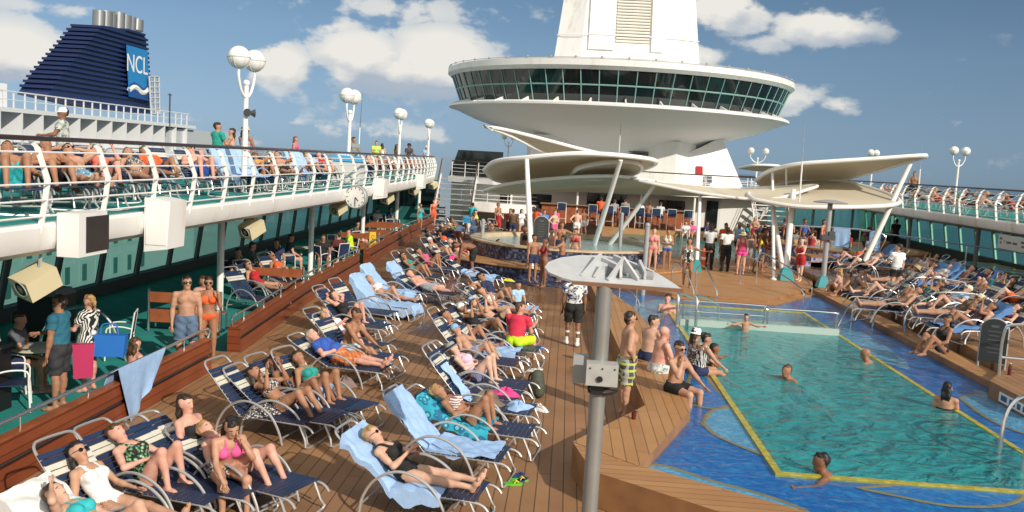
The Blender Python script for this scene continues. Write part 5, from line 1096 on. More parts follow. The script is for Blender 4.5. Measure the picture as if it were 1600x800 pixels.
CHAIR = make_chair(); STOOL = make_chair(True)
def chair(label, loc, rz): return place(CHAIR, loc, rz, label, 'white framed dining chairs')
def table(label, loc):
    t = thing('cafe_table', label, 'table', loc); b = MB(); b.lathe([(0, .70), (.40, .70), (.43, .715), (.40, .73), (0, .73)], n=28); b.build('table_top', mat('table_top_cream', (.62, .58, .48), .35), t); b = MB(); b.lathe([(.26, .014), (.24, .04), (.04, .07), (.035, .69)], n=16); b.build('pedestal', GREYM, t)
def bench(label, loc, rz, w=1.35):
    t = thing('wooden_bench', label, 'bench', loc, rz)
    b = MB(); b.bbox((-w/2, -.03, .66), (w/2, .03, .88)); b.build('back_board', BENCHW, t, smooth=False); b = MB(); b.bbox((-w/2, -.028, .22), (w/2, .028, .5)); b.build('lower_board', BENCHW, t, smooth=False)
    b = MB(); b.bbox((-w/2, .05, .40), (w/2, .5, .45)); b.build('seat', BENCHW, t, smooth=False)
    for x in (-w/2-.03, w/2+.03): b = MB(); b.tube([(x, 0, .016), (x, 0, .95)], .03, 8); b.tube([(x, .45, .016), (x, .45, .42)], .025, 8); b.tube([(x, 0, .42), (x, .45, .42)], .02, 6); b.build('leg', CHROME, t)
def drape(label, loc, rz, al, u0, u1, w=.66, m=None, name='towel', seed=0, side=.12, shift=0., foot=.0):
    # a towel laid along a lounger: it follows backrest and seat and hangs over the sides
    r_ = random.Random(seed); a = R(nearal(al)); c, s = math.cos(a), math.sin(a); rows = []
    n = 22; ph = [r_.uniform(0, 6) for _ in range(6)]
    for i in range(n):
        u = u0+(u1-u0)*i/(n-1)
        sk = .05*math.sin(3.1*i/(n-1)+ph[1])
        if u < 0: base = np.array((.74+c*u, 0, .34-s*u)); nn = np.array((s, 0, c))
        else: base = np.array((.74+u, 0, .352)); nn = np.array((0, 0, 1.))
        if u > 1.16+foot: base = np.array((1.92, 0, .352-(u-1.18))); nn = np.array((1., 0, 0))
        row = []
        for j in range(15):
            v = -1+2*j/14; W_ = w/2+side; y = v*W_+sk; dz = 0.
            lim = .335
            if abs(y) > lim: ov = abs(y)-lim; y = math.copysign(lim+.02*ov, y); dz = -ov
            wr = .008*math.sin(9*u+ph[0]+3*v)+.007*math.sin(23*u+ph[1]-5*v)+.006*math.sin(14*v+ph[2]+4*u)
            p = base+nn*((.055 if u < .12 else .036)+1.9*wr)+np.array((0, y+shift+.03*math.sin(2.2*u+ph[3])*abs(v), dz*(1+.35*math.sin(5*u+ph[5]))+(.02*math.sin(17*u+ph[4]) if dz < -.02 else 0))); row.append(p)
        rows.append(row)
    b = MB(); b.sheet(rows, .012); o = b.build(name, m or TOWEL, loc=loc, rz=rz); return tag(o, label, 'towel')
def heap(label, loc, rx, ry, h, m, name='towel', cat='towel', seed=1):
    r_ = np.random.default_rng(seed); n = 18; k = 9; V = []; ph = r_.uniform(0, 6, 6)
    rows = []
    for i in range(k):
        f = i/(k-1); row = []
        for j in range(n+1):
            a = 2*PI*j/n; rr = (1-f)*(1+.18*math.sin(3*a+ph[0])+.10*math.sin(7*a+ph[1])); z = h*(1-(1-f)**2)*(1+.35*math.sin(4*a+ph[2]+5*f))*.8+.02*math.sin(11*a+9*f)*f*h/.1*.5
            row.append((rx*rr*math.cos(a), ry*rr*math.sin(a), max(.004, z)))
        rows.append(row)
    b = MB(); b.sheet(rows, .008); o = b.build(name, m, loc=loc, rz=r_.uniform(0, 3)); return tag(o, label, cat)

# ------------------------------------------------------------------ steel rails in and around the pool
def rails(label, items, r=.024):
    t = thing('pool_rail', label, 'handrail')
    for P in items: b = MB(); b.tube(smooth_path(P, 4) if len(P) > 3 else P, r, 8); b.build('tube', CHROME, t)
    return t
rails('low steel rail along the frosted divider in the pool', [[(3.1, 22.59, .46), (3.1, 22.59, .86), (3.3, 22.59, .92), (5.0, 22.59, .92), (5.1, 22.59, .86), (5.1, 22.59, .46)], [(5.2, 22.59, .46), (5.2, 22.59, .8), (5.3, 22.59, .86), (6.8, 22.59, .86), (6.9, 22.59, .8), (6.9, 22.59, .46)], [(3.1, 22.59, .66), (5.1, 22.59, .66)]], .02)
rails('pair of bright steel stair rails at the shallow end of the pool', [[(2.9, 22.2, .2), (2.9, 22.2, .95), (2.95, 22.5, 1.12), (3.6, 24.0, .75), (3.75, 24.2, .3)], [(3.35, 22.1, .2), (3.35, 22.1, .95), (3.4, 22.4, 1.1), (4.1, 23.6, .75), (4.2, 23.8, .3)], [(2.95, 22.4, .2), (2.95, 22.4, 1.1)], [(3.4, 22.3, .2), (3.4, 22.3, 1.08)]], .032)
rails('steel rail bridging the yellow edge at the shaded side of the pool', [[(7.05, 23.0, .3), (7.1, 23.0, .55), (7.7, 24.0, .98), (8.2, 24.2, 1.0), (8.35, 24.2, .9), (8.35, 24.2, .2)], [(7.1, 23.0, .55), (8.35, 24.2, .56)], [(7.72, 24.0, .2), (7.72, 24.0, .98)]], .025)
rails('looped steel handrails beside the sunken teak steps', [[(8.45, 24.4, .42), (8.45, 24.4, 1.0), (8.6, 24.3, 1.05), (9.9, 26.0, 1.5), (11.2, 26.0, 1.5), (11.4, 25.9, 1.35), (11.3, 25.7, .9), (10.2, 25.4, .85), (8.9, 23.6, .75), (8.6, 23.5, .9), (8.6, 23.6, 1.1)], [(9.2, 24.9, .45), (9.2, 24.9, 1.27)], [(10.8, 26.0, .6), (10.8, 26.0, 1.5)], [(8.6, 22.6, .42), (8.6, 22.6, 1.0), (9.6, 23.6, 1.4), (10.9, 23.8, 1.4), (11.0, 23.8, 1.2), (11.0, 23.8, .6)]], .026)
rails('square steel rail frame beside the black notice board', [[(8.55, 17.6, .42), (8.55, 17.6, 1.4), (8.75, 17.5, 1.62), (9.9, 17.4, 1.62), (10.0, 17.3, 1.5), (10.0, 17.3, .6)], [(8.55, 17.6, .95), (10.0, 17.3, .95)]], .03)
rails('steel ladder rail curving out of the pool at the right edge of the picture', [[(6.6, 12.6, -.8), (6.6, 12.6, .6), (6.75, 12.75, 1.0), (7.1, 13.0, 1.1), (7.4, 13.1, .95), (7.45, 13.1, .2)], [(6.6, 13.3, -.8), (6.6, 13.3, .6), (6.75, 13.45, 1.0), (7.1, 13.7, 1.1), (7.4, 13.8, .95), (7.45, 13.8, .2)]], .03)
rails('steel rails of the step on the near edge of the teak island', [[(3.5, 28.7, .4), (3.5, 28.7, 1.1), (3.75, 28.3, 1.15), (4.0, 27.4, .6), (4.0, 27.3, .3)], [(4.3, 28.9, .4), (4.3, 28.9, 1.1), (4.5, 28.4, 1.15), (4.7, 27.4, .6), (4.7, 27.3, .3)]], .024)
rails('pair of long sloping steel rails on the teak island', [[(6.2, 31.5, .4), (6.2, 31.5, 1.2), (6.5, 31.0, 1.3), (7.3, 27.8, .8), (7.35, 27.6, .2)], [(6.9, 32.2, .4), (6.9, 32.2, 1.3), (7.1, 31.8, 1.4), (7.75, 28.6, .9), (7.8, 28.4, .2)]], .024)
rails('steel rails and posts at the end of the pool behind the reflector post', [[(1.35, 26.0, .2), (1.35, 26.0, 1.0), (1.5, 25.6, 1.05), (2.1, 24.3, .6), (2.1, 24.2, .2)], [(1.75, 27.0, .2), (1.75, 27.0, 1.1)], [(2.2, 26.2, .2), (2.2, 26.2, 1.15)]], .024)
rails('steel hoop rail at the corner of the far pool', [[(3.0, 38.2, .4), (3.0, 38.2, .9), (3.2, 38.6, 1.05), (3.8, 39.6, .9), (3.9, 39.8, .4)], [(2.6, 39.6, .3), (2.6, 39.6, 1.0), (3.2, 40.2, 1.0), (3.9, 41.5, .5)]], .024)
rails('steel rail above the shaded mosaic whirlpool hung with towels', [[(9.6, 39.5, 1.2), (9.6, 39.5, 2.0), (9.8, 39.6, 2.05), (13.2, 38.6, 2.05), (13.3, 38.6, 1.2)], [(11.4, 39.1, 1.2), (11.4, 39.1, 2.05)]], .026)
rails('long steel banister in front of the green windscreens', [[(13.5, 42, 1.9), (17.5, 31, 1.9), (18.8, 27, 1.9)], [(13.5, 42, .62), (13.5, 42, 1.9)], [(15.7, 36, .62), (15.7, 36, 1.9)], [(17.5, 31, .62), (17.5, 31, 1.9)]], .03)
for (px, py0, py1, Y, lab) in ((1012, 352, 470, 27.6, 'grey steel pole in front of the girl in the pink bikini'), (755+0, 345, 395, 36, 'stubby steel pole on the whirlpool rim'), (972, 335, 395, 37, 'grey shower pole beside the slanted masts')):
    top = AY(px, py0, Y); t = thing('steel_pole', lab, 'pole', (top[0], top[1], .2 if Y < 30 else .47)); b = MB(); b.tube([(0, 0, 0), (0, 0, top[2]-t.location.z)], .075, 12); b.build('shaft', GREYM, t); b = MB(); b.ball((0, 0, top[2]-t.location.z), .085, 12, 6); b.build('cap', GREYM, t)
# black arched notice boards
def board(label, loc, rz, h, w):
    t = thing('notice_board', label, 'notice board', loc, rz); P = [(-w/2, .12), (w/2, .12)]+[(w/2*math.cos(a), h-w*.45+w*.45*math.sin(a)) for a in np.linspace(0, PI, 14)]
    b = MB(); b.prism(P, -.03, .03, axes=(0, 2, 1)); b.build('panel', mat('board_charcoal', (.035, .04, .042), .35), t, smooth=False)
    b = MB(); b.tube([(-w/2, 0, .0)]+[(x, 0, z) for x, z in P[::-1][:14]]+[(w/2, 0, .0)], .025, 6); b.build('frame', GREYM, t)
    b = MB()
    for i in range(6): b.box((0, -.0325, h*.32+i*h*.085), (w*(.5 if i % 2 else .38), .003, .018))
    b.box((0, -.0325, h*.85), (w*.3, .003, .05)); b.build('faded_print', mat('faded_print', (.10, .11, .11), .6), t, smooth=False)
bp = G(1548, 575, .6); board('charcoal arched notice board standing at the edge of the shaded teak deck', (bp[0], bp[1], .6), R(-28), 1.0, .48)
bp = AY(846, 352, 33.4); board('small black oval board on a post at the whirlpool edge', (bp[0], bp[1], 1.07), R(8), 1.1, .55)
# caution sign
cp = G(581, 404, 0); t = thing('caution_sign', 'tall narrow yellow caution sign standing by the white pillar', 'sign', (cp[0], cp[1], .012), R(15)); b = MB(); b.prism([(-.17, 0), (.17, 0), (.12, 1.05), (-.12, 1.05)], -.02, .02, axes=(0, 2, 1)); b.build('panel', mat('sign_yellow', (.75, .50, .03), .4), t, smooth=False)
text('lettering', 'CAUTION', .17, MATS['sign_black'], (0, -.0225, .55), (PI/2, R(90), 0), t, .001)
sp_ = AY(1540, 372, 27.5); t = thing('hanging_sign', 'pale hanging sign board under the shaded balcony edge', 'sign', (15.25, 31.5, 2.30)); b = MB(); b.bbox((-.03, -1.0, -.2), (.03, 1.0, .28)); b.build('board', mat('pale_sign', (.5, .52, .5), .5), t, smooth=False); b = MB(); [b.box((-.034, y_, z_), (.006, w_, .07)) for y_, z_, w_ in ((-.75, .12, .28), (-.75, -.02, .16), (-.2, .04, .3), (.22, .04, .34), (.55, .06, .05), (.8, .14, .2), (.8, .0, .12))]; b.build('faded_print', DGREY, t, smooth=False)
b = MB()
for y_ in (-.9, .9): b.tube([(0, y_, .28), (0, y_, .36)], .015, 5)
b.build('hanger', GREYM, t)
# open bar counter in the shade on the right
t = thing('service_counter', 'long grey louvred service counter in the shade under the balcony', 'counter', (18.4, 27.0, .6)); b = MB(); b.bbox((-.5, -6, .012), (.5, 5.5, 1.0)); b.build('cabinet', mat('counter_grey', (.33, .34, .33), .5), t, smooth=False)
b = MB(); b.bbox((-.6, -6.1, 1.002), (.6, 5.6, 1.06)); b.build('counter_top', mat('counter_pale', (.5, .5, .48), .35), t, smooth=False)
b = MB()
for y in (-4, -1.2, 1.6):
    for z in (.45, .6, .75): b.bbox((-.512, y, z), (-.502, y+1.6, z+.08))
b.build('louvre', DGREY, t, smooth=False)

# ------------------------------------------------------------------ the other cruise ship
shp = thing('cruise_ship', 'white cruise ship berthed alongside with a dark blue louvred funnel bearing three white letters', 'ship', (-45, 0, 0))
HW = mat('distant_white_hull', (.66, .68, .70), .5); DK = mat('distant_window', (.03, .04, .05), .25); BLU = mat('funnel_navy', (.010, .022, .085), .4); REC = mat('balcony_recess', (.62, .68, .66), .6)
b = MB(); b.bbox((-25, 30, -27), (-.0, 106, 3.0)); b.bbox((-25, 30, 3.0), (-2.2, 106, 5.75)); b.bbox((-25, 30, 5.75), (.0, 106, 6.1)); b.build('superstructure', HW, shp, smooth=False)
def rep(bm, name, m, locs, par):
    o = bm.build(name, m, par, smooth=False)
    for i, l in enumerate(locs):
        c = o if i == 0 else o.copy()
        if i: COL.objects.link(c); c.parent = par
        c.location = l
rows_ = [31+2.9*i for i in range(26)]
b = MB(); b.bbox((-2.2, 0, 3.0), (-.02, .16, 5.75)); rep(b, 'balcony_divider', HW, [(0, y, 0) for y in rows_], shp)
b = MB(); b.bbox((-2.195, .7, 3.2), (-2.17, 2.3, 5.2)); rep(b, 'balcony_window', DK, [(0, y, 0) for y in rows_], shp)
b = MB(); b.bbox((.002, 0, -.6), (.03, 2.4, 1.6)); rep(b, 'hull_balcony', REC, [(0, y, -3*k) for k in range(4) for y in rows_[:22]], shp)
b = MB(); b.bbox((.032, .5, -.4), (.05, 1.3, 1.2)); rep(b, 'hull_window', mat('hull_window_teal', (.10, .22, .22), .2), [(0, y, -3*k) for k in range(4) for y in rows_[:22]], shp)
b = MB()
for i in range(46): b.bbox((-.1, 36+1.5*i, 6.1), (.0, 36.12+1.5*i, 7.35))
b.bbox((-.12, 36, 7.35), (.02, 104, 7.45)); b.bbox((-.1, 36, 6.7), (-.02, 104, 6.76)); b.build('deck_rail', HW, shp, smooth=False)
b = MB(); b.bbox((-6, 36, 6.1), (-4.5, 66, 8.1)); b.bbox((-16, 70, 6.1), (-8, 82, 8.6)); b.build('deck_house', HW, shp, smooth=False)
b = MB(); b.bbox((-4.49, 0, 6.4), (-4.45, 1.6, 7.7)); rep(b, 'deck_house_window', mat('reddish_screen', (.22, .06, .07), .4), [(0, 37+2.2*i, 0) for i in range(13)], shp)
b = MB(); b.prism([(58, 8.1), (72, 8.1), (70, 9.4), (64, 9.9)], -12, -6, axes=(1, 2, 0)); b.build('red_awning', mat('red_awning', (.35, .02, .03), .6), shp, smooth=False)
b = MB(); b.bbox((-14, 100, 3.0), (-.5, 118, 5.6)); b.bbox((-14, 106, -27), (-.4, 122, 3.0)); b.build('stern_block', mat('grey_stern', (.45, .48, .50), .5), shp, smooth=False)
XF = -52.0
FO = [AX(px, py, XF)[1:] for px, py in ((75, 150), (96, 118), (118, 92), (138, 68), (155, 45), (162, 40), (175, 42), (222, 52), (228, 60), (231, 110), (236, 178), (150, 168))]
FO = [(p[0], p[1]) for p in FO]
b = MB(); b.prism(FO, XF+45-3.2, XF+45, axes=(1, 2, 0)); b.build('funnel', BLU, shp, smooth=False)
rb = MB(); zmin = 8.6; fo = np.array(FO)
def yrange(z):
    ys = []
    for i in range(len(fo)):
        a, c = fo[i], fo[(i+1) % len(fo)]
        if (a[1] <= z) != (c[1] <= z): ys.append(a[0]+(c[0]-a[0])*(z-a[1])/(c[1]-a[1]))
    return (min(ys), max(ys)) if len(ys) > 1 else None
z = 8.8
while z < 18.2:
    q = yrange(z)
    if q: rb.box((XF+45-1.5, (q[0]-.4+q[1])/2, z), (3.5, q[1]-q[0]+.55, .26))
    z += .52
rb.build('funnel_louvre', mat('funnel_rib', (.010, .022, .085), .45), shp, smooth=False)
LPt = [AX(px, py, XF+.45)[1:] for px, py in ((197, 70), (229, 79), (233, 158), (201, 151))]
b = MB(); b.prism([tuple(p) for p in LPt], XF+45+.46, XF+45+.58, axes=(1, 2, 0)); b.build('logo_panel', mat('logo_blue', (.02, .20, .48), .4), shp, smooth=False)
lc = AX(214, 102, XF+.55); lw = text('logo_lettering', 'NCL', 2.9, mat('logo_white', (.75, .77, .74), .4), (XF+45+.605, lc[1], lc[2]), (PI/2, 0, PI/2), shp, .01); lw.scale = (.92, 1.0, 1)
# text reads from +X side; wave below it
wv = [AX(px, py, XF+.55) for px, py in ((202, 140), (208, 136), (214, 138), (220, 144), (226, 144), (232, 138))]
b = MB(); b.tube([(XF+45+.55, p[1], p[2]) for p in smooth_path(wv, 5)], .3, 6, flat=1); b.build('logo_wave', MATS['logo_white'], shp)
b = MB(); b.prism([tuple(AX(px, py, XF+.5)[1:]) for px, py in ((201, 132), (208, 128), (216, 132), (223, 138), (231, 134), (233, 158), (201, 151))], XF+45+.581, XF+45+.60, axes=(1, 2, 0)); b.build('logo_base', mat('logo_deep_blue', (.012, .07, .25), .4), shp, smooth=False)
SIL = mat('silver_stack', (.26, .27, .28), .4, .5)
for px, ty, w in ((155, 17, .7), (164, 18, .9), (172, 22, .8), (185, 20, .8), (194, 24, .9), (203, 27, .8), (213, 31, .9)):
    p = AX(px, ty, XF-4); q = AX(px-1, 48, XF-4); b = MB(); b.tube([(XF+41, q[1], q[2]), (XF+41, p[1], p[2])], w, 12); b.build('exhaust_pipe', SIL, shp)
b = MB()
p0 = AX(233, 120, -51); p1 = AX(248, 120, -51); q0 = AX(236, 178, -51); q1 = AX(249, 178, -51)
for k in range(8):
    f = k/7; u = p0+(q0-p0)*f; v = p1+(q1-p1)*f; b.tube([u+(45, 0, 0), v+(45, 0, 0)], .12, 4)
for f in (0, .5, 1): b.tube([p0+(p1-p0)*f+(45, 0, 0), q0+(q1-q0)*f+(45, 0, 0)], .14, 4)
b.build('mast_lattice', mat('lattice_grey', (.4, .42, .44), .5), shp)
ap = AX(265, 178, -45); b = MB(); b.tube([(.0, ap[1], 5.4), (.0, ap[1], AX(265, 146, -45)[2])], .09, 5); b.box((0, ap[1], AX(265, 148, -45)[2]), (.1, 1.0, .08)); b.build('radio_mast', DGREY, shp)
# neighbouring terminal block with its name in dark letters
tb = thing('terminal_building', 'low grey terminal block with dark lettering beyond the upper deck rail', 'building', (-60, 145, 0)); b = MB(); b.bbox((-20, -8, -27), (0, 22, 3.6)); b.build('block', mat('terminal_grey', (.42, .44, .45), .6), tb, smooth=False)
p = AX(308, 219, -59.9); text('lettering', 'NORD', 3.4, mat('dark_letter', (.05, .05, .06), .5), (.03, p[1]-145, p[2]), (PI/2, 0, PI/2), tb, .02)
# ------------------------------------------------------------------ who is where
FL = lambda n, *a: mat(n, (.2, .2, .2), .85, build=pattern(*a))
PLAIDM = FL('plaid_shorts', 'plaid', (.07, .06, .075), (.42, .52, .04), 9., (.5, .5, .48)); HAWAII = FL('block_print_shirt', 'blocks', (.02, .035, .10), (.72, .72, .68), 15., (.08, .14, .30)); ZEBRA = FL('zebra_print', 'zebra', (.72, .72, .68), (.015, .015, .015), 8.)
FLORB = FL('green_floral', 'floral', (.015, .015, .02), (.10, .28, .12), 26., (.5, .5, .42)); FLORW = FL('blue_floral_white', 'floral', (.10, .28, .42), (.55, .66, .68), 24.); GEO = FL('white_geo_shorts', 'blocks', (.5, .52, .5), (.75, .75, .72), 22., (.12, .25, .3)); LEO = FL('spotted_print', 'floral', (.05, .05, .055), (.55, .52, .5), 40.)
STRIPE = FL('striped_top', 'stripe', (.72, .72, .70), (.3, .12, .12), 9.); TROP = FL('grey_print_shirt', 'blocks', (.10, .13, .17), (.55, .56, .50), 11., (.28, .32, .34)); YGRN = (.55, .80, .02)
BLK, WHT, NVY, RED, TL, ORG, PNK, TQ, BLU_ = (.014, .014, .016), (.78, .78, .77), (.02, .03, .09), (.42, .02, .03), (.02, .28, .25), (.75, .12, .03), (.72, .10, .30), (.03, .42, .46), (.03, .10, .42)
STOPW = set('a an the with her his on of to and in from by behind beside holding over at under near for whose right left just its next'.split())
def cut_label(pre, lab, n=15):
    w = (pre+' '+lab).split()[:n]
    while w[-1] in STOPW: w.pop()
    return ' '.join(w)
def local_head(po, h, g, sex, belly=0): return skeleton(po, h, g, sex, belly)[1]['H']
def recl(label, px, py, rot, al=38, legs='straight', arms='side', z0=0., sex='f', h=None, g=1., belly=0., under=None, q=2, bed=True, X=None, ht=0., **st):
    h = h or (1.66 if sex == 'f' else 1.76); a = nearal(al); po = lie(a, legs, arms, ht, k=h/1.75); rot += random.uniform(-6, 6)
    Hl = local_head(po, h, g, sex, belly); r = R(rot)
    if X is None: W_ = G(px, py, z0+Hl[2])
    else: W_ = AX(px, py, X); W_[2] = z0+Hl[2]
    loc = (W_[0]-(Hl[0]*math.cos(r)-Hl[1]*math.sin(r)), W_[1]-(Hl[0]*math.sin(r)+Hl[1]*math.cos(r)), z0)
    if bed: lounger(under or cut_label('sun lounger under the', label), loc, r, a)
    person(label, po, loc, r, sex=sex, h=h, g=g, belly=belly, q=q, **st); return loc, r, a
def up(label, px, py, rot, po, z0=0., sex='m', h=None, at='feet', q=2, **st):
    h = h or (1.65 if sex == 'f' else 1.77)
    if at == 'feet': L = G(px, py, z0)
    else:
        Hl = local_head(po, h, st.get('g', 1.), sex, st.get('belly', 0.)); r = R(rot); z = z0+Hl[2]
        if po.get('ground'): ps, J = skeleton(po, h, 1, sex, 0); z -= min(J['AL'][2], J['AR'][2])-.085*h/1.75
        W_ = G(px, py, z); L = (W_[0]-(Hl[0]*math.cos(r)-Hl[1]*math.sin(r)), W_[1]-(Hl[0]*math.sin(r)+Hl[1]*math.cos(r)), z0)
    return person(label, po, (L[0], L[1], z0), R(rot), sex=sex, h=h, q=q, **st), L
def S_(h): return h/1.75
# ---- the row along the mahogany wall, nearest first
l = recl('woman in a turquoise bikini shading her eyes with one arm', 88, 772, -8, 28, 'kneeL', 'shade', sk=1, hair=('long', 'brown'), wear=[('top', TQ), ('bottom', TQ)])
drape('white towel over the headrest beneath the woman shading her eyes', l[0], l[1], l[2], -.93, -.5, m=TOWELW, seed=3)
recl('black haired woman in a white swimsuit and sunglasses', 122, 708, -12, 48, 'straight', 'side', sk=2, hair=('long', 'black'), wear=[('onepiece', WHT)], acc=['shades'])
recl('woman in a dark green floral swimsuit with her hands on her raised knees', 183, 678, -14, 38, 'knees', 'belly', sk=5, g=1.08, hair=('short', 'brown'), wear=[('onepiece', FLORB)])
p, L = up('woman in a black strapless swimsuit sitting up and looking across the deck', 290, 632, -18, dict(sit(.36, -.35, 'lap', 'lap', 1.66/1.75, 'flat', hdown=-.1)), sex='f', h=1.66, at='head', sk=5, g=1.08, hair=('long', 'dark'), wear=[('strapless', BLK)])
lounger('navy strapped sun lounger under the woman in black strapless swimsuit', (L[0]-.8*math.cos(R(-18)), L[1]-.8*math.sin(R(-18)), 0), R(-18), 28)
recl('pink skinned sunbather half hidden behind the hunched girl', 322, 672, -16, 28, 'mid', 'side', sk=5, g=1.15, hair=('short', 'fair'), wear=[('onepiece', PNK)])
p, L = up('long haired girl hunched on the lounger edge with hands to her face', 362, 668, -50, dict(sit(.40, .42, 'mouth', 'knee', .93, 'down', hdown=.5)), sex='f', h=1.63, at='head', sk=2, hair=('long', 'black'), wear=[('top', PNK), ('short', LEO)])
lounger('navy strapped sun lounger with the hunched girl sitting on its edge', (L[0]-1.25, L[1]+.15, 0), R(-12), 38)
e = G(345, 580, .85); lounger('empty navy sun lounger with a raised back and a black spotted bag', (e[0]-.2, e[1], 0), R(-12), 48)
heap('black spotted bag lying on the empty lounger', (e[0]+.75, e[1]-.3, .36), .34, .22, .13, LEO, 'beach_bag', 'bag', 5)
recl('woman in a bikini holding a white book over her face', 398, 583, -12, 38, 'mid', 'book', sk=3, hair=('long', 'dark'), wear=[('top', LEO), ('bottom', LEO)])
recl('brown woman in a black bikini resting her chin on her hand', 428, 566, -14, 38, 'mid', 'phone', sk=4, hair=('long', 'dark'), wear=[('top', BLK), ('bottom', BLK)])
recl('woman in a teal bikini top with a blue towel over her hips', 466, 560, -16, 48, 'knees', 'side', sk=3, hair=('tail', 'dark'), wear=[('top', TL), ('skirt', (.33, .5, .78))])
recl('sleeping man in a blue shirt and orange plaid shorts', 488, 525, -10, 28, 'straight', 'belly', sex='m', g=1.1, belly=.4, sk=5, hair=('crop', 'grey'), wear=[('tshirt', BLU_), ('board', FL('orange_plaid', 'plaid', (.55, .16, .05), (.62, .3, .15), 14., (.35, .1, .04)))])
recl('blonde woman in a white tank top with a purple book', 508, 490, -14, 38, 'mid', 'drink', sk=5, hair=('bob', 'fair'), wear=[('tank', WHT), ('short', (.25, .2, .45))])
p, L = up('shirtless man in pale trunks leaning forward on a lounger', 557, 492, -14, dict(sit(.38, .25, 'knee', 'knee', 1, 'out', hdown=.3)), h=1.76, at='head', sk=3, hair=('crop', 'dark'), wear=[('trunks', (.55, .65, .72))])
lounger('navy strapped sun lounger under the man leaning forward in pale trunks', (L[0]-.75, L[1]+.2, 0), R(-14), 48)
recl('woman with pink raised legs in dark shorts beside the towelled loungers', 522, 462, -12, 48, 'knees', 'up' if 0 else 'head', sk=5, hair=('bob', 'brown'), wear=[('onepiece', BLK), ('short', BLK)])
for px, py, nm in ((495, 462, 'first empty lounger by the wall showing its white headrest strap'), (520, 450, 'empty lounger against the wall between white headrests and blue towels')):
    e = G(px, py, .8); lounger(nm, (e[0]-.1, e[1], 0), R(-14), 48)
l = recl('blonde sunbather in a white bikini on pale blue towels', 577, 437, -10, 38, 'kneeR', 'side', sk=2, hair=('tail', 'fair'), wear=[('top', WHT), ('bottom', WHT)])
drape('pale blue towel under the blonde sunbather in white', l[0], l[1], l[2], -.93, .5, seed=11)
for k, (px, py, nm) in enumerate(((552, 440, 'towels draped to the deck, nearest beside the blonde sunbather'), (568, 424, 'pale blue towel over the tall headrest just behind the blonde sunbather'), (608, 420, 'two tone towel folded over a headrest by the wall end'))):
    e = G(px, py, .84); lounger(cut_label('lounger hidden by the', nm), (e[0]-.1, e[1], 0), R(-12), 48); drape('pale blue '+nm if not nm.startswith('pale') else nm, (e[0]-.1, e[1], 0), R(-12), 48, -.94, 1.0+.35*(k == 0), seed=20+k, side=.22, m=TOWEL if k < 2 else None, foot=.0)
e = G(650, 462, .36); heap('crumpled pale blue towel heaped on the foot of a lounger', (e[0]-.3, e[1]-.2, .36), .5, .33, .12, TOWEL, seed=8)
recl('man lying with one foot on the deck beyond the towelled loungers', 640, 428, -8, 28, 'drop', 'belly', sex='m', sk=5, g=1.1, hair=('crop', 'brown'), wear=[('trunks', (.3, .32, .36))], q=1)
recl('woman in sunglasses and a green swimsuit sitting up by the wall', 630, 400, -12, 48, 'mid', 'drink', sk=3, hair=('long', 'dark'), wear=[('onepiece', TL)], acc=['shades'], q=1)
recl('woman in a pink swimsuit with raised knees behind the green swimsuit woman', 654, 393, -12, 38, 'knees', 'belly', sk=3, hair=('bun', 'dark'), wear=[('onepiece', PNK)], q=1)
recl('man under a white towel hood against the far wall', 672, 376, -14, 48, 'mid', 'side', sex='m', sk=2, hair=('crop', 'brown'), wear=[('trunks', NVY)], acc=[('cap', WHT)], q=1)
up('man in black and red swim shorts bending over a lounger', 733, 432, 190, bend(), sk=4, g=1.08, h=1.8, hair=('crop', 'black'), wear=[('board', BLK)])
e = G(712, 405, .36); lounger('lounger that the bending man leans over', (e[0]-.9, e[1], 0), R(-10), 28); heap('bright pink bag on the lounger under the bending man', (e[0]-.1, e[1]-.1, .36), .2, .16, .22, mat('hot_pink', (.75, .06, .25), .7), 'beach_bag', 'bag', 3)
for k, (px, py, hx, nm) in enumerate(((690, 352, 'long', 'woman reclining in white by the wall beyond the bending man'), (668, 360, 'tail', 'woman in red lying low against the far end of the wall'), (706, 344, 'bob', 'woman in a flowered suit reclining near the far stairs'))):
    recl(nm, px, py, -15, 38, ('mid', 'straight', 'kneeL')[k], 'side', sk=(2, 5, 3)[k], hair=(hx, 'dark'), wear=[('onepiece', (WHT, RED, FLORW)[k])], q=1)
up('woman wrapped in a pale blue towel standing by the blue towel bin', 738, 385, 60, stand('cross', 'cross'), sex='f', sk=3, hair=('bun', 'dark'), wear=[('dress', (.36, .52, .78))], q=1)
up('person in a red suit bent double under a blue towel', 715, 392, 80, bend(.94), sex='f', sk=3, hair=('short', 'dark'), wear=[('tshirt', (.36, .52, .78)), ('bottom', RED)], q=1)
e = G(732, 372, 0); t = thing('towel_bin', 'white bin piled with bright blue towels near the stairs', 'bin', (*e[:2], 0)); b = MB(); b.prism([(-.3, -.3), (.3, -.3), (.3, .3), (-.3, .3)], .01, .8); b.build('bin', WHITE2, t, smooth=False); b = MB(); [b.box((random.uniform(-.05, .05), 0, .84+.06*i), (.6, .55, .05), rot=np.array(Matrix.Rotation(R(random.uniform(-9, 9)), 3, 'Z'))) for i in range(5)]; b.build('folded_towels', mat('bright_blue_towel', (.04, .32, .62), .9), t, smooth=False)
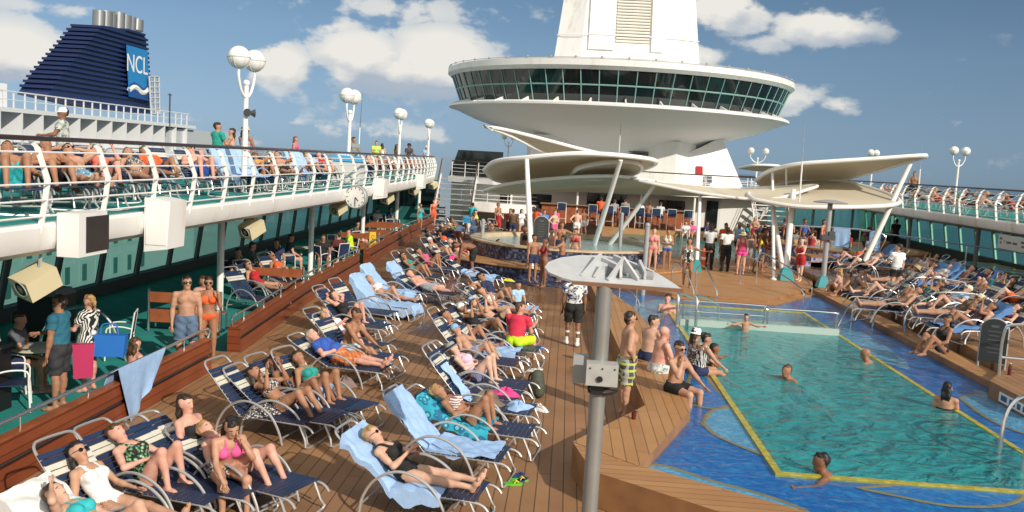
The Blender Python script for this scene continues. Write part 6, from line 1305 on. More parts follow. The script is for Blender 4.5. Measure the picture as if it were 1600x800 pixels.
# ---- the middle row beside the walkway
l = recl('woman in a black swimsuit and sunglasses holding a cup', 583, 680, -6, 38, 'straight', 'drink', sk=1, g=1.05, hair=('tail', 'fair'), wear=[('onepiece', BLK)], acc=['shades'])
drape('pale blue towel hanging off the lounger of the woman in black', l[0], l[1], l[2], -.85, .62, seed=31, side=.16)
e = G(612, 640, .75); lounger('empty lounger draped with a long pale blue towel', (e[0]-.15, e[1], 0), R(-10), 48); drape('long pale blue towel spread over the whole empty lounger', (e[0]-.15, e[1], 0), R(-10), 48, -.9, .95, seed=33, side=.03)
l = recl('tanned woman in a striped bikini on a turquoise towel', 684, 612, -10, 28, 'knees', 'belly', sk=3, hair=('short', 'fair'), wear=[('top', STRIPE), ('bottom', BLK)])
drape('turquoise patterned towel beneath the tanned woman in the striped bikini', l[0], l[1], l[2], -.75, .45, m=TURQ, seed=35, side=.16)
for k, (px, py, nm) in enumerate(((672, 578, 'empty lounger holding a crumpled blue shirt and a brown bag'), (660, 560, 'empty lounger with a pink cloth on it behind the turquoise towel'))):
    e = G(px, py, .8); lounger(nm, (e[0]-.05, e[1], 0), R(-9), 48)
    heap(('crumpled blue shirt on the empty lounger with the brown bag', 'hot pink cloth bundled on an empty lounger')[k], (e[0]+1.45, e[1]-.22, .36), .26, .2, .1, (TOWEL, MATS['hot_pink'])[k], ('shirt', 'cloth')[k], ('shirt', 'cloth')[k], 41+k)
    if k == 0: heap('brown bag on the empty lounger next to the tanned woman', (e[0]+.95, e[1]-.15, .36), .25, .28, .22, mat('brown_canvas', (.16, .12, .09), .8), 'beach_bag', 'bag', 43); drape('narrow blue towel over the back of the brown bag lounger', (e[0]-.05, e[1], 0), R(-9), 48, -.75, .1, w=.3, side=0, seed=44)
recl('woman in a wide grey sun hat and a pale pink top', 707, 545, -12, 38, 'knees', 'belly', sk=0, hair=('bob', 'brown'), wear=[('tank', (.72, .50, .62)), ('short', (.25, .25, .42))], acc=[('sunhat', (.30, .31, .31), BLK)])
recl('boy in a light blue cap sitting up behind the sun hat woman', 712, 515, -10, 48, 'mid', 'phone', sex='m', h=1.5, sk=2, hair=('crop', 'brown'), wear=[('trunks', (.3, .35, .5))], acc=[('cap', (.22, .42, .68))])
recl('woman with black hair in a dark bikini next to the blue cap boy', 697, 493, -12, 48, 'kneeL', 'side', sk=3, hair=('bun', 'black'), wear=[('top', BLK), ('bottom', BLK)])
recl('woman in a white cap and black swimsuit with bent knees', 722, 482, -12, 38, 'mid', 'book', sk=3, hair=('tail', 'dark'), wear=[('onepiece', BLK)], acc=[('cap', WHT)])
recl('man in black trunks reading a dark blue book', 742, 475, -10, 28, 'kneeR', 'book', sex='m', sk=1, hair=('short', 'dark'), wear=[('trunks', BLK)])
recl('woman lying with an arm behind her head in a navy swimsuit', 738, 447, -10, 28, 'mid', 'head', sk=3, hair=('short', 'brown'), wear=[('onepiece', NVY)])
recl('woman in a white bikini top on blue towels behind the boy', 752, 455, -12, 38, 'straight', 'belly', sk=2, hair=('tail', 'brown'), wear=[('top', WHT), ('bottom', NVY)])
l = recl('dark haired man in a navy shirt sitting up in sunglasses', 752, 433, -14, 48, 'mid', 'side', sex='m', sk=3, hair=('short', 'black'), wear=[('tshirt', NVY), ('trunks', BLK)], acc=['shades'])
p, L = up('small boy in a light blue shirt sitting on a towelled lounger', 810, 446, -60, sit(.40, 0, 'lap', 'lap', .72, 'out'), h=1.25, at='head', sk=2, hair=('short', 'black'), wear=[('tshirt', (.36, .55, .75)), ('trunks', BLK)])
lounger('pale towelled lounger under the small boy', (L[0]-1.3, L[1]+.1, 0), R(-8), 12); drape('pale blue towel on the lounger of the small boy', (L[0]-1.3, L[1]+.1, 0), R(-8), 12, -.7, 1.1, seed=51)
e = G(795, 437, .42); heap('yellow cloth lying beside the small boy', (e[0], e[1], .38), .22, .14, .07, mat('yellow_cloth', (.7, .6, .04), .8), 'cloth', 'cloth', 9)
p, L = up('man in a red shirt and lime shorts sitting with his back turned', 813, 482, 72, sit(.38, .25, 'lap', 'lap', 1.0, 'wide', hturn=-.6), h=1.78, at='head', g=1.1, sk=5, hair=('crop', 'brown'), wear=[('tshirt', (.62, .03, .07)), ('board', YGRN)])
lounger('lounger whose foot end seats the man in the red shirt', (L[0]-1.25, L[1]-.1, 0), R(-6), 28)
for k, (px, py, nm) in enumerate(((735, 498, 'vacant lounger in the middle row left of the red shirted man'), (728, 530, 'vacant lounger with a pale towel behind the sun hat woman'), (725, 422, 'vacant lounger at the back of the middle row by the wet deck'))):
    e = G(px, py, .5); lounger(nm, (e[0]-.5, e[1]+.1, 0), R(-10), 28)
    if k: drape(('pale towel on the vacant lounger behind the sun hat woman', 'pale towel on the vacant lounger by the wet deck')[k-1], (e[0]-.5, e[1]+.1, 0), R(-10), 28, -.3, .9, seed=60+k)
# ---- clothes, bottles and shoes on the deck
def bottle(label, px, py, c, z=0., h=.24):
    e = G(px, py, z); t = thing('bottle', label, 'bottle', (e[0], e[1], z+.002)); b = MB(); b.lathe([(0, 0), (.034, 0), (.036, .02), (.034, .1), (.036, h*.62), (.015, h*.85), (.015, h*.93), (0, h*.93)], n=14); b.build('body', c, t); b = MB(); b.lathe([(.017, h*.92), (.017, h), (0, h)], n=10); b.build('cap', WHITE2, t)
CLR = mat('clear_plastic', (.6, .62, .62), .12); bottle('clear water bottle on the deck by the black swimsuit woman', 674, 777, CLR); bottle('clear water bottle by the foot of the long towelled lounger', 790, 686, CLR); bottle('dark red drink bottle on the shaded teak edge', 1577, 586, mat('red_drink', (.12, .02, .02), .2), .6); bottle('pale lotion bottle beside the hunched girl', 377, 798, mat('lotion', (.6, .5, .35), .4))
e = G(990, 655, .45); t = thing('drink_cup', 'dark red drink cup on the teak ledge near the smoking man', 'cup', (*e[:2], .452)); b = MB(); b.lathe([(0, 0), (.03, 0), (.042, .12), (.038, .12), (.036, .10), (0, .10)], n=16); b.build('cup', mat('red_cup', (.10, .015, .02), .2), t)
def flipflops(label, px, py, c, rz=0., z=0., strap=None):
    e = G(px, py, z); t = thing('sandals', label, 'sandals', (e[0], e[1], z+.001), rz)
    for s in (0, 1):
        b = MB(); P = [(.13*math.cos(a)+.01*math.cos(2*a)+s*.1, .048*math.sin(a)*(1+.18*math.cos(a))+s*.13) for a in np.linspace(0, 2*PI, 17)[:-1]]; b.prism(P, .0, .022); so_ = b.build('sole', c, t, smooth=False)
        b = MB(); b.tube([(s*.1+.02, -.04+s*.13, .024), (s*.1+.05, s*.13-.02, .055), (s*.1+.09, s*.13, .028)], .008, 5); b.tube([(s*.1+.02, .04+s*.13, .024), (s*.1+.05, s*.13+.02, .055), (s*.1+.09, s*.13, .028)], .008, 5); b.build('strap', strap or c, so_)
flipflops('grey strapped flip flops near the bottom edge of the deck', 705, 786, DGREY, .3); flipflops('bright green sandals beside blue shoes', 800, 757, mat('green_foam', (.10, .50, .03), .6), .2, strap=mat('yellow_foam', (.7, .5, .02), .6)); flipflops('blue shoes next to the bright green sandals', 815, 752, mat('blue_foam', (.03, .06, .16), .6), 1.0); flipflops('blue flip flops by the red shirted man', 838, 546, mat('blue_flip', (.03, .16, .5), .6), .1); flipflops('white sandals lying on the open boards', 832, 580, mat('white_foam', (.7, .7, .68), .6), .2)
e = G(838, 620, 0); t = thing('backpack', 'olive and grey backpack standing at the end of the middle row', 'backpack', (*e[:2], .0), .4)
b = MB(); b.v = []; V, F = grow([(np.array((0, 0, .13)), np.array((0, 0, .38)), .16, .12, np.array((0, 1., 0)), .8), (np.array((0, -.1, .12)), np.array((0, -.1, .22)), .11, .1, None, 1)], .02, .05); b.add(V, F.tolist()); b.build('pack_body', mat('olive_nylon', (.06, .065, .045), .7, bump=.5, bscale=20), t)
b = MB(); b.tube(smooth_path([(.08, .1, .42), (.1, .17, .3), (.08, .12, .08)], 4), .018, 6); b.tube(smooth_path([(-.08, .1, .42), (-.1, .17, .3), (-.08, .12, .08)], 4), .018, 6); b.build('strap', DGREY, t)
e = G(842, 640, 0); heap('white shirt dropped at the foot of the backpack', (e[0], e[1], 0), .2, .12, .1, TOWELW, 'shirt', 'shirt', 14)
e = G(395, 760, 0); heap('pale blue towel dropped behind the hunched girl', (e[0], e[1], 0), .26, .2, .2, TOWEL, seed=15)
e = G(780, 487, .1); 
e = G(770, 500, .36); heap('yellow bag between the loungers of the middle row', (e[0]-.05, e[1], .34), .18, .15, .22, mat('mustard_bag', (.45, .36, .08), .7), 'beach_bag', 'bag', 17)
e = G(617, 497, 0); heap('mustard yellow bag under the loungers at the wall side', (e[0], e[1], 0), .22, .16, .3, MATS['mustard_bag'], 'beach_bag', 'bag', 18)
e = G(548, 603, .36); heap('grey and red beach bag at the foot of the teal bikini woman', (e[0]-.1, e[1], .36), .22, .16, .16, mat('grey_red_bag', (.2, .14, .13), .7), 'beach_bag', 'bag', 19)
# towel hung over the near handrail
def hang(label, pts_top, drop0, drop1, thick=.014, m=TOWEL, seed=0, out=(.05, 0), narrow=0.):
    A, B_ = np.array(pts_top[0], float), np.array(pts_top[1], float); r_ = random.Random(seed); rows = []; o = np.array((out[0], out[1], 0)); n = 16
    for i in range(n):
        f = i/(n-1); row = []
        for j in range(13):
            g = j/12; p = A+(B_-A)*(g if i < 3 else .42+(g-.42)*(1-narrow*(f-.2))); d = drop0+(drop1-drop0)*g
            if f < .2: q = p-o*(1-f/.2)+np.array((0, 0, .035*math.sin(f/.2*PI/2)))-np.array((0, 0, .25*(1-f/.2)))
            else: q = p+o*(1+.3*math.sin(5*g+seed)*(f-.2))+np.array((0, 0, .035-d*(f-.2)/.8))+nrm(o)*.03*math.sin(14*g+seed)*(f-.2)
            row.append(q)
        rows.append(row)
    b = MB(); b.sheet(rows, thick); return tag(b.build('towel', m), label, 'towel')
a_ = G(205, 575, .82); c_ = G(248, 560, .82); a_[0] = wallx(a_[1])-.0; c_[0] = wallx(c_[1])
a_ = (wallx(12.7)-.02, 12.36, .83); c_ = (wallx(13.4)-.02, 13.9, .83)
hang('pale blue towel hung to dry over the handrail of the near deck wall', (a_, c_), .98, .5, seed=2, out=(.11, 0), narrow=.7)
# ---- people standing on the walkway and around the pool
up('man in black and lime plaid board shorts with a hand on his hip', 974, 652, 8, stand('down', 'hip', hturn=.55), h=1.84, sk=2, g=1.12, hair=('crop', 'dark'), wear=[('board', PLAIDM)], acc=['shades'])
up('man in a block print shirt walking away in white socks', 893, 540, 94, stand('down', 'down', stride=.16), h=1.76, sk=4, g=1.12, hair=('crop', 'dark'), wear=[('tshirt', HAWAII), ('board', BLK), ('sock', WHT, 'L'), ('sock', WHT, 'R'), ('shoe', WHT, 'L'), ('shoe', WHT, 'R')])
up('smoking man in black shorts sitting on the corner of the teak ledge', 1062, 545, -42, sit(.45, .08, 'knee', 'mouth', 1.0, 'down', hturn=-.2), at='head', h=1.78, sk=2, hair=('crop', 'dark'), wear=[('trunks', BLK)], acc=['shades'])
up('heavy man in dark trunks seated on the ledge with his back half turned', 1022, 503, 40, sit(.45, .15, 'lap', 'lap', 1.0, 'down', hturn=-.9), at='head', h=1.8, g=1.2, belly=.6, sk=1, hair=('short', 'dark'), wear=[('trunks', NVY)], acc=[])
up('bald man in white patterned trunks seated with a hand to his face', 1038, 520, 20, sit(.45, .15, 'mouth', 'lap', 1.0, 'down', hturn=.2), at='head', h=1.76, g=1.18, belly=.5, sk=5, hair=('bald', 'grey'), wear=[('trunks', GEO)])
up('woman in a white hat seated at the pool rim beside the dark haired mother', 1088, 522, 30, sit(.30, .1, 'lap', 'lap', .93, 'out', hturn=-.2), at='head', sex='f', h=1.62, sk=2, hair=('long', 'dark'), wear=[('onepiece', LEO)], acc=[('hat', WHT)])
up('dark haired woman in a printed swimsuit leaning on the yellow pool edge', 1104, 530, 20, sit(.30, .2, 'knee', 'knee', .93, 'out', hturn=-.3), at='head', sex='f', h=1.64, sk=2, hair=('bun', 'black'), wear=[('onepiece', ZEBRA), ('short', NVY)])
up('child with wet black hair standing in the water by the yellow edge', 1117, 545, -20, wade(.72, .75, 'out', 'down'), z0=.3, at='head', h=1.25, sk=4, hair=('short', 'black'), q=1)
for px, py, rot, lab, hr in ((1229, 580, -150, 'swimmer with cropped hair in the middle of the pool', ('crop', 'brown')), (1352, 553, 160, 'bald swimmer near the yellow line on the shaded side', ('bald', 'dark')), (1282, 722, 170, 'dark haired boy holding on to the near corner of the yellow line', ('short', 'black'))):
    up(lab, px, py, rot, swim(), z0=.3, at='head', h=1.7, sk=4 if px == 1282 else 3, hair=hr, q=1, wear=[('trunks', NVY)])
up('woman with long dark hair in the water by the yellow line at the right', 1480, 607, 60, wade(.93, 1.12, 'down', 'front'), z0=.3, at='head', sex='f', h=1.64, sk=2, hair=('long', 'black'), wear=[('top', BLK)], q=1)
up('small child bathing behind the frosted divider', 1166, 496, -95, wade(.6, .62, 'out', 'out'), z0=.3, at='head', h=1.05, sk=2, hair=('short', 'dark'), q=1)
up('bather up to the neck beyond the steel stair rails', 1043, 467, -100, wade(1, 1.2, 'down', 'down'), z0=.3, at='head', h=1.7, sk=5, hair=('short', 'dark'), q=1)
# far island
up('girl in a pink bikini standing behind the grey steel pole', 1018, 424, -100, stand('down', 'down'), z0=.4, sex='f', sk=1, hair=('bun', 'brown'), wear=[('top', (.75, .22, .30)), ('bottom', (.75, .22, .30))], q=1)
up('girl in blue shorts clutching a white towel to her chest', 1040, 423, -95, stand('cross', 'cross'), z0=.4, sex='f', h=1.6, sk=3, hair=('short', 'black'), wear=[('tank', (.62, .60, .52)), ('short', BLU_)], q=1)
up('woman in a zebra print swimsuit stepping towards the pool', 1072, 449, -105, stand('out', 'down', stride=.12), z0=.4, sex='f', h=1.66, g=1.12, sk=3, hair=('bob', 'dark'), wear=[('onepiece', ZEBRA)], q=1)
up('waiter in black trousers and a pale shirt facing the bar', 1106, 421, 80, stand('front', 'front'), z0=.4, sk=6, hair=('crop', 'black'), wear=[('pants', BLK), ('tshirt', (.55, .56, .58)), ('shoe', BLK, 'L'), ('shoe', BLK, 'R')], q=1)
up('second waiter in black trousers seen from behind with a white shirt', 1132, 424, 95, stand('down', 'front'), z0=.4, h=1.74, sk=6, hair=('crop', 'black'), wear=[('pants', BLK), ('tshirt', WHT), ('shoe', BLK, 'L'), ('shoe', BLK, 'R')], q=1)
up('woman in a straw hat, pink shorts and red cover standing with her back turned', 1156, 430, 85, stand('down', 'down'), z0=.4, sex='f', sk=5, hair=('bob', 'fair'), wear=[('tank', (.45, .06, .14)), ('short', (.8, .06, .35))], acc=[('sunhat', (.62, .56, .38))], q=1)
up('woman in a yellow bikini top and blue print shorts walking to the right', 1182, 427, -20, stand('front', 'down', stride=.15), z0=.4, sex='f', sk=4, hair=('long', 'black'), wear=[('top', (.75, .55, .02)), ('board', FLORW)], q=1)
e = G(1092, 420, .4); t = thing('rescue_tube', 'orange and white rescue float leaning by the white mast', 'rescue float', (e[0]+.15, e[1], .4)); b = MB(); b.tube([(0, 0, .03), (0, 0, .12), (0, 0, .75), (0, 0, .85)], [.06, .11, .11, .06], 12); b.build('float', mat('orange_foam', (.7, .12, .03), .6), t); b = MB(); b.lathe([(.113, .38), (.116, .39), (.116, .47), (.113, .48)], n=14); b.build('band', WHITE2, t)
# whirlpool bathers
for i, (px, py, rot, lab, sx, hc) in enumerate(((835, 372, -60, 'bather with dark hair seated at the front of the mosaic whirlpool', 'm', 'black'), (852, 377, -150, 'bather with her back to the whirlpool rim beside the black oval board', 'f', 'dark'), (862, 362, -70, 'sunburnt bather in the middle of the whirlpool', 'm', 'brown'), (880, 373, 160, 'bather under the slanted masts with wet black hair', 'm', 'black'), (900, 362, -110, 'woman bather standing in the whirlpool near the far rim', 'f', 'dark'), (878, 352, -90, 'bather sitting up on the far rim of the whirlpool', 'm', 'brown'), (820, 358, -40, 'bather at the left of the whirlpool behind the upright mast', 'f', 'brown'))):
    up(lab, px, py, rot, wade(1, .92 if i != 5 else .62, 'out' if i % 2 else 'down', 'down'), z0=.93, at='head', sex=sx, h=1.7, sk=(3, 4, 5, 3, 2, 3, 4)[i], hair=('short' if sx == 'm' else 'bun', hc), wear=[('top', (BLK, RED, TQ)[i % 3])] if sx == 'f' else [('trunks', NVY)], q=1)
# people on the promenade behind the wall
up('man in sunglasses with a teal shirt, ochre shoulders and dark shorts', 92, 640, 185, stand('down', 'front', hturn=-.2), h=1.82, sk=3, g=1.08, hair=('crop', 'dark'), wear=[('tshirt', (.02, .13, .20)), ('board', (.03, .03, .035))], acc=['shades'])
up('blonde woman in a black and white print top carrying a blue bag', 138, 612, 170, stand('front', 'front', hturn=-.2), sex='f', h=1.65, g=1.1, sk=5, hair=('tail', 'fair'), wear=[('tshirt', ZEBRA), ('skirt', ZEBRA)])
e = G(146, 612, 0); t = thing('beach_bag', 'bright blue bag on the arm of the blonde woman', 'bag', (e[0]+.25, e[1]+.02, .62), .2); b = MB(); b.prism([(-.24, 0), (.24, 0), (.28, .36), (-.28, .36)], -.09, .09, axes=(0, 2, 1)); b.build('bag_body', mat('bright_blue_bag', (.02, .16, .55), .6), t, smooth=False); b = MB(); b.tube(smooth_path([(-.14, 0, .36), (-.1, 0, .52), (.1, 0, .52), (.14, 0, .36)], 4), .014, 6); b.build('handle', MATS['bright_blue_bag'], t)
e = G(115, 625, 0); t = thing('beach_bag', 'crimson bag hanging between the teal shirted man and the blonde woman', 'bag', (e[0]+.1, e[1]+.1, .35), .5); b = MB(); b.prism([(-.14, 0), (.14, 0), (.16, .55), (-.16, .55)], -.06, .06, axes=(0, 2, 1)); b.build('bag_body', mat('crimson_bag', (.45, .02, .10), .6), t, smooth=False)
p, L = up('long haired girl in a pink top sitting behind the draped towel', 212, 538, 60, sit(.06, .1, 'lap', 'lap', .9, 'flat', hturn=.2), sex='f', h=1.6, at='head', sk=5, hair=('long', 'brown'), wear=[('top', PNK), ('short', BLU_)])
person('shirtless man in jeans shorts standing beside the orange bikini woman', stand('down', 'down', hturn=.15), (-6.8, 15.75, .013), R(-62), q=2, h=1.80, sk=2, g=1.02, hair=('short', 'black'), wear=[('board', (.10, .16, .26))], acc=['shades'])
person('woman in an orange bikini with a phone to her ear', stand('phone', 'down', hturn=.1), (-6.72, 16.55, .013), R(-72), q=2, sex='f', h=1.68, g=1.05, sk=3, hair=('tail', 'dark'), wear=[('top', ORG), ('bottom', ORG)], acc=['shades'])
recl('woman in a red swimsuit reading on a promenade lounger', 388, 415, -20, 48, 'drop', 'phone', z0=.013, sk=2, hair=('bob', 'brown'), wear=[('onepiece', RED)], acc=['shades'])
recl('woman in an orange bikini and sunglasses lying beside the wooden bench', 426, 402, -30, 48, 'mid', 'side', z0=.013, sk=3, hair=('tail', 'fair'), wear=[('top', ORG), ('bottom', ORG)], acc=['shades'])
p, L = up('woman in a pale skirt seated on the wooden bench behind the couple', 318, 440, -40, sit(.45, .1, 'lap', 'lap', .95, 'down'), sex='f', h=1.66, at='head', z0=.013, sk=2, hair=('bob', 'brown'), wear=[('tshirt', (.5, .3, .25)), ('skirt', (.45, .6, .5))], q=1)
for k, (px, py, nm) in enumerate(((352, 432, 'dark promenade lounger nearest the white pillar'), (372, 420, 'dark promenade lounger left of the woman in red'), (405, 408, 'dark promenade lounger between the two sunbathing women'))):
    e = G(px, py, .8); lounger(nm, (e[0], e[1], .013), R(-22), 48)
up('woman standing in an orange towel by the far wall', 676, 355, -60, stand('up', 'down'), sex='f', sk=5, hair=('tail', 'red'), wear=[('dress', (.72, .13, .05))], q=1)
up('woman in a turquoise swimsuit standing behind the wall', 655, 365, -40, stand('front', 'down'), sex='f', sk=3, hair=('bun', 'dark'), wear=[('onepiece', TQ)], q=1)
# furniture of the promenade
for px, py, rz, lab in ((288, 520, 6, 'wooden slatted bench behind the standing couple'), (448, 470, 4, 'wooden bench just left of the second white pillar'), (598, 400, 3, 'wooden bench behind the yellow caution sign'), (640, 378, 2, 'wooden bench with draped chairs beyond the third pillar'), (590, 378, 3, 'wooden bench farther back along the shaded promenade'), (700, 345, 0, 'wooden bench by the far bulkhead')):
    e = G(px, py, .013); bench(lab, (min(e[0], wallx(e[1])-.9), e[1], .013), R(rz), 1.5)
for px, py, rz, lab in ((20, 640, 30, 'pale chair at the edge of the picture beside the dark bin'), (188, 560, 200, 'navy chair with a towel on its seat behind the blonde woman'), (500, 425, 60, 'navy dining chair nearest the second pillar'), (523, 405, -60, 'dining chair with a patterned cushion by the shaded tables'), (548, 395, 150, 'dining chair turned to the table beside the clock pillar'), (586, 368, 170, 'dining chair behind the caution sign'), (630, 372, 20, 'chair draped with white cloth by the far benches'), (752, 372, 40, 'navy deck chair near the foot of the stairs'), (770, 368, 80, 'second deck chair near the foot of the stairs, nearer the whirlpool')):
    e = G(px, py, .013); chair(lab, (e[0], e[1], .013), R(rz))
for px, py, lab in ((60, 610, 'pale round cafe table in the shade by the dark bin'), (438, 432, 'cafe table heaped with papers under the balcony'), (508, 405, 'cafe table beside the dining chairs in the shade'), (560, 388, 'cafe table beneath the round clock'), (470, 418, 'cafe table between the shaded diners')):
    e = G(px, py, .013); table(lab, (e[0], e[1], .013))
SH = [(30, 500, 20, 'shaded man in grey leaning over the nearest cafe table', (.10, .11, .13)), (372, 395, -40, 'dark seated diner in the shade behind the loungers', (.02, .02, .03)), (395, 385, 30, 'shaded diner in a grey shirt under the balcony', (.14, .15, .16)), (432, 380, -60, 'shaded diner in navy beside the paper covered table', NVY), (455, 372, 20, 'shaded diner leaning on an elbow near the windscreen', (.05, .05, .06)), (505, 372, -70, 'diner in a black vest at the table near the second pillar', BLK), (528, 368, 150, 'bare shouldered diner at the table left of the clock pillar', (.10, .02, .02)), (545, 362, 200, 'diner in green shorts seated near the clock pillar', YGRN), (590, 330, -40, 'shaded diner in white beyond the clock', (.5, .5, .5)), (610, 327, 30, 'shaded diner in dark blue beyond the clock', NVY), (560, 350, -20, 'shaded diner with folded arms behind the bench', (.1, .07, .05))]
for px, py, rot, lab, c in SH:
    p, L = up(lab, px, py, rot, sit(.44, .15, 'lap', 'lap', 1, 'down'), z0=.013, at='head', sk=(2, 3, 5)[px % 3], hair=('short', 'dark'), wear=[('tshirt', c), ('trunks', NVY)], q=0 if px > 60 else 1)
    chair(cut_label('white framed chair under the', lab), (L[0], L[1], .013), R(rot))
e = G(38, 648, 0)
t = thing('waste_bin', 'black waste bin beside the pale chair', 'bin', (-8.55, 12.6, .013)); b = MB(); b.prism([(-.28, -.28), (.28, -.28), (.28, .28), (-.28, .28)], 0, .95); b.build('bin_body', BLACK, t, smooth=False); b = MB(); b.box((0, 0, .98), (.6, .6, .06)); b.build('lid', DGREY, t, smooth=False)
e = G(130, 520, .013); t = thing('waste_bin', 'dark grey bin with a hooded lid in the deep shade', 'bin', (-10.3, 17.2, .013)); b = MB(); b.prism([(-.4, -.35), (.4, -.35), (.4, .35), (-.4, .35)], 0, 1.0); b.build('bin_body', BLACK, t, smooth=False); b = MB(); b.box((0, 0, 1.06), (.84, .74, .12), taper=.8); b.build('lid', mat('lid_grey', (.16, .17, .18), .4), t, smooth=False)
t = thing('steel_arch', 'steel tube arch standing on the promenade before the shaded bin', 'hoop rail', (-8.9, 16.0, .013), R(10)); b = MB(); b.tube(smooth_path([(-.75, 0, 0), (-.7, 0, .5), (-.35, 0, .92), (.1, 0, 1.0), (.5, 0, .75), (.8, 0, 0)], 5), .03, 8); b.build('tube', CHROME, t)
# bar guests
for i, (px, rot, lab, c, sk_) in enumerate(((937, 85, 'guest in orange standing at the bar counter', ORG, 3), (958, 80, 'guest on a bar stool behind the slanted masts', (.3, .3, .32), 2), (975, 95, 'tall man in a grey shirt standing at the bar', (.22, .22, .22), 1), (998, 88, 'guest in white on a bar stool left of the posts', WHT, 2), (1013, 85, 'bare backed guest on a bar stool in the middle', None, 3), (1030, 80, 'guest in a white shirt on the last bar stool', (.6, .6, .62), 1))):
    Y = 53.0; p = AY(px, 350, Y); sit_ = i not in (0, 2)
    person(lab, sit(.76, .05, 'front', 'front', 1, 'down') if sit_ else stand('front', 'down'), (p[0], Y, .62), R(rot), sk=sk_, h=1.75, hair=('short', 'dark'), wear=([('tshirt', c)] if c is not None else [])+[('trunks', NVY)], q=0)
for i in (1, 3, 4, 5, 6, 7, 8, 9):
    x = -1.2+.92*i; place(STOOL, (x, 53.0+abs(x-3)*.02, .622), R(88+random.uniform(-9, 9)), ['navy bar stool at the left end of the bar', 'bar stool beside the left bar post', 'bar stool left of the orange guest', 'bar stool behind the tall slanted mast', 'bar stool between the two slanted masts', 'bar stool right beside the grey shower pole', 'bar stool in front of the tall grey shirted man', 'bar stool under the bare backed guest', 'bar stool under the guest in white', 'bar stool at the right end of the bar'][i], 'bar stools along the counter')
for i, (px, lab, c, sx) in enumerate(((797, 'man in a red shirt and black trousers near the upright mast', RED, 'm'), (850, 'man in a bright blue shirt standing behind the whirlpool', (.05, .22, .60), 'm'), (815, 'woman in white standing left of the upright mast', WHT, 'f'), (836, 'woman in a flowered top right behind the upright mast', FLORW, 'f'), (842, 'girl in red stripes between the mast and the blue shirted man', STRIPE, 'f'), (868, 'woman in a pink cover behind the blue shirted man', PNK, 'f'))):
    Y = 46+i; p = AY(px, 340, Y); person(lab, stand('front', 'down', hturn=.3*i), (p[0], Y, .0), R(-120+40*i), sex=sx, h=1.75 if sx == 'm' else 1.64, sk=(3, 2, 1, 4, 2, 5)[i], hair=('short' if sx == 'm' else 'long', 'dark'), wear=[('tshirt', c), ('pants' if i == 0 else 'short', BLK if i == 0 else (.5, .5, .48))], q=0)
for i, (px, py, lab) in enumerate(((780, 378, 'man in a white shirt lying on the lounger by the whirlpool steps'), (768, 352, 'sunbather on a lounger with striped cushions behind the whirlpool'), (790, 362, 'woman in pink lying just left of the whirlpool'))):
    recl(lab, px, py, (20, -20, 30)[i], 38, 'mid', 'side', sex='m' if i == 0 else 'f', sk=3, hair=('crop' if i == 0 else 'tail', 'dark'), wear=[('tshirt' if i == 0 else 'onepiece', (WHT, FLORB, PNK)[i])], q=1)
# terrace above the bar: small figures and chairs
for i, (px, c) in enumerate(((998, (.05, .3, .5)), (1108, RED))):
    p = AY(px, 285, 57); chair(('blue chair on the bar terrace beside the buttress', 'red deck chair on the bar terrace under the red lifebuoy')[i], (p[0], 57, 2.97), R(-80))
p = AY(1095, 266, 56.6); t = thing('life_ring', 'red lifebuoy case fixed to the white buttress', 'lifebuoy', (p[0], 57.25, p[2])); b = MB(); b.box((0, 0, 0), (.45, .2, .5), taper=.8); b.build('case', mat('lifebuoy_red', (.45, .02, .03), .5), t, smooth=False)
# ---- right side of the pool, in the shade
up('man in a white shirt and black shorts standing among the shaded loungers', 1396, 468, 110, stand('front', 'down', hturn=.4), z0=.6, h=1.76, sk=1, hair=('short', 'dark'), wear=[('tshirt', WHT), ('trunks', BLK)], q=1)
up('man in a grey tank top crouched on the step edge', 1345, 425, -20, sit(.15, .25, 'knee', 'knee', 1, 'knees', hturn=.2), z0=.42, at='head', h=1.76, sk=2, hair=('short', 'black'), wear=[('tank', (.12, .13, .13)), ('trunks', (.3, .3, .28))], q=1)
up('girl with long fair hair sitting at the far corner of the deck', 1312, 424, 140, sit(.10, .1, 'lap', 'lap', .85, 'knees'), z0=.42, at='head', sex='f', h=1.5, sk=1, hair=('long', 'fair'), wear=[('top', (.3, .5, .7)), ('bottom', (.4, .6, .8))], q=1)
up('boy with dark hair sitting beside the fair haired girl', 1326, 430, 170, sit(.10, .1, 'knee', 'lap', .85, 'knees'), z0=.42, at='head', h=1.5, sk=2, hair=('crop', 'dark'), wear=[('trunks', BLK)], q=1)
up('woman in a black top standing behind the slanted mast', 1357, 412, 60, stand('front', 'down'), z0=.6, sex='f', h=1.66, sk=3, hair=('long', 'dark'), wear=[('tshirt', BLK), ('skirt', (.55, .55, .5))], q=1)
up('woman in a dark swimsuit sitting on the step with her feet in the water', 1481, 500, 190, sit(.16, -.2, 'lap', 'back', .95, 'knees', hturn=.1), z0=.42, at='head', sex='f', h=1.68, sk=3, hair=('long', 'black'), wear=[('onepiece', BLK)], q=2)
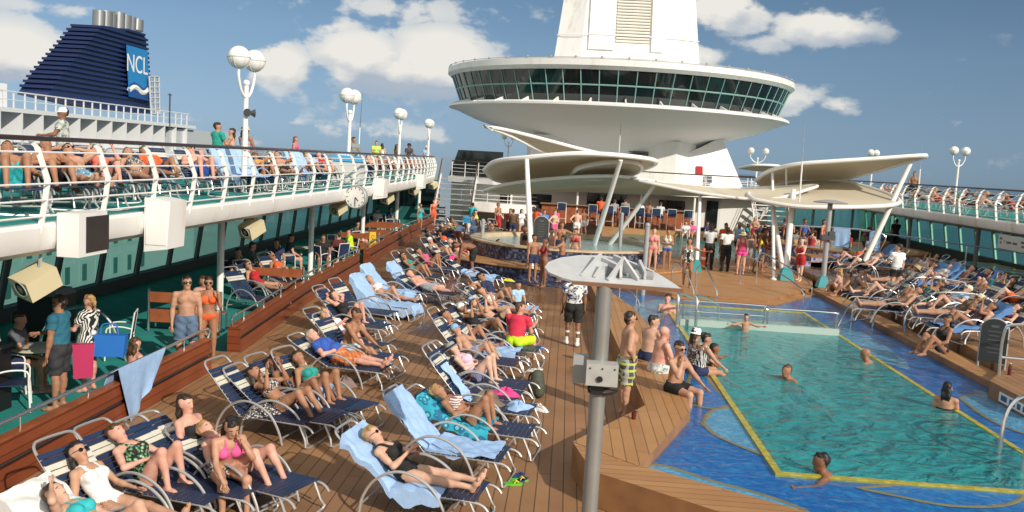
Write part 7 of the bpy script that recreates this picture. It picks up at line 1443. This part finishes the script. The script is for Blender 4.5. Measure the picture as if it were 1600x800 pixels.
RB = [(1436, 455, 'sunbather in dark trunks on the lounger behind the looped rails', 'm', BLK, 'crop'), (1470, 445, 'woman in a green swimsuit on the shaded lounger row', 'f', TL, 'long'), (1512, 453, 'boy in a pale cap and a light blue shirt on a shaded lounger', 'm', (.35, .5, .65), 'crop'), (1530, 467, 'man in a straw cap and brown shirt lying in the shade', 'm', (.14, .09, .06), 'crop'), (1550, 480, 'woman lying on the blue towel nearest the notice board', 'f', (.1, .06, .07), 'tail'), (1408, 437, 'woman in grey reclining by the white shirted man', 'f', (.2, .2, .2), 'bob'), (1432, 420, 'straw hatted sleeper in grey under the balcony', 'm', (.16, .16, .15), 'crop'), (1460, 415, 'reader in pale blue in the second shaded row', 'f', (.35, .45, .6), 'long'), (1486, 418, 'man in white in the second shaded row', 'm', (.5, .5, .5), 'short'), (1545, 425, 'sleeper in navy far back under the balcony', 'm', NVY, 'short'), (1582, 440, 'woman in black at the right edge under the balcony', 'f', BLK, 'long'), (1590, 482, 'person in maroon beside the notice board', 'f', (.15, .03, .05), 'bob')]
for i, (px, py, lab, sx, c, hr) in enumerate(RB):
    hat = [('cap', (.62, .62, .45))] if i in (2, 3) else ([('sunhat', (.42, .36, .2))] if i == 6 else [])
    l = recl(lab, px, py, 172+8*(i % 3), 38, ('straight', 'mid', 'kneeL')[i % 3], ('side', 'book', 'belly')[i % 3], z0=.6, sex=sx, sk=(2, 3, 1)[i % 3], hair=(hr, 'dark'), wear=[('tshirt' if sx == 'm' and i else ('trunks' if sx == 'm' else 'onepiece'), c)], acc=hat, q=1)
    if i in (4, 7, 8, 9): drape(cut_label('blue towel under the', lab), l[0], l[1], l[2], -.9, .9, seed=70+i, m=mat('mid_blue_towel', (.10, .24, .52), .9))
for i, (px, py) in enumerate(((1400, 400), (1420, 408), (1500, 432), (1575, 462))):
    e = G(px, py, 1.2); lab = ['by the grey pillar', 'between the straw hatted sleeper and the pillar', 'behind the pale capped boy', 'behind the notice board at the edge of the picture'][i]; lounger('empty shaded lounger '+lab, (e[0], e[1], .6), R(180), 48); 
    if i % 2 == 0: drape('mid blue towel on the empty lounger '+lab, (e[0], e[1], .6), R(180), 48, -.9, .7, seed=90+i, m=MATS['mid_blue_towel'])
for i, (px, lab) in enumerate(((1330, 'pale blue towel hanging over the whirlpool rail'), (1340, 'narrow blue towel hanging at the end of the whirlpool rail'))):
    x = 11.8+1.25*i; y = 39.6-(x-9.8)*.294; hang(lab, ((x-.35+.15*i, y+.1, 2.06), (x+.3-.1*i, y-.09, 2.06)), .75+.2*i, .8+.2*i, seed=5+i, out=(-.02, -.07))
for i, (px, py, lab, c) in enumerate(((1232, 372, 'swimmer in black leaning on the lilac whirlpool', BLK), (1255, 378, 'brown haired bather at the lilac whirlpool rim', BLU_), (1285, 382, 'woman in orange beside the lilac whirlpool', ORG), (1205, 362, 'woman in a black dress with a wide hat behind the teal footed mast', BLK), (1245, 362, 'man in a white shirt right of the teal footed mast', WHT), (1198, 375, 'man in a light shirt standing at the mosaic steps', (.4, .5, .6)))):
    Y = 41+.6*i; p = AY(px, py, Y); person(lab, stand('front', 'down', hturn=.2*i), (p[0], Y, .62 if i < 3 else .01), R(-100+30*i), sex='f' if i in (2, 3) else 'm', h=1.7, sk=(3, 4, 5, 6, 2, 3)[i], hair=('short' if i not in (2, 3) else 'long', 'dark'), wear=[('tshirt' if i > 2 else 'tank', c), ('trunks', NVY)], acc=[('sunhat', BLK)] if i == 3 else [], q=0)
for i, (px, lab, c) in enumerate(((1072, 'person in white seated by the orange rescue float', WHT), (1082, 'person in pink seated right of the bar', PNK), (1104, 'dark shirted person seated below the buttress', NVY), (1168, 'person in green seated beyond the straw hatted woman', TL))):
    Y = 52+.4*i; p = AY(px, 350, Y); L = (p[0], Y, .01); person(lab, sit(.44, .1, 'lap', 'lap', 1, 'down'), L, R(-100+25*i), sex='f', h=1.68, sk=(1, 2, 3, 4)[i], hair=('bob', 'dark'), wear=[('tshirt', c), ('short', NVY)], q=0); chair(cut_label('white framed chair under the', lab), L, R(-100+25*i))
up('man in a dark shirt walking below the shaded balcony', 1396, 395, 100, stand('down', 'front'), z0=.6, sk=3, hair=('crop', 'black'), wear=[('tshirt', (.02, .02, .025)), ('pants', BLK)], q=0)
# ---- upper decks
UL = [(12, 252, -7.9, 'sunbather with raised knees and turquoise trunks behind the first rail post', 'm', TQ, 'knees'), (72, 240, -8.0, 'tanned torso man lying right behind the first bent rail post', 'm', BLK, 'mid'), (107, 262, -7.8, 'man in pale blue floral trunks and sunglasses behind the rail', 'm', FLORW, 'straight'), (150, 248, -8.3, 'woman in a coral bikini behind the second rail post', 'f', (.75, .15, .12), 'mid'), (200, 252, -8.1, 'woman with red hair reclining above the white cabinet', 'f', LEO, 'kneeL'), (298, 240, -8.0, 'large bare chested man in sunglasses sitting up behind the rail', 'm', BLU_, 'knees'), (398, 250, -8.0, 'woman reading with a white book under the nearest lamp', 'f', (.6, .3, .1), 'mid'), (432, 262, -8.0, 'sleeper in dark trunks just beyond the nearest lamp', 'm', BLK, 'straight'), (468, 248, -8.2, 'straw hatted reader lying beyond the nearest lamp', 'f', (.4, .3, .2), 'mid'), (498, 250, -8.2, 'woman in red lying before the second lamp', 'f', RED, 'mid'), (575, 252, -8.2, 'bare backed man sitting just past the second lamp', 'm', NVY, 'knees'), (592, 252, -8.3, 'tanned man in grey beyond the second lamp', 'm', (.2, .2, .2), 'mid'), (615, 255, -8.3, 'woman in a white shirt below the third lamp', 'f', WHT, 'mid'), (640, 256, -8.4, 'person in orange seated below the man in the black cap', 'f', ORG, 'knees')]
for i, (px, py, X, lab, sx, c, lg) in enumerate(UL):
    wr = [('trunks', c)] if sx == 'm' else ([('tshirt', c)] if i > 11 else [('onepiece' if i % 2 else 'top', c), ('bottom', c)])
    recl(lab, px, py, -50+6*(i % 3), 48 if i in (1, 5, 8, 9) else 38, lg, ('side', 'belly', 'head', 'book')[i % 4], z0=3.056, sex=sx, X=X-.5, sk=(3, 3, 2, 5, 2, 5, 3, 2, 3, 5, 1, 3, 2, 5)[i], g=1.2 if i == 5 else 1., belly=.5 if i == 5 else 0, hair=('short' if sx == 'm' else 'long', 'dark' if i != 4 else 'red'), wear=wr, acc=(['shades'] if i in (2, 5, 6) else [])+([('sunhat', (.6, .5, .28))] if i == 8 else []), q=2 if i < 6 else 1)
for i, (px, X) in enumerate(((340, -8.1), (362, -8.0), (450, -8.3), (530, -8.4), (230, -9.6), (40, -9.8), (130, -9.7), (330, -9.8), (420, -9.8))):
    X -= .7; p = AX(px, 300, X); lounger('empty upper deck lounger '+['with pale towels before the nearest lamp', 'right before the nearest lamp pole', 'between the sleeper and the straw hatted reader', 'below the second double lamp', 'in the back row behind the red haired woman', 'in the back row behind the raised knees', 'in the back row behind the floral trunks', 'in the back row behind the bare chested man', 'in the back row beyond the nearest lamp'][i], (p[0], p[1], 3.056), R(-40), 48)
    if i in (0, 1, 2, 3): drape('pale blue towel over the upper deck lounger '+['before the nearest lamp', 'against the nearest lamp pole', 'next to the straw hatted reader', 'below the second lamp'][i], (p[0], p[1], 3.056), R(-40), 48, -.9, .95, seed=110+i, side=.2)
US = [(98, 168, -11.2, 'man in a white cap and grey print shirt standing far back on the upper deck', 'm', TROP, [('cap', WHT)]), (340, 212, -10.0, 'person in a green towel sitting on the upper deck rail side', 'm', (.02, .30, .24), []), (362, 214, -10.5, 'dark haired woman facing the person in the green towel', 'f', (.6, .35, .25), []), (384, 195, -8.4, 'woman in a striped swimsuit and straw hat standing behind the nearest lamp', 'f', FL('wide_stripe', 'stripe', (.55, .2, .2), (.25, .45, .55), 3.5), [('hat', (.6, .52, .34))]), (553, 218, -9.2, 'man in a grey shirt standing by the second lamp', 'm', (.22, .24, .24), []), (588, 228, -10, 'person in a lime shirt on the far upper deck', 'm', (.45, .62, .12), []), (597, 229, -10, 'blonde person in white next to the lime shirt', 'f', WHT, []), (620, 230, -9.5, 'bare backed woman left of the third lamp', 'f', (.1, .05, .05), []), (638, 228, -8.8, 'man in a black cap and dark vest leaning on the far rail', 'm', (.05, .05, .06), [('cap', BLK)]), (665, 228, -8.9, 'man in a straw hat and light blue shirt by the last lamp', 'm', (.25, .42, .65), [('hat', (.6, .5, .3))])]
for i, (px, py, X, lab, sx, c, ac) in enumerate(US):
    h = 1.66 if sx == 'f' else 1.76; p = AX(px, py, X); person(lab, stand('front', 'front' if i % 2 else 'down', hturn=(-1) ** i*.4, lean=.2 if i in (8, 9) else 0), (p[0], p[1], 3.056), R((200, 60, 190, 75, -60, -60, 80, 60, -40, -40)[i]), sex=sx, h=h, sk=(4, 2, 2, 3, 3, 2, 1, 3, 4, 2)[i], hair=('short' if sx == 'm' else 'long', 'dark'), wear=[('tshirt' if sx == 'm' else 'onepiece', c), ('short', (.15, .15, .17) if i else (.3, .3, .3))], acc=ac, q=1)
p = AX(545, 262, -7.9); t = thing('towel_bin', 'white bin with a bright blue cover on the upper deck by the second lamp', 'bin', (p[0], p[1], 3.056)); b = MB(); b.prism([(-.5, -.35), (.5, -.35), (.5, .35), (-.5, .35)], 0, .75); b.build('bin', mat('rippled_white', (.6, .6, .6), .6, bump=.6, bscale=9), t, smooth=False); b = MB(); b.box((0, 0, .86), (1.1, .8, .2), taper=.9); b.build('cover', MATS['bright_blue_towel'], t, smooth=False)
URL = ['in white', 'in pink', 'in navy', 'in a red suit', 'in pale blue', 'in black trunks', 'in green', 'in an orange suit', 'in grey', 'in a flowered suit', 'in teal', 'in maroon']; URC = [WHT, PNK, NVY, RED, (.3, .45, .7), BLK, (.1, .3, .1), ORG, (.25, .25, .25), FLORW, TL, (.2, .03, .06)]
for i in range(12):
    y = 29.5+1.75*i; sx = 'fm'[i % 2]; po = lie(38, ('mid', 'straight', 'kneeL', 'knees')[i % 4], ('side', 'belly', 'book')[i % 3]); loc = (17.6, y, 3.056); r = R(165+8*(i % 3)); lab = 'sunbather '+URL[i]+' on the shaded side upper deck'+['', ' nearest the picture edge', ' before the biggest lamp there'][1 if i == 0 else (2 if i == 4 else 0)]
    lounger(cut_label('upper deck lounger under the', lab), loc, r, 38); person(lab, po, loc, r, sex=sx, h=1.7, sk=(3, 5, 2, 4, 1)[i % 5], hair=('short' if sx == 'm' else 'long', ('dark', 'brown', 'fair')[i % 3]), wear=[('trunks' if sx == 'm' else 'onepiece', URC[i])], q=0)
p = AX(1427, 292, 17.5); person('bare chested man in dark shorts standing at the shaded upper rail', stand('down', 'front'), (17.5, p[1], 3.056), R(-120), sk=3, hair=('crop', 'dark'), wear=[('trunks', BLK)], q=1)

# ---- the packed far end of the deck: each a small figure with its own look
LOOK = [('red', RED), ('navy', NVY), ('white', WHT), ('black', BLK), ('turquoise', TQ), ('orange', ORG), ('pink', PNK), ('lime', YGRN), ('grey', (.2, .21, .22)), ('yellow', (.7, .5, .03)), ('pale blue', (.33, .5, .75)), ('brown', (.12, .07, .04))]
HC = ['black', 'brown', 'fair', 'grey', 'dark', 'red']; rr = random.Random(21); SEEN = set()
def figure(place_, x, y, z, rot, pose, sx, k):
    while True:
        n, c = LOOK[rr.randrange(12)]; hc = HC[rr.randrange(6)]; gar = rr.choice(('trunks', 'tshirt')) if sx == 'm' else rr.choice(('onepiece', 'tank', 'dress'))
        w = {'trunks': 'swim trunks', 'tshirt': 'shirt', 'onepiece': 'swimsuit', 'tank': 'tank top', 'dress': 'dress'}[gar]; hn = {'fair': 'blond', 'dark': 'dark'}.get(hc, hc)
        lab = '%s haired %s in %s %s %s' % (hn, 'man' if sx == 'm' else 'woman', n, w, place_)
        if lab not in SEEN and lab not in LABELS: break
    SEEN.add(lab)
    person(lab, pose, (x, y, z), R(rot), sex=sx, h=1.76 if sx == 'm' else 1.64, g=rr.choice((.95, 1., 1.1)), sk=rr.randrange(6), hair=('short' if sx == 'm' else rr.choice(('long', 'tail', 'bob')), hc), wear=[(gar, c)]+([('trunks' if sx == 'm' else 'short', NVY)] if gar in ('tshirt', 'tank') else []), q=0); return lab
def stand_any(): return stand(rr.choice(('front', 'down', 'hip', 'cross')), rr.choice(('front', 'down', 'hip', 'phone')), stride=rr.choice((0, 0, .14)), hturn=rr.uniform(-.8, .8), hdown=rr.uniform(0, .3))
CROWD = [(x_, y_) for x_, y_ in ((7.0, 34.6), (7.7, 35.3), (8.6, 33.0), (5.9, 36.6), (6.6, 37.4), (9.0, 36.4), (7.3, 38.2), (8.2, 37.2))]
for x, y in CROWD: figure('in the standing group on the teak island', x, y, .402, rr.uniform(0, 360), stand_any(), rr.choice('mf'), 0)
for x, y in ((-4.6, 45), (-3.6, 47.5), (-2.7, 45.6), (-1.6, 48.6), (-.6, 46.8), (.6, 48.8), (-5.2, 49.5), (-3.9, 51), (-1.9, 51.5), (1.0, 50.8)): figure('standing behind the mosaic whirlpool', x, y, .002, rr.uniform(0, 360), stand_any(), rr.choice('mf'), 0)
for x, y in ((9.9, 46), (10.6, 48.5), (11.5, 50.5), (11.0, 53.0), (13.4, 49.5), (12.6, 52.6), (14.6, 51.5), (16.0, 48.5)): figure('in the shade beyond the lilac whirlpool', x, y, .002, rr.uniform(0, 360), stand_any(), rr.choice('mf'), 0)
for x, y in ((10.6, 40.6), (11.3, 41.8), (12.2, 39.4), (13.3, 40.2), (13.0, 42.0), (14.3, 41.0)): figure('bathing in the lilac whirlpool', x, y, 1.05-.95, rr.uniform(0, 360), dict(stand_any(), ground=0), rr.choice('mf'), 0)
for i, (x, y) in enumerate(((-5.6, 38.5), (-5.7, 40.3), (-5.8, 42.2), (-5.9, 44.0), (-3.6, 41.2), (-3.8, 43.0), (-4.2, 47.0), (-6.0, 46.0), (-4.6, 34.8), (-3.4, 39.4))):
    r = -14+rr.uniform(-6, 6); lab = figure('sunbathing near the far stairs', x-.2, y, .002, r, lie(38, rr.choice(('mid', 'straight', 'knees', 'kneeL')), rr.choice(('side', 'belly', 'book'))), rr.choice('mf'), 0); lounger(cut_label('sun lounger under the', lab), (x-.2, y, .002), R(r), 38)
for i, y in enumerate((12.6, 14.4, 16.0, 17.9, 19.6, 22.4, 24.6, 27.4, 30.6, 34.0)):
    r = -32+rr.uniform(-8, 8); x = -10.1+.1*i; lab = figure('in the upper deck back row', x, y, 3.056, r, lie(38, rr.choice(('mid', 'straight', 'knees', 'kneeL')), rr.choice(('side', 'belly', 'book', 'head'))), rr.choice('mf'), 0); lounger(cut_label('upper deck lounger under the', lab), (x, y, 3.056), R(r), 38)
for i, y in enumerate((36.5,)): figure('standing at the far rail of the sunlit upper deck', -11.3, y, 3.056, rr.choice((20, 180, 0)), stand_any(), rr.choice('mf'), 0)
for i, (x, y) in enumerate(((13.6, 24.2), (13.8, 26.2), (14.0, 28.4), (13.9, 30.4), (11.9, 33.4), (14.2, 32.6), (12.3, 36.2), (14.6, 35.0))):
    r = 176+rr.uniform(-8, 8); lab = figure('on the crowded shaded side deck', x, y, .602, r, lie(38, rr.choice(('mid', 'straight', 'knees', 'kneeL')), rr.choice(('side', 'belly', 'book'))), rr.choice('mf'), 0); lounger(cut_label('shaded sun lounger under the', lab), (x, y, .602), R(r), 38)
